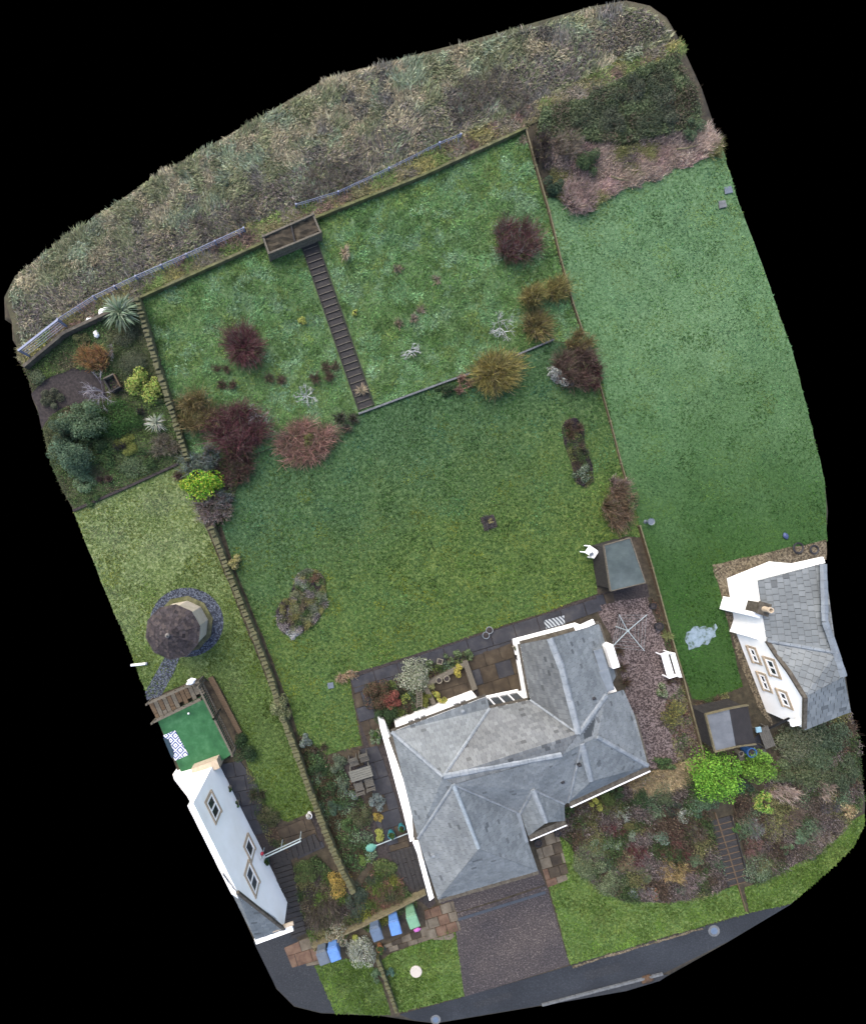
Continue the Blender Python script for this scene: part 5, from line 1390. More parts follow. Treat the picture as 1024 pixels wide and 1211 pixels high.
# slatted table with benches in the west yard
def slat_furniture(name, px, py, rot, L, W, h, n, mat, label, cat, legs=True, back=0.0):
    root = empty(name, G(px, py, 0.06), rot, label, cat)
    for k in range(n):
        w = W / n; bm = bmesh.new(); add_box(bm, (0, -W / 2 + w * (k + 0.5), h), L, w * 0.86, 0.03); obj('slat', bmesh_to('slat', bm), mat, root, False)
    for sx in (-1, 1):
        bm = bmesh.new(); add_box(bm, (sx * L * 0.42, 0, h - 0.06), 0.05, W * 0.95, 0.055); obj('batten', bmesh_to('batten', bm), mat, root, False)
        for sy in (-1, 1):
            bm = bmesh.new(); add_box(bm, (sx * L * 0.42, sy * W * 0.42, 0), 0.06, 0.06, h - 0.06); obj('leg', bmesh_to('leg', bm), mat, root, False)
    if back:
        for k in range(2):
            bm = bmesh.new(); add_box(bm, (0, W / 2 + 0.02, h + 0.15 + k * 0.18), L, 0.025, 0.1); obj('back_slat', bmesh_to('back_slat', bm), mat, root, False)
        for sx in (-1, 1):
            bm = bmesh.new(); add_box(bm, (sx * L * 0.45, W / 2 + 0.045, h - 0.02), 0.05, 0.025, back); obj('back_post', bmesh_to('back_post', bm), mat, root, False)
    return root
WG2 = plain('silvered_wood', C(120, 120, 112), 0.9, 0.2); WG3 = plain('old_grey_wood', C(98, 96, 90), 0.9, 0.25)
slat_furniture('garden_table', 426, 908, 0.30, 1.25, 0.62, 0.7, 5, WG2, 'weathered grey slatted table in the west yard', 'table')
for px, py, ro, lb in ((418, 897, 0.30, 'grey slatted chair on the lawn side of the table, nearer the vegetable bed'), (430, 892, 0.30, 'grey slatted chair on the lawn side of the table, nearer the bungalow'), (424, 926, 0.30 + math.pi, 'grey slatted chair on the far side of the table from the lawn, by the bed'), (436, 921, 0.30 + math.pi, 'grey slatted chair on the far side of the table from the lawn, by the bungalow')):
    slat_furniture('garden_chair', px, py, ro, 0.5, 0.46, 0.42, 5, WG3, lb, 'chair', True, 0.5)
slat_furniture('pallet_table', 898, 868, -1.2, 1.2, 0.6, 0.45, 6, WG3, 'grey slatted pallet bench by the east house corner', 'bench')
flat_thing('plastic_tray', [(894, 861), (900, 860), (901, 866), (895, 867)], float(hp(898, 864)) + 0.06 + 0.56, 0.08, plain('pale_blue_plastic', C(150, 190, 210)), 'pale blue tray on the pallet bench', 'tray', 0.01)
flat_thing('storage_box', [(880, 858), (885, 857), (889, 872), (884, 875)], float(hp(884, 865)) + 0.6, 0.58, plain('slate_blue_plastic', C(64, 82, 100)), 'slate blue storage box beside the pitched roof shed', 'box', 0.03)
flat_thing('timber_pallet', [(872, 893), (905, 886), (908, 894), (876, 902)], float(hp(890, 893)) + 0.14, 0.12, WG3, 'grey pallet lying on the ground by the green trees', 'pallet', 0.01)
# small white table with a dark book on it next to the flat roofed shed
wt = slat_furniture('white_table', 693, 652, -0.6, 0.62, 0.5, 0.6, 4, WHITE_PAINT, 'small white slatted table next to the flat roofed shed', 'table')
flat_thing('dark_tray', [(697, 655), (701, 653), (702, 656), (698, 658)], float(hp(693, 652)) + 0.75, 0.05, BIN_DARK, 'small dark tray on the white table', 'tray')
# fallen teal parasol, pole and handrail
pz = empty('folded_parasol', G(438, 1003, 0.12), 0, 'folded teal parasol lying across the yard paving', 'parasol')
q0 = G(438, 1003, 0.16) - pz.location; q1_ = G(446, 1000, 0.16) - pz.location; q2_ = G(482, 986, 0.16) - pz.location
bm = bmesh.new(); add_tube(bm, q0, q2_, 0.028, 0.028, 8); obj('pole', bmesh_to('pole', bm), PALE_METAL, pz, False)
bm = bmesh.new(); dq = (q1_ - q0).normalized()
for k, (t, rr) in enumerate(((-0.25, 0.1), (-0.12, 0.2), (0.05, 0.24), (0.22, 0.16))):
    t2, rr2 = ((-0.12, 0.2), (0.05, 0.24), (0.22, 0.16), (0.36, 0.05))[k]; add_tube(bm, q0 + dq * t, q0 + dq * t2, rr, rr2, 12)
for v in bm.verts: v.co.z = max(-0.1, v.co.z * 0.7)
obj('canopy', bmesh_to('canopy', bm), TEAL, pz, False)
hr = empty('handrail', G(330, 1007), 0, 'long pale metal handrail reaching out from the tall white house', 'handrail')
P, Q = at(308, 1017, float(hp(308, 1017)) + 0.95), at(356, 995, float(hp(356, 995)) + 0.95)
bm = bmesh.new(); add_tube(bm, P, Q, 0.035, None, 8); obj('rail', bmesh_to('rail', bm), PALE_METAL, hr)
bm = bmesh.new(); add_tube(bm, P - Vector((0, 0, 0.25)), Q - Vector((0, 0, 0.25)), 0.028, None, 8); obj('rail', bmesh_to('rail', bm), PALE_METAL, hr)
for t in (0.03, 0.5, 0.97):
    a0 = P.lerp(Q, t); bm = bmesh.new(); add_tube(bm, a0, a0 - Vector((0, 0, 1.1)), 0.025, None, 8); obj('post', bmesh_to('post', bm), PALE_METAL, hr)
ball('red_ball', 310, 1010, float(hp(310, 1010)) + 0.75, 0.1, RED, 'red ball float hanging at the end of the handrail', 'ball')
wp = empty('white_post', G(163, 786, 0.05), 0, 'short white post lying on grass by the hut path', 'post')
bm = bmesh.new(); add_tube(bm, G(155, 787, 0.09) - wp.location, G(173, 785, 0.09) - wp.location, 0.07, None, 10); obj('shaft', bmesh_to('shaft', bm), WHITE_PAINT, wp, False)
bm = bmesh.new(); add_tube(bm, G(172.4, 785, 0.09) - wp.location, G(174.5, 784.8, 0.09) - wp.location, 0.085, None, 10); obj('end_cap', bmesh_to('end_cap', bm), BIN_DARK, wp, False)
# planter sleepers round the small court
for ring, lb in (([(503, 808), (548, 784), (550, 789), (506, 813)], 'long timber sleeper edging the planter court on its lawn side'), ([(547, 783), (553, 781), (565, 815), (559, 818)], 'timber sleeper edging the planter court next to the brown patio'), ([(499, 812), (505, 810), (516, 832), (511, 835)], 'short timber sleeper edging the planter court on its west side')):
    flat_thing('timber_sleeper', ring, float(hp(*ring[0])) + 0.32, 0.34, WOOD_GREY, lb, 'sleeper', 0.02)
ob = empty('trellis', G(497, 829), 0, 'narrow slatted timber trellis between shrubs behind the bungalow', 'trellis')
for k in range(7):
    bm = bmesh.new(); add_bar(bm, G(493, 820 + k * 2.6, 0.9), G(499, 819 + k * 2.6, 0.9), 0.05, 0.03); obj('slat', bmesh_to('slat', bm), WOOD_GREY, ob)
for x in (493, 499):
    bm = bmesh.new(); add_bar(bm, G(x, 818, 0.86), G(x, 838, 0.86), 0.05, 0.05); obj('rail', bmesh_to('rail', bm), WOOD_GREY, ob)
    for y in (819, 837):
        bm = bmesh.new(); p = G(x, y, 0.86); add_box(bm, (p.x, p.y, p.z - 1), 0.05, 0.05, 1); obj('post', bmesh_to('post', bm), WOOD_GREY, ob)
# white stones and open cold frame in the cottage garden
for k, (px, py, rr) in enumerate(((106, 379, 0.2), (121, 369, 0.24), (114, 395, 0.2), (126, 366, 0.17))):
    lumpy('white_boulder', px, py, 0.0, rr, rr * 0.7, 0.16, WHITE_PAINT, ['white boulder nearest the metal rail fence', 'largest white boulder beside the pale strappy plant', 'white boulder furthest from the field, above the orange shrub', 'small white boulder tucked against the pale strappy plant'][k], 'boulder', k)
cf = empty('cold_frame', G(132, 452), 0, 'small dark open timber frame between the bare tree and lime shrub', 'cold frame')
cfr = [(124, 449), (136, 443), (144, 458), (133, 464)]
for p, q, m in zip(cfr, cfr[1:] + cfr[:1], (WOOD_GREY, WOOD_BROWN, WOOD_DARK, WOOD_DARK)):
    bm = bmesh.new(); add_bar(bm, G(*p, 0.2), G(*q, 0.2), 0.07, 0.4); obj('board', bmesh_to('board', bm), m, cf)
bm = bmesh.new(); add_prism(bm, [G(x, y, 0.12) for x, y in cfr], float(hp(132, 452)) - 0.1); obj('soil', bmesh_to('soil', bm), MULCH, cf)
def hose(px, py, r, label):
    bm = bmesh.new()
    for k in range(3):
        ring = [G(px + (r + k * 0.7) * math.cos(t * math.pi / 9), py + (r + k * 0.7) * math.sin(t * math.pi / 9), 0.06 + 0.02 * k) for t in range(18)]
        for a0, b0 in zip(ring, ring[1:] + ring[:1]): add_tube(bm, a0, b0, 0.018, None, 5)
    o = obj('garden_hose', bmesh_to('garden_hose', bm), DARKPOT); return tag(o, label, 'hose')
hose(944, 648, 5, 'dark coiled hose on gravel behind the east house')
hose(963, 650, 4, 'second smaller dark hose coil by the east house wall')
lumpy('blue_toy', 929, 634, 0.03, 0.14, 0.2, 0.1, plain('dull_blue_plastic', C(70, 84, 128)), 'dull blue object dropped on the lawn above the hose', 'toy', 0.4, 0.1)
for k, (x0, y0, x1_, y1_) in enumerate(((722, 208, 744, 213), (800, 176, 826, 171))):
    lg = empty('fallen_branch', G(x0, y0), 0, ['pale fallen branch lying in the pink dead scrub', 'long straight pale branch on dead scrub near the survey edge'][k], 'branch')
    bm = bmesh.new(); mid = G((x0 + x1_) / 2, (y0 + y1_) / 2 + 1.5, 0.32); add_tube(bm, G(x0, y0, 0.28), mid, 0.05, 0.04, 7); add_tube(bm, mid, G(x1_, y1_, 0.28), 0.04, 0.02, 7)
    obj('limb', bmesh_to('limb', bm), WOOD_TAN, lg); bm = bmesh.new(); add_tube(bm, mid, G(x1_ - 4, y1_ - 4, 0.4), 0.025, 0.01, 6); obj('side_limb', bmesh_to('side_limb', bm), WOOD_TAN, lg)
lumpy('leaf_pile', 765, 1158, 0.03, 0.35, 0.22, 0.1, RUST, 'heap of brown leaves on the footway by the kerb', 'leaves', 0.3, 0.35)

# ================================================================== PLANTED BEDS (uncountable ground cover)
def cover(name, poly, n, pals, cell, hmax, label, leafsz=0.08, twig=0.4, holes=(), boost=1.0):
    n = int(n * 1.3); leafsz *= 1.1
    P = scatter(poly, n, holes)
    col, idx, m = patchy(P, pals, cell, 0.25)
    col = col * 1.45 * boost * rng.uniform(0.75, 1.3, (len(P), 1))
    hs = rng.uniform(0.25, 1.0, m)[idx] * hmax
    W = Gn(P, 0.0)
    acc = Acc()
    t = rng.random(len(P)) < twig
    Q = W[~t].copy(); Q[:, 2] += hs[~t] * rng.uniform(0.3, 1.0, (~t).sum())
    leaves(acc, Q, np.tile([0, 0, 1.0], (len(Q), 1)), leafsz, leafsz * 0.7, col[~t], 0.55)
    b = W[t]; a = rng.uniform(0, 6.28, len(b)); L = hs[t] * rng.uniform(0.7, 1.5, len(b)); ln = rng.uniform(0.1, 1.2, len(b))
    tip = b + np.stack([np.cos(a) * np.sin(ln) * L, np.sin(a) * np.sin(ln) * L, np.cos(ln) * L], 1)
    blades(acc, b, tip, 0.022, col[t], 0, 0.05)
    o = obj(name, acc.mesh(name), LEAF)
    return tag(o, label, 'ground cover', None, 'stuff')
BR1, BR2, BR3 = [C(92, 78, 66), C(74, 63, 55), C(114, 98, 84)], [C(112, 102, 100), C(90, 82, 82), C(138, 128, 124)], [C(98, 74, 62), C(116, 88, 74), C(86, 66, 58)]
GR1, GR2, GR3 = [C(70, 92, 54), C(54, 74, 42), C(92, 112, 70)], [C(96, 118, 92), C(116, 134, 108), C(78, 98, 76)], [C(112, 116, 76), C(136, 134, 92)]
RD2 = [C(98, 62, 62), C(82, 54, 54), C(112, 80, 76)]; RD1 = [C(120, 52, 58), C(94, 40, 46), C(138, 72, 70)]; PK1 = [C(168, 152, 142), C(150, 134, 124), C(186, 170, 156)]
front_bed = [(660, 985), (666, 960), (690, 952), (735, 930), (765, 915), (800, 912), (838, 905), (836, 960), (858, 1046), (835, 1058), (790, 1066), (735, 1064), (700, 1043), (684, 1023), (675, 998)]
cover('shrub_bank_cover', front_bed, 26000, [BR1, BR2, BR1, GR1, BR2, GR3, BR2, GR1, GR2, BR1], 15, 0.45, 'mixed brown and green low planting on the front bank', 0.075, 0.35, (), 0.8)
right_bed = [(867, 962), (868, 925), (900, 935), (920, 890), (915, 866), (1006, 842), (1014, 880), (1020, 940), (1006, 970), (985, 992), (948, 1016), (905, 1040), (890, 1046)]
cover('east_bank_cover', right_bed, 22000, [BR2, GR2, BR2, GR3, BR1, [C(124, 112, 104), C(100, 92, 84)], GR1], 15, 0.35, 'low brown withered planting on the east bank', 0.075, 0.4, (), 0.85)
MGC = [C(86, 116, 64), C(102, 130, 78), C(72, 100, 54)]
cottage = [(27, 434), (75, 394), (164, 354), (220, 544), (150, 575), (88, 602), (74, 580), (60, 548), (50, 505), (36, 455)]
mulch_hole = [(37, 466), (52, 450), (85, 436), (108, 438), (124, 452), (127, 470), (105, 474), (80, 480), (60, 492), (50, 508), (46, 490)]
cover('cottage_garden_cover', cottage, 20000, [[C(92, 96, 66), C(78, 84, 58)], MGC, MGC, [C(108, 112, 84), C(88, 90, 70)], GR1, [C(74, 96, 50), C(92, 114, 60)], [C(96, 88, 70), C(112, 104, 84)], GR1], 20, 0.2, 'low mossy growth across the cottage garden', 0.07, 0.4, [mulch_hole])
thicket = [(640, 128), (690, 118), (745, 88), (798, 64), (820, 112), (828, 150), (790, 160), (740, 172), (700, 170), (655, 165), (632, 160)]
cover('scrub_thicket', thicket, 30000, [[C(76, 90, 64), C(96, 108, 78)], [C(88, 96, 74), C(70, 80, 60)], [C(96, 104, 76), C(72, 84, 58)], [C(92, 84, 72), C(70, 78, 56)]], 12, 0.4, 'dark green scrub thicket at the top corner of the wide lawn', 0.085, 0.35, (), 1.3)
dead_ = [(640, 165), (700, 172), (740, 174), (790, 160), (838, 150), (852, 172), (852, 186), (820, 194), (770, 214), (720, 232), (690, 254), (670, 246), (655, 225)]
dead = rough(dead_, 7, 3.5, 44)
cover('dead_scrub', dead, 24000, [PK1, [C(160, 146, 132), C(136, 122, 112)], PK1, [C(158, 136, 132), C(172, 150, 142)], BR2, GR3], 16, 0.35, 'pinkish grey dead brushwood beside the wide lawn', 0.05, 0.85, (), 1.35)
veg = [(348, 858), (385, 895), (404, 905), (432, 950), (448, 1012), (490, 1072), (432, 1105), (375, 1130), (362, 1105), (345, 1030), (372, 1008), (420, 1056), (402, 1025), (366, 935)]
cover('vegetable_bed_cover', [(350, 862), (386, 894), (404, 905), (432, 950), (446, 1010), (420, 1040), (402, 1020), (370, 935)], 6500, [GR1, [C(60, 84, 52), C(78, 104, 66)], GR2, BR1, [C(74, 66, 48)]], 11, 0.3, 'leafy vegetables and weeds in the bed along the stone wall', 0.085, 0.25)
cover('yard_bed_cover', [(424, 1052), (448, 1014), (476, 1040), (494, 1070), (434, 1102), (415, 1085)], 6000, [[C(78, 98, 44), C(98, 116, 56)], [C(126, 96, 84), C(108, 84, 74)], [C(112, 118, 56)], GR1, [C(72, 84, 66)]], 10, 0.3, 'tangled green and russet growth behind the three bins', 0.075, 0.4)
cover('corner_bed_cover', [(345, 1028), (374, 1010), (412, 1050), (424, 1085), (405, 1115), (374, 1128), (364, 1105), (352, 1060)], 7000, [[C(76, 100, 46), C(92, 116, 58)], [C(100, 92, 78), C(120, 112, 92)], [C(94, 88, 86), C(74, 70, 66)], GR1, GR3], 11, 0.3, 'grass and twiggy growth beside the boarded steps', 0.075, 0.45)
cover('island_bed_cover', bean, 16000, [[C(120, 122, 74), C(134, 130, 86)], [C(100, 110, 86), C(118, 126, 108)], [C(116, 106, 84), C(100, 92, 76)], [C(112, 118, 84), C(126, 130, 100)], [C(148, 142, 138), C(122, 116, 118)], [C(80, 72, 76), C(62, 58, 60)], GR1], 7, 0.3, 'low mixed rockery plants in the kidney shaped bed', 0.06, 0.25)
cover('flower_bed_cover', pod, 4500, [[C(86, 78, 58), C(70, 62, 52)], [C(62, 54, 60)], GR1, [C(104, 112, 68)]], 8, 0.2, 'faded plants in the long narrow bed', 0.06, 0.35)
cover('yard_fence_cover', [(768, 706), (776, 712), (800, 790), (828, 868), (834, 895), (800, 905), (790, 860), (785, 830), (800, 815), (785, 760)], 3000, [GR1, BR1, BR3, GR3], 9, 0.2, 'weeds between gravel yard and fence', 0.06, 0.4)
cover('dry_hedge_bank', [(742, 925), (770, 912), (832, 893), (838, 906), (800, 930), (770, 938), (748, 940)], 6000, [[C(164, 148, 116), C(140, 126, 98)], [C(176, 160, 126), C(150, 138, 112)]], 12, 0.5, 'dry straw coloured cut hedge beside the bungalow', 0.06, 0.7, (), 1.15)
cover('shed_side_weeds', [(820, 830), (860, 818), (864, 834), (836, 843), (842, 890), (834, 892)], 2200, [GR3, BR1, GR1], 9, 0.15, 'weedy strip around the pitched roof shed', 0.05, 0.5)
cover('patio_bed_cover', [(437, 815), (470, 800), (500, 790), (556, 770), (558, 778), (505, 803), (516, 838), (490, 845), (455, 855), (442, 840)], 5200, [GR1, [C(58, 62, 44)], BR1, [C(92, 108, 56)], GR2], 9, 0.35, 'mixed evergreen planting between patio path and bungalow', 0.075, 0.3)
cover('wall_foot_growth', [(222, 545), (245, 545), (292, 542), (275, 592), (258, 625), (240, 600)], 5000, [[C(104, 80, 78), C(84, 64, 64)], [C(92, 60, 62), C(112, 78, 76)], BR2, GR1], 9, 0.4, 'dark red and brown twiggy growth at the end of the stone wall', 0.06, 0.6)
cover('neighbour_bed_cover', [(290, 905), (300, 915), (330, 985), (345, 1008), (320, 1000), (302, 965)], 2000, [GR1, BR1, GR3], 9, 0.2, 'weeds beside the dark paving of the tall house', 0.06, 0.4)

# ================================================================== SHRUBS AND TREES
YEL = [C(160, 148, 62), C(140, 130, 54), C(184, 172, 86), C(116, 110, 52)]; GLD = [C(150, 132, 68), C(128, 112, 60), C(172, 152, 88), C(112, 104, 62)]
CRM = [C(120, 58, 70), C(100, 48, 58), C(142, 84, 92), C(88, 46, 54), C(126, 102, 98)]; MAR = [C(102, 58, 60), C(84, 48, 50), C(122, 80, 78), C(96, 80, 72)]
SAL = [C(188, 132, 118), C(166, 112, 100), C(200, 152, 136), C(140, 104, 88), C(132, 122, 84)]; SIL = [C(186, 194, 184), C(160, 170, 158), C(206, 212, 204)]
WHT = [C(206, 208, 208), C(184, 186, 188), C(222, 224, 226)]; GRYB = [C(150, 144, 142), C(124, 118, 116), C(172, 166, 164)]
DGR = [C(58, 88, 48), C(76, 108, 60), C(44, 68, 38)]; MGR = [C(86, 122, 58), C(106, 142, 72), C(68, 98, 48)]; LIM = [C(128, 190, 40), C(108, 172, 34), C(152, 208, 60), C(84, 146, 34)]
YGR = [C(184, 196, 52), C(156, 174, 44), C(204, 206, 84)]; VAR = [C(176, 184, 152), C(150, 162, 126), C(196, 200, 172), C(124, 138, 102)]; SAGE = [C(130, 150, 124), C(110, 130, 106), C(150, 166, 142)]
STRW = [C(184, 164, 128), C(160, 140, 108), C(200, 182, 146)]; PNKB = [C(168, 140, 136), C(146, 120, 116), C(188, 162, 154)]; BLU = [C(122, 142, 142), C(146, 162, 162), C(98, 118, 118)]
plant('dogwood_shrub', 610, 281, 28, 0.95, CRM + MAR + GRYB[:1], 'broad dark red stemmed shrub with a grey dead middle near the meadow fence', 'twig', ry=25)
plant('dogwood_shrub', 287, 408, 26, 0.95, CRM, 'round crimson stemmed shrub alone in the left half of the meadow', 'twig', clumps=1, dens=1.3)
plant('dogwood_shrub', 278, 506, 38, 1.2, CRM, 'largest crimson stemmed shrub near the end of the stone wall', 'twig', ry=29)
plant('willow_shrub', 645, 341, 29, 1.1, YEL, 'golden stemmed shrub against the meadow fence', 'twig', ry=25, dens=1.2, clumps=2)
plant('willow_shrub', 637, 382, 21, 0.9, GLD + YEL, 'smaller tawny gold shrub below the fence side golden one', 'twig', clumps=1)
plant('willow_shrub', 588, 439, 31, 1.25, YEL + [C(200, 182, 60)], 'large bright golden stemmed shrub at the terrace edge', 'twig', ry=27, dens=1.4, clumps=1)
plant('willow_shrub', 232, 487, 23, 1.05, GLD, 'tawny gold shrub beside the stone wall in the meadow', 'twig', ry=25)
plant('willow_shrub', 688, 402, 16, 0.9, GLD, 'tawny shrub growing through the fence above the red leaved bush', 'twig', ry=13)
plant('dogwood_shrub', 680, 432, 27, 1.05, [C(112, 86, 78), C(92, 70, 62), C(130, 104, 90)], 'brown twiggy shrub at the lawn corner by the fence', 'twig', ry=26)
plant('barberry_shrub', 702, 442, 13, 0.9, MAR + CRM, 'deep red shrub half over the fence at the lawn corner', 'twig', ry=20)
plant('silver_shrub', 664, 444, 17, 0.75, SIL, 'white leaved low shrub in front of the brown twiggy shrub', 'leaf', ry=10, rot=-0.6, leaf=0.09)
plant('heather_bush', 362, 521, 34, 0.7, SAL, 'wide salmon pink heather mound at the terrace edge', 'twig', ry=25, rot=0.2, dens=1.5)
plant('green_shrub', 366, 521, 9, 0.85, [C(120, 120, 50), C(96, 104, 44)], 'olive shrub growing out of the salmon pink heather', 'leaf')
plant('heather_bush', 410, 497, 14, 0.5, [C(96, 92, 88), C(76, 74, 68), C(84, 92, 64)], 'grey brown faded bush at the foot of the timber steps', 'twig')
plant('heather_bush', 549, 454, 12, 0.5, SAL, 'small salmon pink bush beside the large golden shrub', 'twig')
plant('green_shrub', 527, 460, 13, 0.45, DGR, 'dark green low shrub spilling over the terrace kerb', 'leaf', ry=9)
plant('grey_shrub', 338, 522, 12, 0.55, GRYB + BR2, 'grey twiggy shrub on the stone wall side of the pink heather', 'twig')
plant('bare_sapling', 593, 384, 17, 0.7, WHT, 'white bare branched sapling below the golden shrubs', 'bare', 'sapling', twig_w=0.03)
plant('bare_sapling', 484, 412, 12, 0.5, WHT, 'small white bare sapling in the middle of the meadow', 'bare', 'sapling', twig_w=0.03)
plant('bare_sapling', 362, 467, 14, 0.5, WHT, 'white bare sapling left of the lower timber steps', 'bare', 'sapling', twig_w=0.03)
plant('bare_sapling', 302, 489, 14, 1.1, GRYB + WHT, 'pale bare branches rising out of the largest crimson shrub', 'bare', 'sapling', twig_w=0.025)
plant('grass_tuft', 408, 299, 7, 0.5, STRW, 'single straw coloured grass tuft beside the timber steps', 'strap', 'grass', ry=10, leaf=0.05)
plant('grass_tuft', 428, 462, 9, 0.4, STRW, 'pale dry tuft close to the foot of the timber steps', 'strap', 'grass', leaf=0.04)
plant('gorse_sprig', 357, 381, 6, 0.35, YGR, 'small bright yellow clump in the meadow', 'leaf', 'plant'); plant('gorse_sprig', 420, 369, 4, 0.25, YGR, 'tiny yellow clump right beside the timber steps', 'leaf', 'plant')
for k, (x, y) in enumerate(((498, 366), (516, 330), (472, 382), (618, 165), (470, 318), (490, 376))):
    plant('dry_tuft', x, y, 6, 0.2, PNKB + STRW + GR3, 'small pinkish dry tuft in the long meadow grass', 'twig', 'grass', 'dry tufts in the meadow', dens=0.5)
for k, (x, y, r_) in enumerate(((268, 455, 12), (325, 447, 11), (262, 435, 9), (390, 438, 13), (372, 447, 8))):
    plant('withered_clump', x, y, r_, 0.3, [C(104, 76, 70), C(122, 96, 82), C(92, 92, 58)], 'low reddish brown withered clump in the left meadow', 'twig', 'plant', 'withered clumps in the left meadow')
# end of the stone wall: mixed shrubs
plant('spotted_laurel', 240, 571, 28, 1.5, YGR + LIM + [C(86, 150, 52)], 'bright yellow and green variegated laurel at the wall end', 'leaf', mf=0.05, ry=17, rot=0.1, leaf=0.11)
plant('lavender_bush', 232, 548, 22, 0.9, BLU + SAGE, 'blue grey feathery bush above the variegated laurel', 'twig', ry=12)
plant('lavender_bush', 248, 538, 10, 1.0, BLU, 'narrow blue grey bush between laurel and crimson shrub', 'twig', ry=14)
plant('rose_thicket', 280, 545, 20, 0.9, MAR + BR1, 'dark maroon thorny thicket between laurel and lawn', 'twig', ry=26)
plant('grey_shrub', 252, 602, 20, 1.0, PNKB + GRYB, 'pinkish grey bare shrub below the variegated laurel', 'twig', ry=18)
plant('grey_shrub', 264, 590, 11, 0.9, BLU, 'silver blue sprig at the lawn side of the laurel', 'twig')
plant('round_bush', 210, 562, 7, 0.5, [C(124, 94, 88), C(104, 78, 74)], 'small round dusky pink bush at the hut lawn corner', 'twig')
plant('euonymus_bush', 278, 666, 9, 0.95, [C(206, 194, 118), C(184, 176, 90), C(160, 158, 74)], 'pale yellow bush by the stone wall beside the back lawn', 'leaf', leaf=0.09)
plant('ivy_bush', 330, 842, 13, 1.2, [C(150, 154, 104), C(122, 132, 84), C(104, 118, 66)], 'pale green bush growing over the boundary wall', 'leaf', ry=18, leaf=0.08)
plant('box_bush', 287, 888, 15, 1.0, DGR, 'round dark green bush at the lower end of the terrace railing', 'leaf', leaf=0.08)
# long bed and fence line
plant('twiggy_hedge', 733, 600, 19, 1.2, [C(164, 132, 96), C(140, 108, 80), C(118, 96, 72), C(150, 130, 112)], 'brown twiggy shrub on the fence above the flat roofed shed', 'twig', ry=28)
plant('twiggy_hedge', 733, 572, 12, 0.8, PNKB, 'greyish pink bare shrub at the top of the brown fence shrub', 'twig', ry=12)
plant('green_shrub', 747, 590, 8, 0.9, GR3 + MGR, 'olive green shrub leaning on the fence', 'leaf', ry=16)
plant('rose_bush', 678, 506, 12, 0.5, [C(104, 88, 60), C(122, 84, 72), C(86, 74, 58)], 'brown and pink bush at the top of the long narrow bed', 'twig')
plant('rose_bush', 690, 560, 11, 0.4, DGR + SAGE, 'green bush at the bottom of the long narrow bed', 'leaf')
plant('rose_bush', 685, 534, 9, 0.4, [C(62, 58, 60), C(84, 96, 70)], 'dark sparse bush in the middle of the long narrow bed', 'twig')
plant('young_tree', 577, 618, 10, 0.6, [C(72, 70, 76), C(94, 90, 92)], 'small bare dark sapling in a square pit in the lawn', 'bare', 'sapling', twig_w=0.03)
plant('golden_tuft', 581, 616, 4, 0.3, [C(186, 176, 112), C(166, 156, 88)], 'pale gold tuft in the square tree pit', 'leaf', 'plant')
# island bed
for x, y, r_, h, pal, lb, kd in ((365, 684, 11, 0.4, [C(122, 88, 64), C(108, 76, 56), C(132, 104, 74)], 'russet orange rockery plant at the top of the kidney bed', 'leaf'), (357, 692, 9, 0.35, SAGE, 'pale sage cushion plant beside the russet one', 'leaf'), (375, 697, 10, 0.4, MGR + GR3, 'mid green cushion plant on the right of the kidney bed', 'leaf'), (378, 715, 9, 0.35, GRYB, 'grey heather cushion on the right edge of the kidney bed', 'twig'),
                               (340, 718, 11, 0.4, [C(134, 128, 60), C(112, 116, 56)], 'yellowish cushion plant on the left lobe of the kidney bed', 'leaf'), (358, 730, 9, 0.3, [C(84, 100, 76), C(110, 126, 100)], 'grey green cushion at the bottom of the kidney bed', 'leaf'), (342, 737, 9, 0.3, [C(92, 72, 88), C(74, 60, 72)], 'purple tinted plant at the lower left of the kidney bed', 'twig'), (349, 748, 9, 0.2, WHT, 'white flowered clump spilling off the kidney bed', 'leaf'), (353, 706, 9, 0.35, [C(122, 132, 88), C(140, 146, 104)], 'pale olive cushion in the waist of the kidney bed', 'leaf')):
    plant('rockery_plant', x, y, r_, h, pal, lb, kd, 'plant', leaf=0.06)
# patio surrounds
plant('white_leaved_shrub', 489, 799, 21, 1.3, VAR, 'large rounded cream variegated shrub beside the dark patio path', 'leaf', ry=19, leaf=0.09, lobes=20)
plant('dwarf_heather', 409, 800, 11, 0.45, [C(206, 170, 130), C(186, 148, 110), C(218, 188, 150)], 'peach coloured heather mound at the patio corner', 'twig', dens=1.5); plant('sage_bush', 419, 799, 6, 0.4, SAGE, 'small sage green bush touching the peach heather', 'leaf')
plant('photinia_bush', 447, 825, 16, 1.2, [C(108, 76, 58), C(86, 84, 52), C(126, 92, 66), C(70, 74, 46)], 'bronze and green leafy bush at the corner of the bungalow', 'leaf', ry=18); plant('red_leaved_shrub', 464, 828, 12, 1.25, [C(150, 76, 60), C(128, 60, 52), C(166, 96, 74)], 'coral red leaved bush next to the bronze one', 'leaf')
plant('evergreen_shrub', 455, 847, 14, 1.2, DGR, 'dark evergreen bush pressed against the bungalow wall', 'leaf'); plant('lime_shrub', 479, 829, 7, 0.9, YGR + MGR, 'small lime leaved bush in the dark gap behind the bungalow', 'leaf'); plant('lime_shrub', 507, 830, 8, 1.0, [C(140, 146, 40), C(118, 126, 36)], 'yellow green conifer bush by the trellis', 'leaf')
plant('forsythia_bush', 521, 827, 10, 0.8, YGR + [C(206, 176, 40)], 'bright yellow bush tight against the bungalow wall', 'leaf', ry=6, rot=-0.6); plant('forsythia_bush', 543, 795, 8, 0.8, [C(214, 200, 40), C(188, 176, 34)], 'vivid yellow bush inside the planter court', 'leaf')
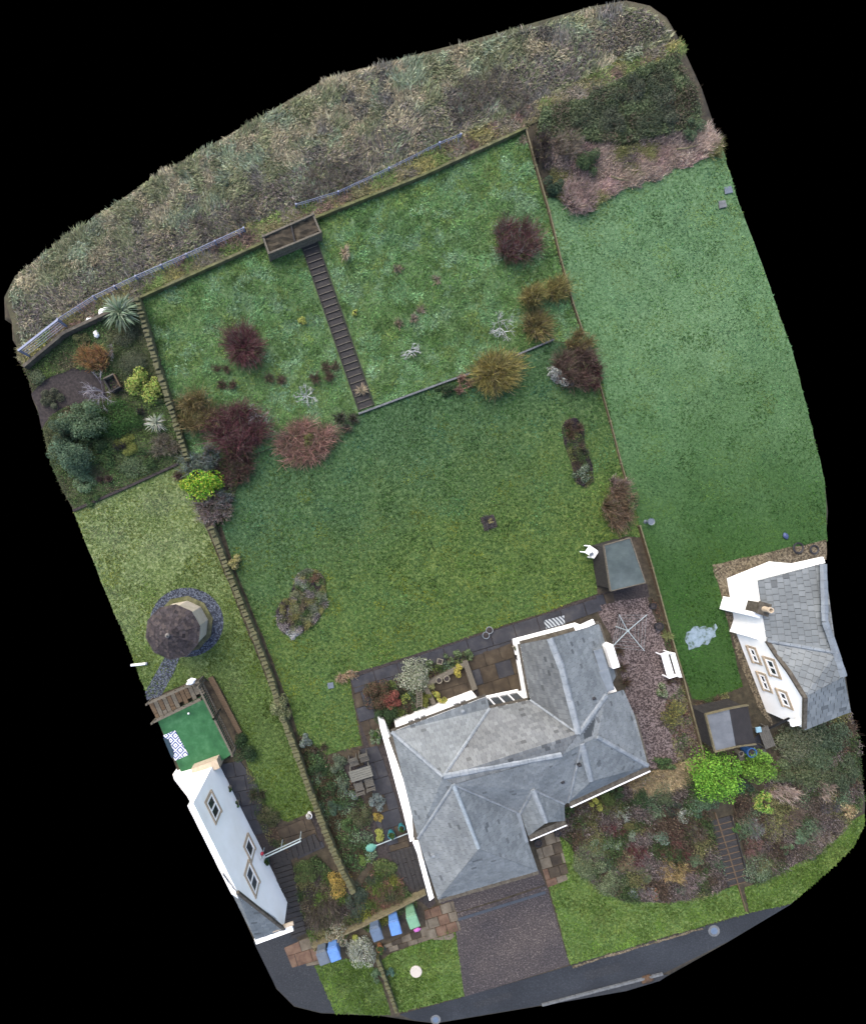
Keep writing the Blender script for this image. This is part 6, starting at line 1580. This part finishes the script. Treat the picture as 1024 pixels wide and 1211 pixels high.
plant('sage_bush', 509, 812, 7, 0.5, [C(164, 164, 96), C(136, 140, 80)], 'pale yellow green bush at the edge of the planter court', 'leaf')
for x, y in ((531, 780), (540, 776), (549, 773), (556, 775), (511, 786)):
    plant('hedge_bush', x, y, 6, 0.6, [C(104, 130, 76), C(82, 110, 60), C(128, 150, 98)], 'small round grey green bush in the row along the patio path', 'leaf', 'shrub', 'row of small bushes along the patio path', leaf=0.08)
plant('variegated_bush', 445, 872, 7, 0.7, SAGE + MGR, 'green bush beside the west wall of the bungalow', 'leaf', ry=9)
# gravel yard
plant('sedge_tuft', 785, 818, 8, 0.6, VAR + MGR, 'round pale green variegated bush below the white bench', 'leaf'); plant('mahonia_shrub', 797, 845, 14, 0.9, [C(164, 156, 50), C(130, 134, 58), C(110, 116, 72), C(96, 96, 66)], 'yellowing leafy shrub near the fence in the gravel yard', 'leaf', ry=16)
plant('fern_bush', 790, 752, 7, 0.4, [C(140, 148, 76), C(112, 122, 62)], 'small light green fern by the fence above the bench', 'strap', leaf=0.05); plant('rusty_bush', 796, 803, 8, 0.35, BR3 + BR1, 'rusty brown low bush at the foot of the white bench', 'twig')
for k, (x, y) in enumerate(((737, 790), (742, 808), (733, 770))): plant('wall_fern', x, y, 7, 0.35, BR3 + [C(86, 78, 48)], 'small rusty weed at the east wall of the bungalow', 'twig', 'plant', 'weeds along the east wall')
# vegetable bed
for x, y, r_, h, pal, lb, kd in ((361, 878, 9, 0.6, BLU + SAGE, 'blue green bush at the top of the vegetable bed', 'leaf'), (378, 885, 9, 0.5, BR1, 'brown withered bush under the lawn corner', 'twig'), (376, 912, 12, 0.6, DGR, 'dark green leafy clump by the stone wall copes', 'leaf'), (398, 905, 11, 0.6, [C(116, 134, 104), C(94, 114, 86)], 'grey green leafy row beside the table chairs', 'leaf'), (389, 935, 11, 0.5, DGR, 'dark leafy clump in the middle of the vegetable bed', 'leaf'), (404, 925, 8, 0.5, GR2, 'pale leafy clump between the two bed rows', 'leaf'),
                               (415, 940, 8, 0.6, BLU + MGR, 'bluish cabbage like clump beside the chairs', 'leaf'), (396, 955, 9, 0.5, [C(66, 96, 76), C(84, 116, 92)], 'teal green leafy clump low in the vegetable bed', 'leaf'), (445, 951, 9, 0.8, BLU, 'round grey blue bush by the bungalow yard', 'leaf'), (448, 967, 7, 0.6, [C(196, 166, 40), C(168, 150, 38)], 'small golden bush in the yard by the white wall', 'leaf'), (450, 989, 7, 0.6, YGR, 'small yellow green bush beside the fallen parasol', 'leaf'),
                               (428, 968, 14, 0.5, [C(92, 104, 62), C(112, 112, 80), C(78, 92, 54)], 'tangled olive bush below the chairs', 'leaf'), (407, 975, 10, 0.5, MGR, 'mid green clump by the leaning wall copes', 'leaf'), (430, 1018, 7, 0.4, [C(128, 164, 58), C(108, 146, 50)], 'fresh lime green clump at the top of the bin side bed', 'leaf')):
    plant('bed_plant', x, y, r_, h, pal, lb, kd, 'plant')
plant('forsythia_bush', 400, 1050, 15, 1.0, [C(210, 176, 40), C(188, 156, 38), C(160, 138, 48)], 'open golden leaved shrub over the lower stone wall', 'leaf', ry=15, dens=0.55)
plant('green_shrub', 360, 1035, 14, 0.5, [C(82, 108, 50), C(102, 124, 62)], 'green weedy mound beside the boarded steps', 'leaf'); plant('twiggy_shrub', 385, 1085, 20, 0.9, [C(108, 96, 88), C(84, 76, 68), C(134, 124, 108)], 'brown grey twiggy shrub above the pair of bins', 'twig', ry=18)
plant('green_shrub', 422, 1070, 13, 0.6, [C(82, 100, 84), C(66, 86, 68)], 'blue green bush below the golden leaved shrub', 'leaf', ry=20); plant('cotoneaster_bush', 462, 1060, 16, 0.5, [C(132, 100, 88), C(112, 88, 72), C(96, 104, 58)], 'russet tinted bush behind the light blue bin', 'twig', ry=13)
plant('green_shrub', 455, 1030, 15, 0.5, [C(98, 124, 56), C(120, 138, 70), C(80, 104, 48)], 'light green spreading bush above the russet one', 'leaf', ry=10)
plant('white_leaved_shrub', 400, 1106, 14, 0.9, VAR + STRW, 'pale cream bush leaning over the wall screen', 'leaf', ry=12, leaf=0.08, dens=0.7); plant('white_leaved_shrub', 428, 1131, 18, 1.1, VAR + SIL, 'round pale grey leaved bush on the corner lawn', 'leaf', ry=15, leaf=0.07, lobes=16)
plant('green_shrub', 420, 1109, 5, 0.4, YGR, 'tiny lime bush between wall screen and pale bush', 'leaf'); plant('green_shrub', 446, 1156, 9, 0.35, [C(88, 120, 80), C(104, 136, 96)], 'low green bush against the edging wall', 'leaf'); plant('green_shrub', 462, 1152, 6, 0.4, [C(70, 116, 100), C(88, 132, 112)], 'small teal green bush next to the round pale cover', 'leaf'); plant('green_shrub', 451, 1128, 6, 0.4, [C(72, 100, 88)], 'small blue green bush at the end of the flag path', 'leaf')
plant('wall_weed', 320, 968, 14, 0.5, [C(96, 104, 60), C(80, 90, 50), C(112, 112, 78)], 'olive weedy bush on the dark paving by the tall house', 'leaf', ry=11); plant('wall_weed', 304, 940, 9, 0.4, BR1 + GR1, 'brownish weed clump between hut lawn and dark paving', 'twig', ry=14)
# cottage garden
plant('phormium', 142, 369, 22, 1.2, [C(140, 166, 130), C(118, 146, 108), C(164, 184, 150)], 'pale green strappy plant at the top of the cottage garden', 'strap', 'plant', leaf=0.09, dens=3.0)
plant('willow_shrub', 107, 421, 18, 1.0, [C(206, 162, 80), C(182, 130, 66), C(160, 108, 72)], 'orange stemmed shrub beside the dark mulch path', 'twig', ry=16)
plant('bare_tree', 115, 459, 19, 1.3, [C(166, 160, 172), C(142, 136, 150), C(186, 180, 188)], 'pale lilac grey bare tree over the mulch path', 'bare', 'tree', dens=1.2, twig_w=0.03)
plant('euonymus_bush', 168, 457, 18, 1.1, YGR + LIM[:1], 'lime yellow bush beside the meadow side stone wall', 'leaf', ry=20, rot=0.5, leaf=0.1)
plant('yucca', 184, 500, 13, 0.7, [C(200, 206, 184), C(176, 186, 158)], 'white striped spiky plant near the stone wall', 'strap', 'plant', leaf=0.07, dens=0.8)
plant('pine_tree', 97, 491, 24, 2.2, [C(96, 128, 86), C(78, 110, 70), C(116, 146, 104)], 'upper blue green conifer at the cottage garden edge', 'leaf', 'tree', ry=20, leaf=0.09, lobes=18)
plant('pine_tree', 82, 538, 25, 2.2, [C(92, 126, 92), C(74, 106, 74), C(112, 144, 108)], 'lower blue green conifer at the cottage garden edge', 'leaf', 'tree', ry=22, leaf=0.09, lobes=18)
plant('pine_tree', 72, 512, 15, 1.8, [C(84, 112, 82), C(68, 94, 66)], 'small conifer squeezed between the two larger ones', 'leaf', 'tree', leaf=0.08, lobes=10)
plant('juniper_shrub', 136, 492, 28, 0.6, [C(68, 116, 42), C(86, 136, 54), C(54, 94, 36)], 'wide bright green spreading bush below the lime bush', 'leaf', ry=22, leaf=0.07, lobes=22)
plant('heath_cushion', 145, 525, 14, 0.4, [C(150, 158, 52), C(126, 138, 46)], 'ring of yellow green cushion plant round dark heather', 'leaf', leaf=0.06); plant('dark_heather', 142, 526, 8, 0.5, [C(70, 68, 78), C(56, 54, 62)], 'dark slate coloured heather inside the yellow green cushion', 'twig', 'plant')
plant('grey_shrub', 196, 527, 19, 0.7, [C(138, 128, 108), C(118, 110, 92), C(156, 148, 124)], 'grey beige dry shrub in the cottage garden corner', 'twig', ry=13); plant('round_bush', 123, 566, 9, 0.5, [C(120, 90, 84), C(98, 74, 70)], 'round dusky brown bush by the hut lawn edging', 'twig'); plant('sage_bush', 97, 572, 12, 0.5, [C(150, 184, 130), C(128, 166, 108)], 'pale fresh green bush near the survey edge', 'leaf')
plant('green_shrub', 158, 552, 18, 0.35, [C(100, 128, 80), C(122, 146, 100)], 'low light green bush above the hut lawn edging', 'leaf', ry=13); plant('moss_mound', 155, 430, 19, 0.5, [C(112, 122, 88), C(94, 104, 72)], 'grey green mossy mound below the strappy plant', 'leaf', ry=20, leaf=0.05); plant('dark_heather', 165, 487, 6, 0.4, [C(60, 58, 66)], 'small dark heather under the lime yellow bush', 'twig', 'plant')
plant('grey_shrub', 130, 416, 9, 0.5, GRYB, 'pale grey wispy plant beside the orange shrub', 'bare', 'plant', twig_w=0.02); plant('green_shrub', 42, 440, 12, 0.3, [C(98, 116, 76), C(116, 130, 92)], 'low olive bush at the survey edge of the cottage garden', 'leaf'); plant('green_shrub', 96, 398, 9, 0.4, [C(130, 136, 76), C(108, 116, 66)], 'yellow olive bush below the metal rail fence', 'leaf')
for k, (x, y, r_, h, pal, lb) in enumerate(((120, 540, 16, 0.5, MGR, 'mid green bush between the lower conifer and the cushion ring'), (175, 540, 14, 0.4, DGR + MGR, 'leafy green bush by the corner of stone wall and edging kerb'), (60, 470, 12, 0.5, [C(104, 112, 84), C(88, 98, 70)], 'grey green bush at the survey end of the mulch path'),
        (150, 398, 15, 0.35, [C(108, 116, 86), C(92, 102, 72)], 'grey green low bush directly below the strappy plant'), (110, 520, 14, 0.8, DGR, 'dark green bush hugging the two larger conifers'), (190, 470, 9, 0.4, MGR + GR3, 'olive green clump between lime bush and stone wall'), (108, 590, 9, 0.35, MGR, 'green clump at the low end of the edging kerb'))):
    plant('garden_bush', x, y, r_, h, pal, lb, 'leaf')
# scrub corner
plant('bramble_bush', 655, 213, 11, 0.8, [C(56, 82, 60), C(72, 100, 70)], 'dark green bramble against the top of the meadow fence', 'leaf'); plant('bramble_bush', 698, 190, 13, 0.8, [C(66, 92, 54), C(84, 112, 66)], 'green bramble island in the pink dead brushwood', 'leaf', ry=15)
plant('dead_shrub', 684, 228, 21, 0.5, [C(178, 150, 144), C(158, 132, 126), C(192, 166, 156)], 'pink dead brushwood mound at the corner of the wide lawn', 'twig', ry=22); plant('dead_shrub', 672, 168, 18, 0.7, [C(156, 142, 122), C(132, 118, 104)], 'straw grey dead bush below the mossy bank', 'twig', ry=15); plant('dead_shrub', 642, 172, 11, 0.8, [C(96, 84, 82), C(78, 70, 68)], 'dark bare bush at the top end of the meadow fence', 'twig', ry=20); plant('bramble_bush', 820, 148, 13, 0.7, [C(78, 106, 70), C(96, 124, 84)], 'green bramble on the survey edge above the wide lawn', 'leaf')
for k, (x, y, r_) in enumerate(((720, 112, 20), (752, 102, 20), (780, 92, 18), (788, 118, 18), (765, 135, 24), (725, 140, 20), (690, 140, 16), (792, 142, 15))):
    plant('thicket_bush', x, y, r_ * 0.9, 0.6, [[C(76, 92, 64), C(98, 110, 80)], [C(86, 98, 74), C(104, 114, 90), C(74, 84, 64)]][k % 2], 'dense small leaved bush making up the dark green thicket', 'leaf', 'shrub', 'bushes of the dark green thicket', leaf=0.07, dens=0.8)
for k, (x, y, r_) in enumerate(((560, 108, 20), (590, 96, 18), (612, 118, 16), (545, 130, 14), (240, 268, 14), (285, 252, 15), (370, 218, 16), (400, 205, 18), (430, 192, 14))):
    plant('dead_thicket', x, y, r_, 0.32, [C(122, 116, 106), C(108, 102, 96), C(136, 128, 116)], 'grey brown dead thicket along the foot of the field', 'twig', 'shrub', 'dead thickets along the field edge')
for k, (x, y, r_, h, pal, lb) in enumerate(((672, 962, 9, 0.5, DGR + MGR, 'green bush tucked beside the porch roof'), (757, 948, 13, 0.6, DGR, 'dark evergreen bush below the straw coloured hedge'), (785, 945, 11, 0.5, [C(96, 112, 76), C(80, 98, 62)], 'olive leafy bush between the hedge and the dark clump'), (708, 1002, 11, 0.5, MGR + SAGE, 'mid green bush just above the pale spreading shrub'), (762, 1035, 12, 0.5, [C(116, 130, 92), C(98, 114, 76)], 'pale olive bush between two pale green shrubs and the gold mound'), 
        (925, 915, 15, 0.9, [C(104, 124, 76), C(124, 142, 96), C(86, 106, 62)], 'leafy green bush linking the trees and the broad olive bush'), (975, 895, 18, 0.9, [C(88, 112, 74), C(108, 130, 94)], 'green bush in the thick of the east bank hedge'))):
    plant('leafy_bush', x, y, r_, h, pal, lb, 'leaf')
# front bank
plant('choisya_tree', 853, 922, 28, 2.0, LIM, 'large brilliant lime green leafy tree by the pitched roof shed', 'leaf', 'tree', mf=0.14, ry=29, leaf=0.1, lobes=26); plant('choisya_tree', 902, 909, 18, 1.6, [C(112, 162, 44), C(92, 140, 36), C(134, 180, 54)], 'smaller mid green leafy tree touching the brilliant lime one', 'leaf', 'tree', mf=0.14, leaf=0.1, lobes=16)
plant('choisya_shrub', 907, 951, 12, 0.8, YGR + LIM, 'small bright yellow green shrub in the brown east bank', 'leaf', leaf=0.1); plant('euonymus_bush', 833, 955, 16, 0.8, [C(92, 128, 92), C(74, 110, 74), C(112, 148, 110)], 'blue green dense bush at the top of the garden steps', 'leaf', ry=14, leaf=0.08)
plant('golden_conifer', 706, 954, 7, 0.7, [C(186, 190, 54), C(160, 168, 48)], 'round yellow conifer near the porch', 'leaf'); plant('green_conifer', 718, 952, 11, 0.8, [C(98, 118, 50), C(80, 102, 44)], 'olive green round bush behind the yellow conifer', 'leaf', ry=13); plant('silver_shrub', 738, 962, 10, 0.7, SIL + SAGE, 'silver branched shrub in the upper front bank', 'bare', twig_w=0.03); plant('evergreen_shrub', 728, 938, 12, 0.7, DGR, 'dark green bush against the south wall of the bungalow', 'leaf', ry=8)
RDP = [C(118, 54, 60), C(98, 44, 50), C(134, 74, 76), C(92, 70, 64)]
for x, y, r_, lb in ((719, 978, 9, 'crimson heather below the olive round bush'), (732, 985, 8, 'crimson heather next to the sage cushion'), (752, 1010, 15, 'wide dark red heather in the middle of the front bank'), (790, 1008, 9, 'dark red heather below the grey green leaf clump'), (800, 990, 12, 'wine red heather near the garden steps'), (812, 1011, 6, 'small red heather beside the garden steps')): plant('red_heather', x, y, r_, 0.35, RDP, lb, 'twig', 'plant', dens=1.3)
for x, y, r_, h, pal, lb, kd in ((700, 1020, 20, 0.7, [C(116, 134, 88), C(134, 150, 106), C(94, 114, 72)], 'pale green spreading shrub above the front lawn edge', 'leaf'), (724, 1044, 17, 0.6, [C(120, 138, 90), C(140, 156, 112), C(98, 118, 76)], 'pale green shrub bulging onto the front lawn', 'leaf'), (742, 1022, 12, 0.5, [C(112, 126, 82), C(148, 120, 90)], 'green and orange tinted bush in the middle of the bank', 'leaf'), (780, 993, 12, 0.5, [C(112, 142, 116), C(92, 126, 94), C(134, 160, 138)], 'grey green broad leaved clump in the middle of the bank', 'leaf'), (748, 993, 7, 0.4, SAGE, 'small sage cushion among the red heathers', 'leaf'), (746, 975, 8, 0.5, [C(110, 110, 56)], 'olive brown bush below the silver shrub', 'leaf'), (728, 1000, 9, 0.4, MGR + SAGE, 'mid green clump between the red heathers and pale shrub', 'leaf'),
                               (795, 1032, 16, 0.5, [C(206, 176, 104), C(184, 154, 86), C(166, 138, 84)], 'golden straw coloured heather mound above the lawn', 'twig'), (820, 1042, 13, 0.4, [C(170, 150, 152), C(146, 128, 130)], 'lilac grey heather beside the lower garden steps', 'twig'), (764, 1055, 11, 0.35, [C(160, 146, 150), C(134, 122, 126)], 'pale lilac heather at the lawn edge', 'twig'), (747, 1058, 8, 0.35, BLU, 'blue grey cushion at the lawn edge', 'leaf'), (822, 1020, 9, 0.4, [C(112, 140, 100), C(92, 120, 82)], 'fresh green cushion near the garden steps', 'leaf'), (806, 1052, 8, 0.3, GR2, 'grey green cushion at the lawn edge by the steps', 'leaf'), (822, 985, 13, 0.5, BR2 + GR3, 'brown and olive faded bush left of the garden steps', 'twig'), (690, 990, 11, 0.4, [C(112, 92, 60), C(96, 110, 60), C(84, 64, 50)], 'bronze and green clump near the porch path', 'leaf'), (684, 968, 12, 0.4, BR3 + BR1, 'rusty brown clump beside the porch', 'twig'), (768, 972, 12, 0.4, BR1 + BR3, 'reddish brown faded clump in the upper bank', 'twig'), (800, 958, 12, 0.45, [C(80, 96, 72), C(66, 80, 62), C(56, 56, 64)], 'dark green grey clump in the upper bank', 'leaf'), (812, 966, 9, 0.45, SIL + SAGE, 'pale grey clump above the garden steps', 'leaf'), (775, 1058, 7, 0.3, [C(176, 110, 80), C(120, 130, 90)], 'orange tipped cushion at the lawn edge', 'leaf')):
    plant('bank_plant', x, y, r_, h, pal, lb, kd, 'plant')
# east bank
plant('cotoneaster_hedge', 945, 880, 26, 1.1, [C(112, 124, 88), C(92, 106, 70), C(136, 140, 108)], 'broad olive grey leafy bush below the east house', 'leaf', ry=22, leaf=0.08, lobes=22); plant('cotoneaster_hedge', 985, 870, 22, 1.1, [C(84, 106, 76), C(102, 124, 94), C(68, 88, 60)], 'darker green bush under the east house wall at the survey edge', 'leaf', ry=20, leaf=0.08, lobes=20); plant('cotoneaster_hedge', 960, 915, 28, 0.8, [C(96, 112, 70), C(116, 128, 88), C(80, 98, 60)], 'lower spreading green bush on the east bank', 'leaf', ry=20, leaf=0.08, lobes=22); plant('cotoneaster_hedge', 1000, 915, 16, 0.8, [C(76, 96, 66), C(96, 114, 82)], 'dark green bush at the survey edge of the east bank', 'leaf', ry=20, leaf=0.08)
plant('pampas_clump', 931, 940, 18, 0.7, [C(206, 180, 162), C(184, 158, 142), C(220, 198, 182)], 'pale pink brushy clump in the east bank', 'twig', ry=10); plant('pampas_clump', 977, 934, 13, 0.7, [C(190, 168, 150), C(164, 144, 128)], 'pinkish beige clump below the spreading green bush', 'twig', ry=12); plant('cream_shrub', 1003, 962, 14, 0.5, [C(222, 200, 140), C(200, 176, 116), C(176, 140, 96)], 'cream and yellow leaved bush at the survey edge', 'leaf', ry=10, leaf=0.09)
for x, y, r_, pal, lb, kd in ((893, 980, 12, [C(150, 148, 152), C(124, 122, 128)], 'blue grey heather in the brown east bank', 'twig'), (874, 982, 6, [C(96, 142, 70), C(80, 124, 58)], 'small fresh green clump beside the steps edging', 'leaf'), (945, 992, 9, [C(116, 150, 112), C(98, 132, 94)], 'mint green cushion in the lower east bank', 'leaf'), (932, 1004, 8, [C(92, 128, 82), C(108, 142, 96)], 'green cushion next to the mint green one', 'leaf'), (897, 1026, 18, [C(112, 136, 100), C(132, 154, 120), C(92, 116, 82)], 'wide sage green shrub below the steps edging', 'leaf'), (970, 990, 12, [C(160, 148, 142), C(136, 124, 120)], 'grey pink heather towards the road verge', 'twig'), (982, 955, 11, [C(96, 96, 108), C(80, 80, 92)], 'slate grey heather above the cream bush', 'twig'), (890, 1000, 12, [C(150, 112, 104), C(128, 92, 86)], 'dusky pink heather below the blue grey one', 'twig'), (915, 978, 13, BR2, 'brownish grey heather in the middle of the east bank', 'twig'), (940, 968, 14, [C(130, 112, 98), C(108, 92, 80)], 'tan brown heather below the pale pink clump', 'twig'), (965, 1008, 12, GR3 + GR2, 'olive cushion at the edge of the road verge', 'leaf'), (915, 1020, 12, BR1 + BR2, 'dark brown faded heather above the road verge', 'twig'), (880, 955, 9, [C(86, 74, 66), C(68, 58, 52)], 'dark brown clump below the smaller leafy tree', 'twig')):
    plant('bank_heather', x, y, r_, 0.4, pal, lb, kd, 'plant')
plant('laurel_bush', 790, 905, 14, 0.6, DGR + MGR, 'dark green bush at the foot of the gravel yard', 'leaf', ry=7); plant('laurel_bush', 880, 930, 12, 0.8, [C(74, 104, 80), C(60, 88, 66)], 'dark bluish bush under the two leafy trees', 'leaf')
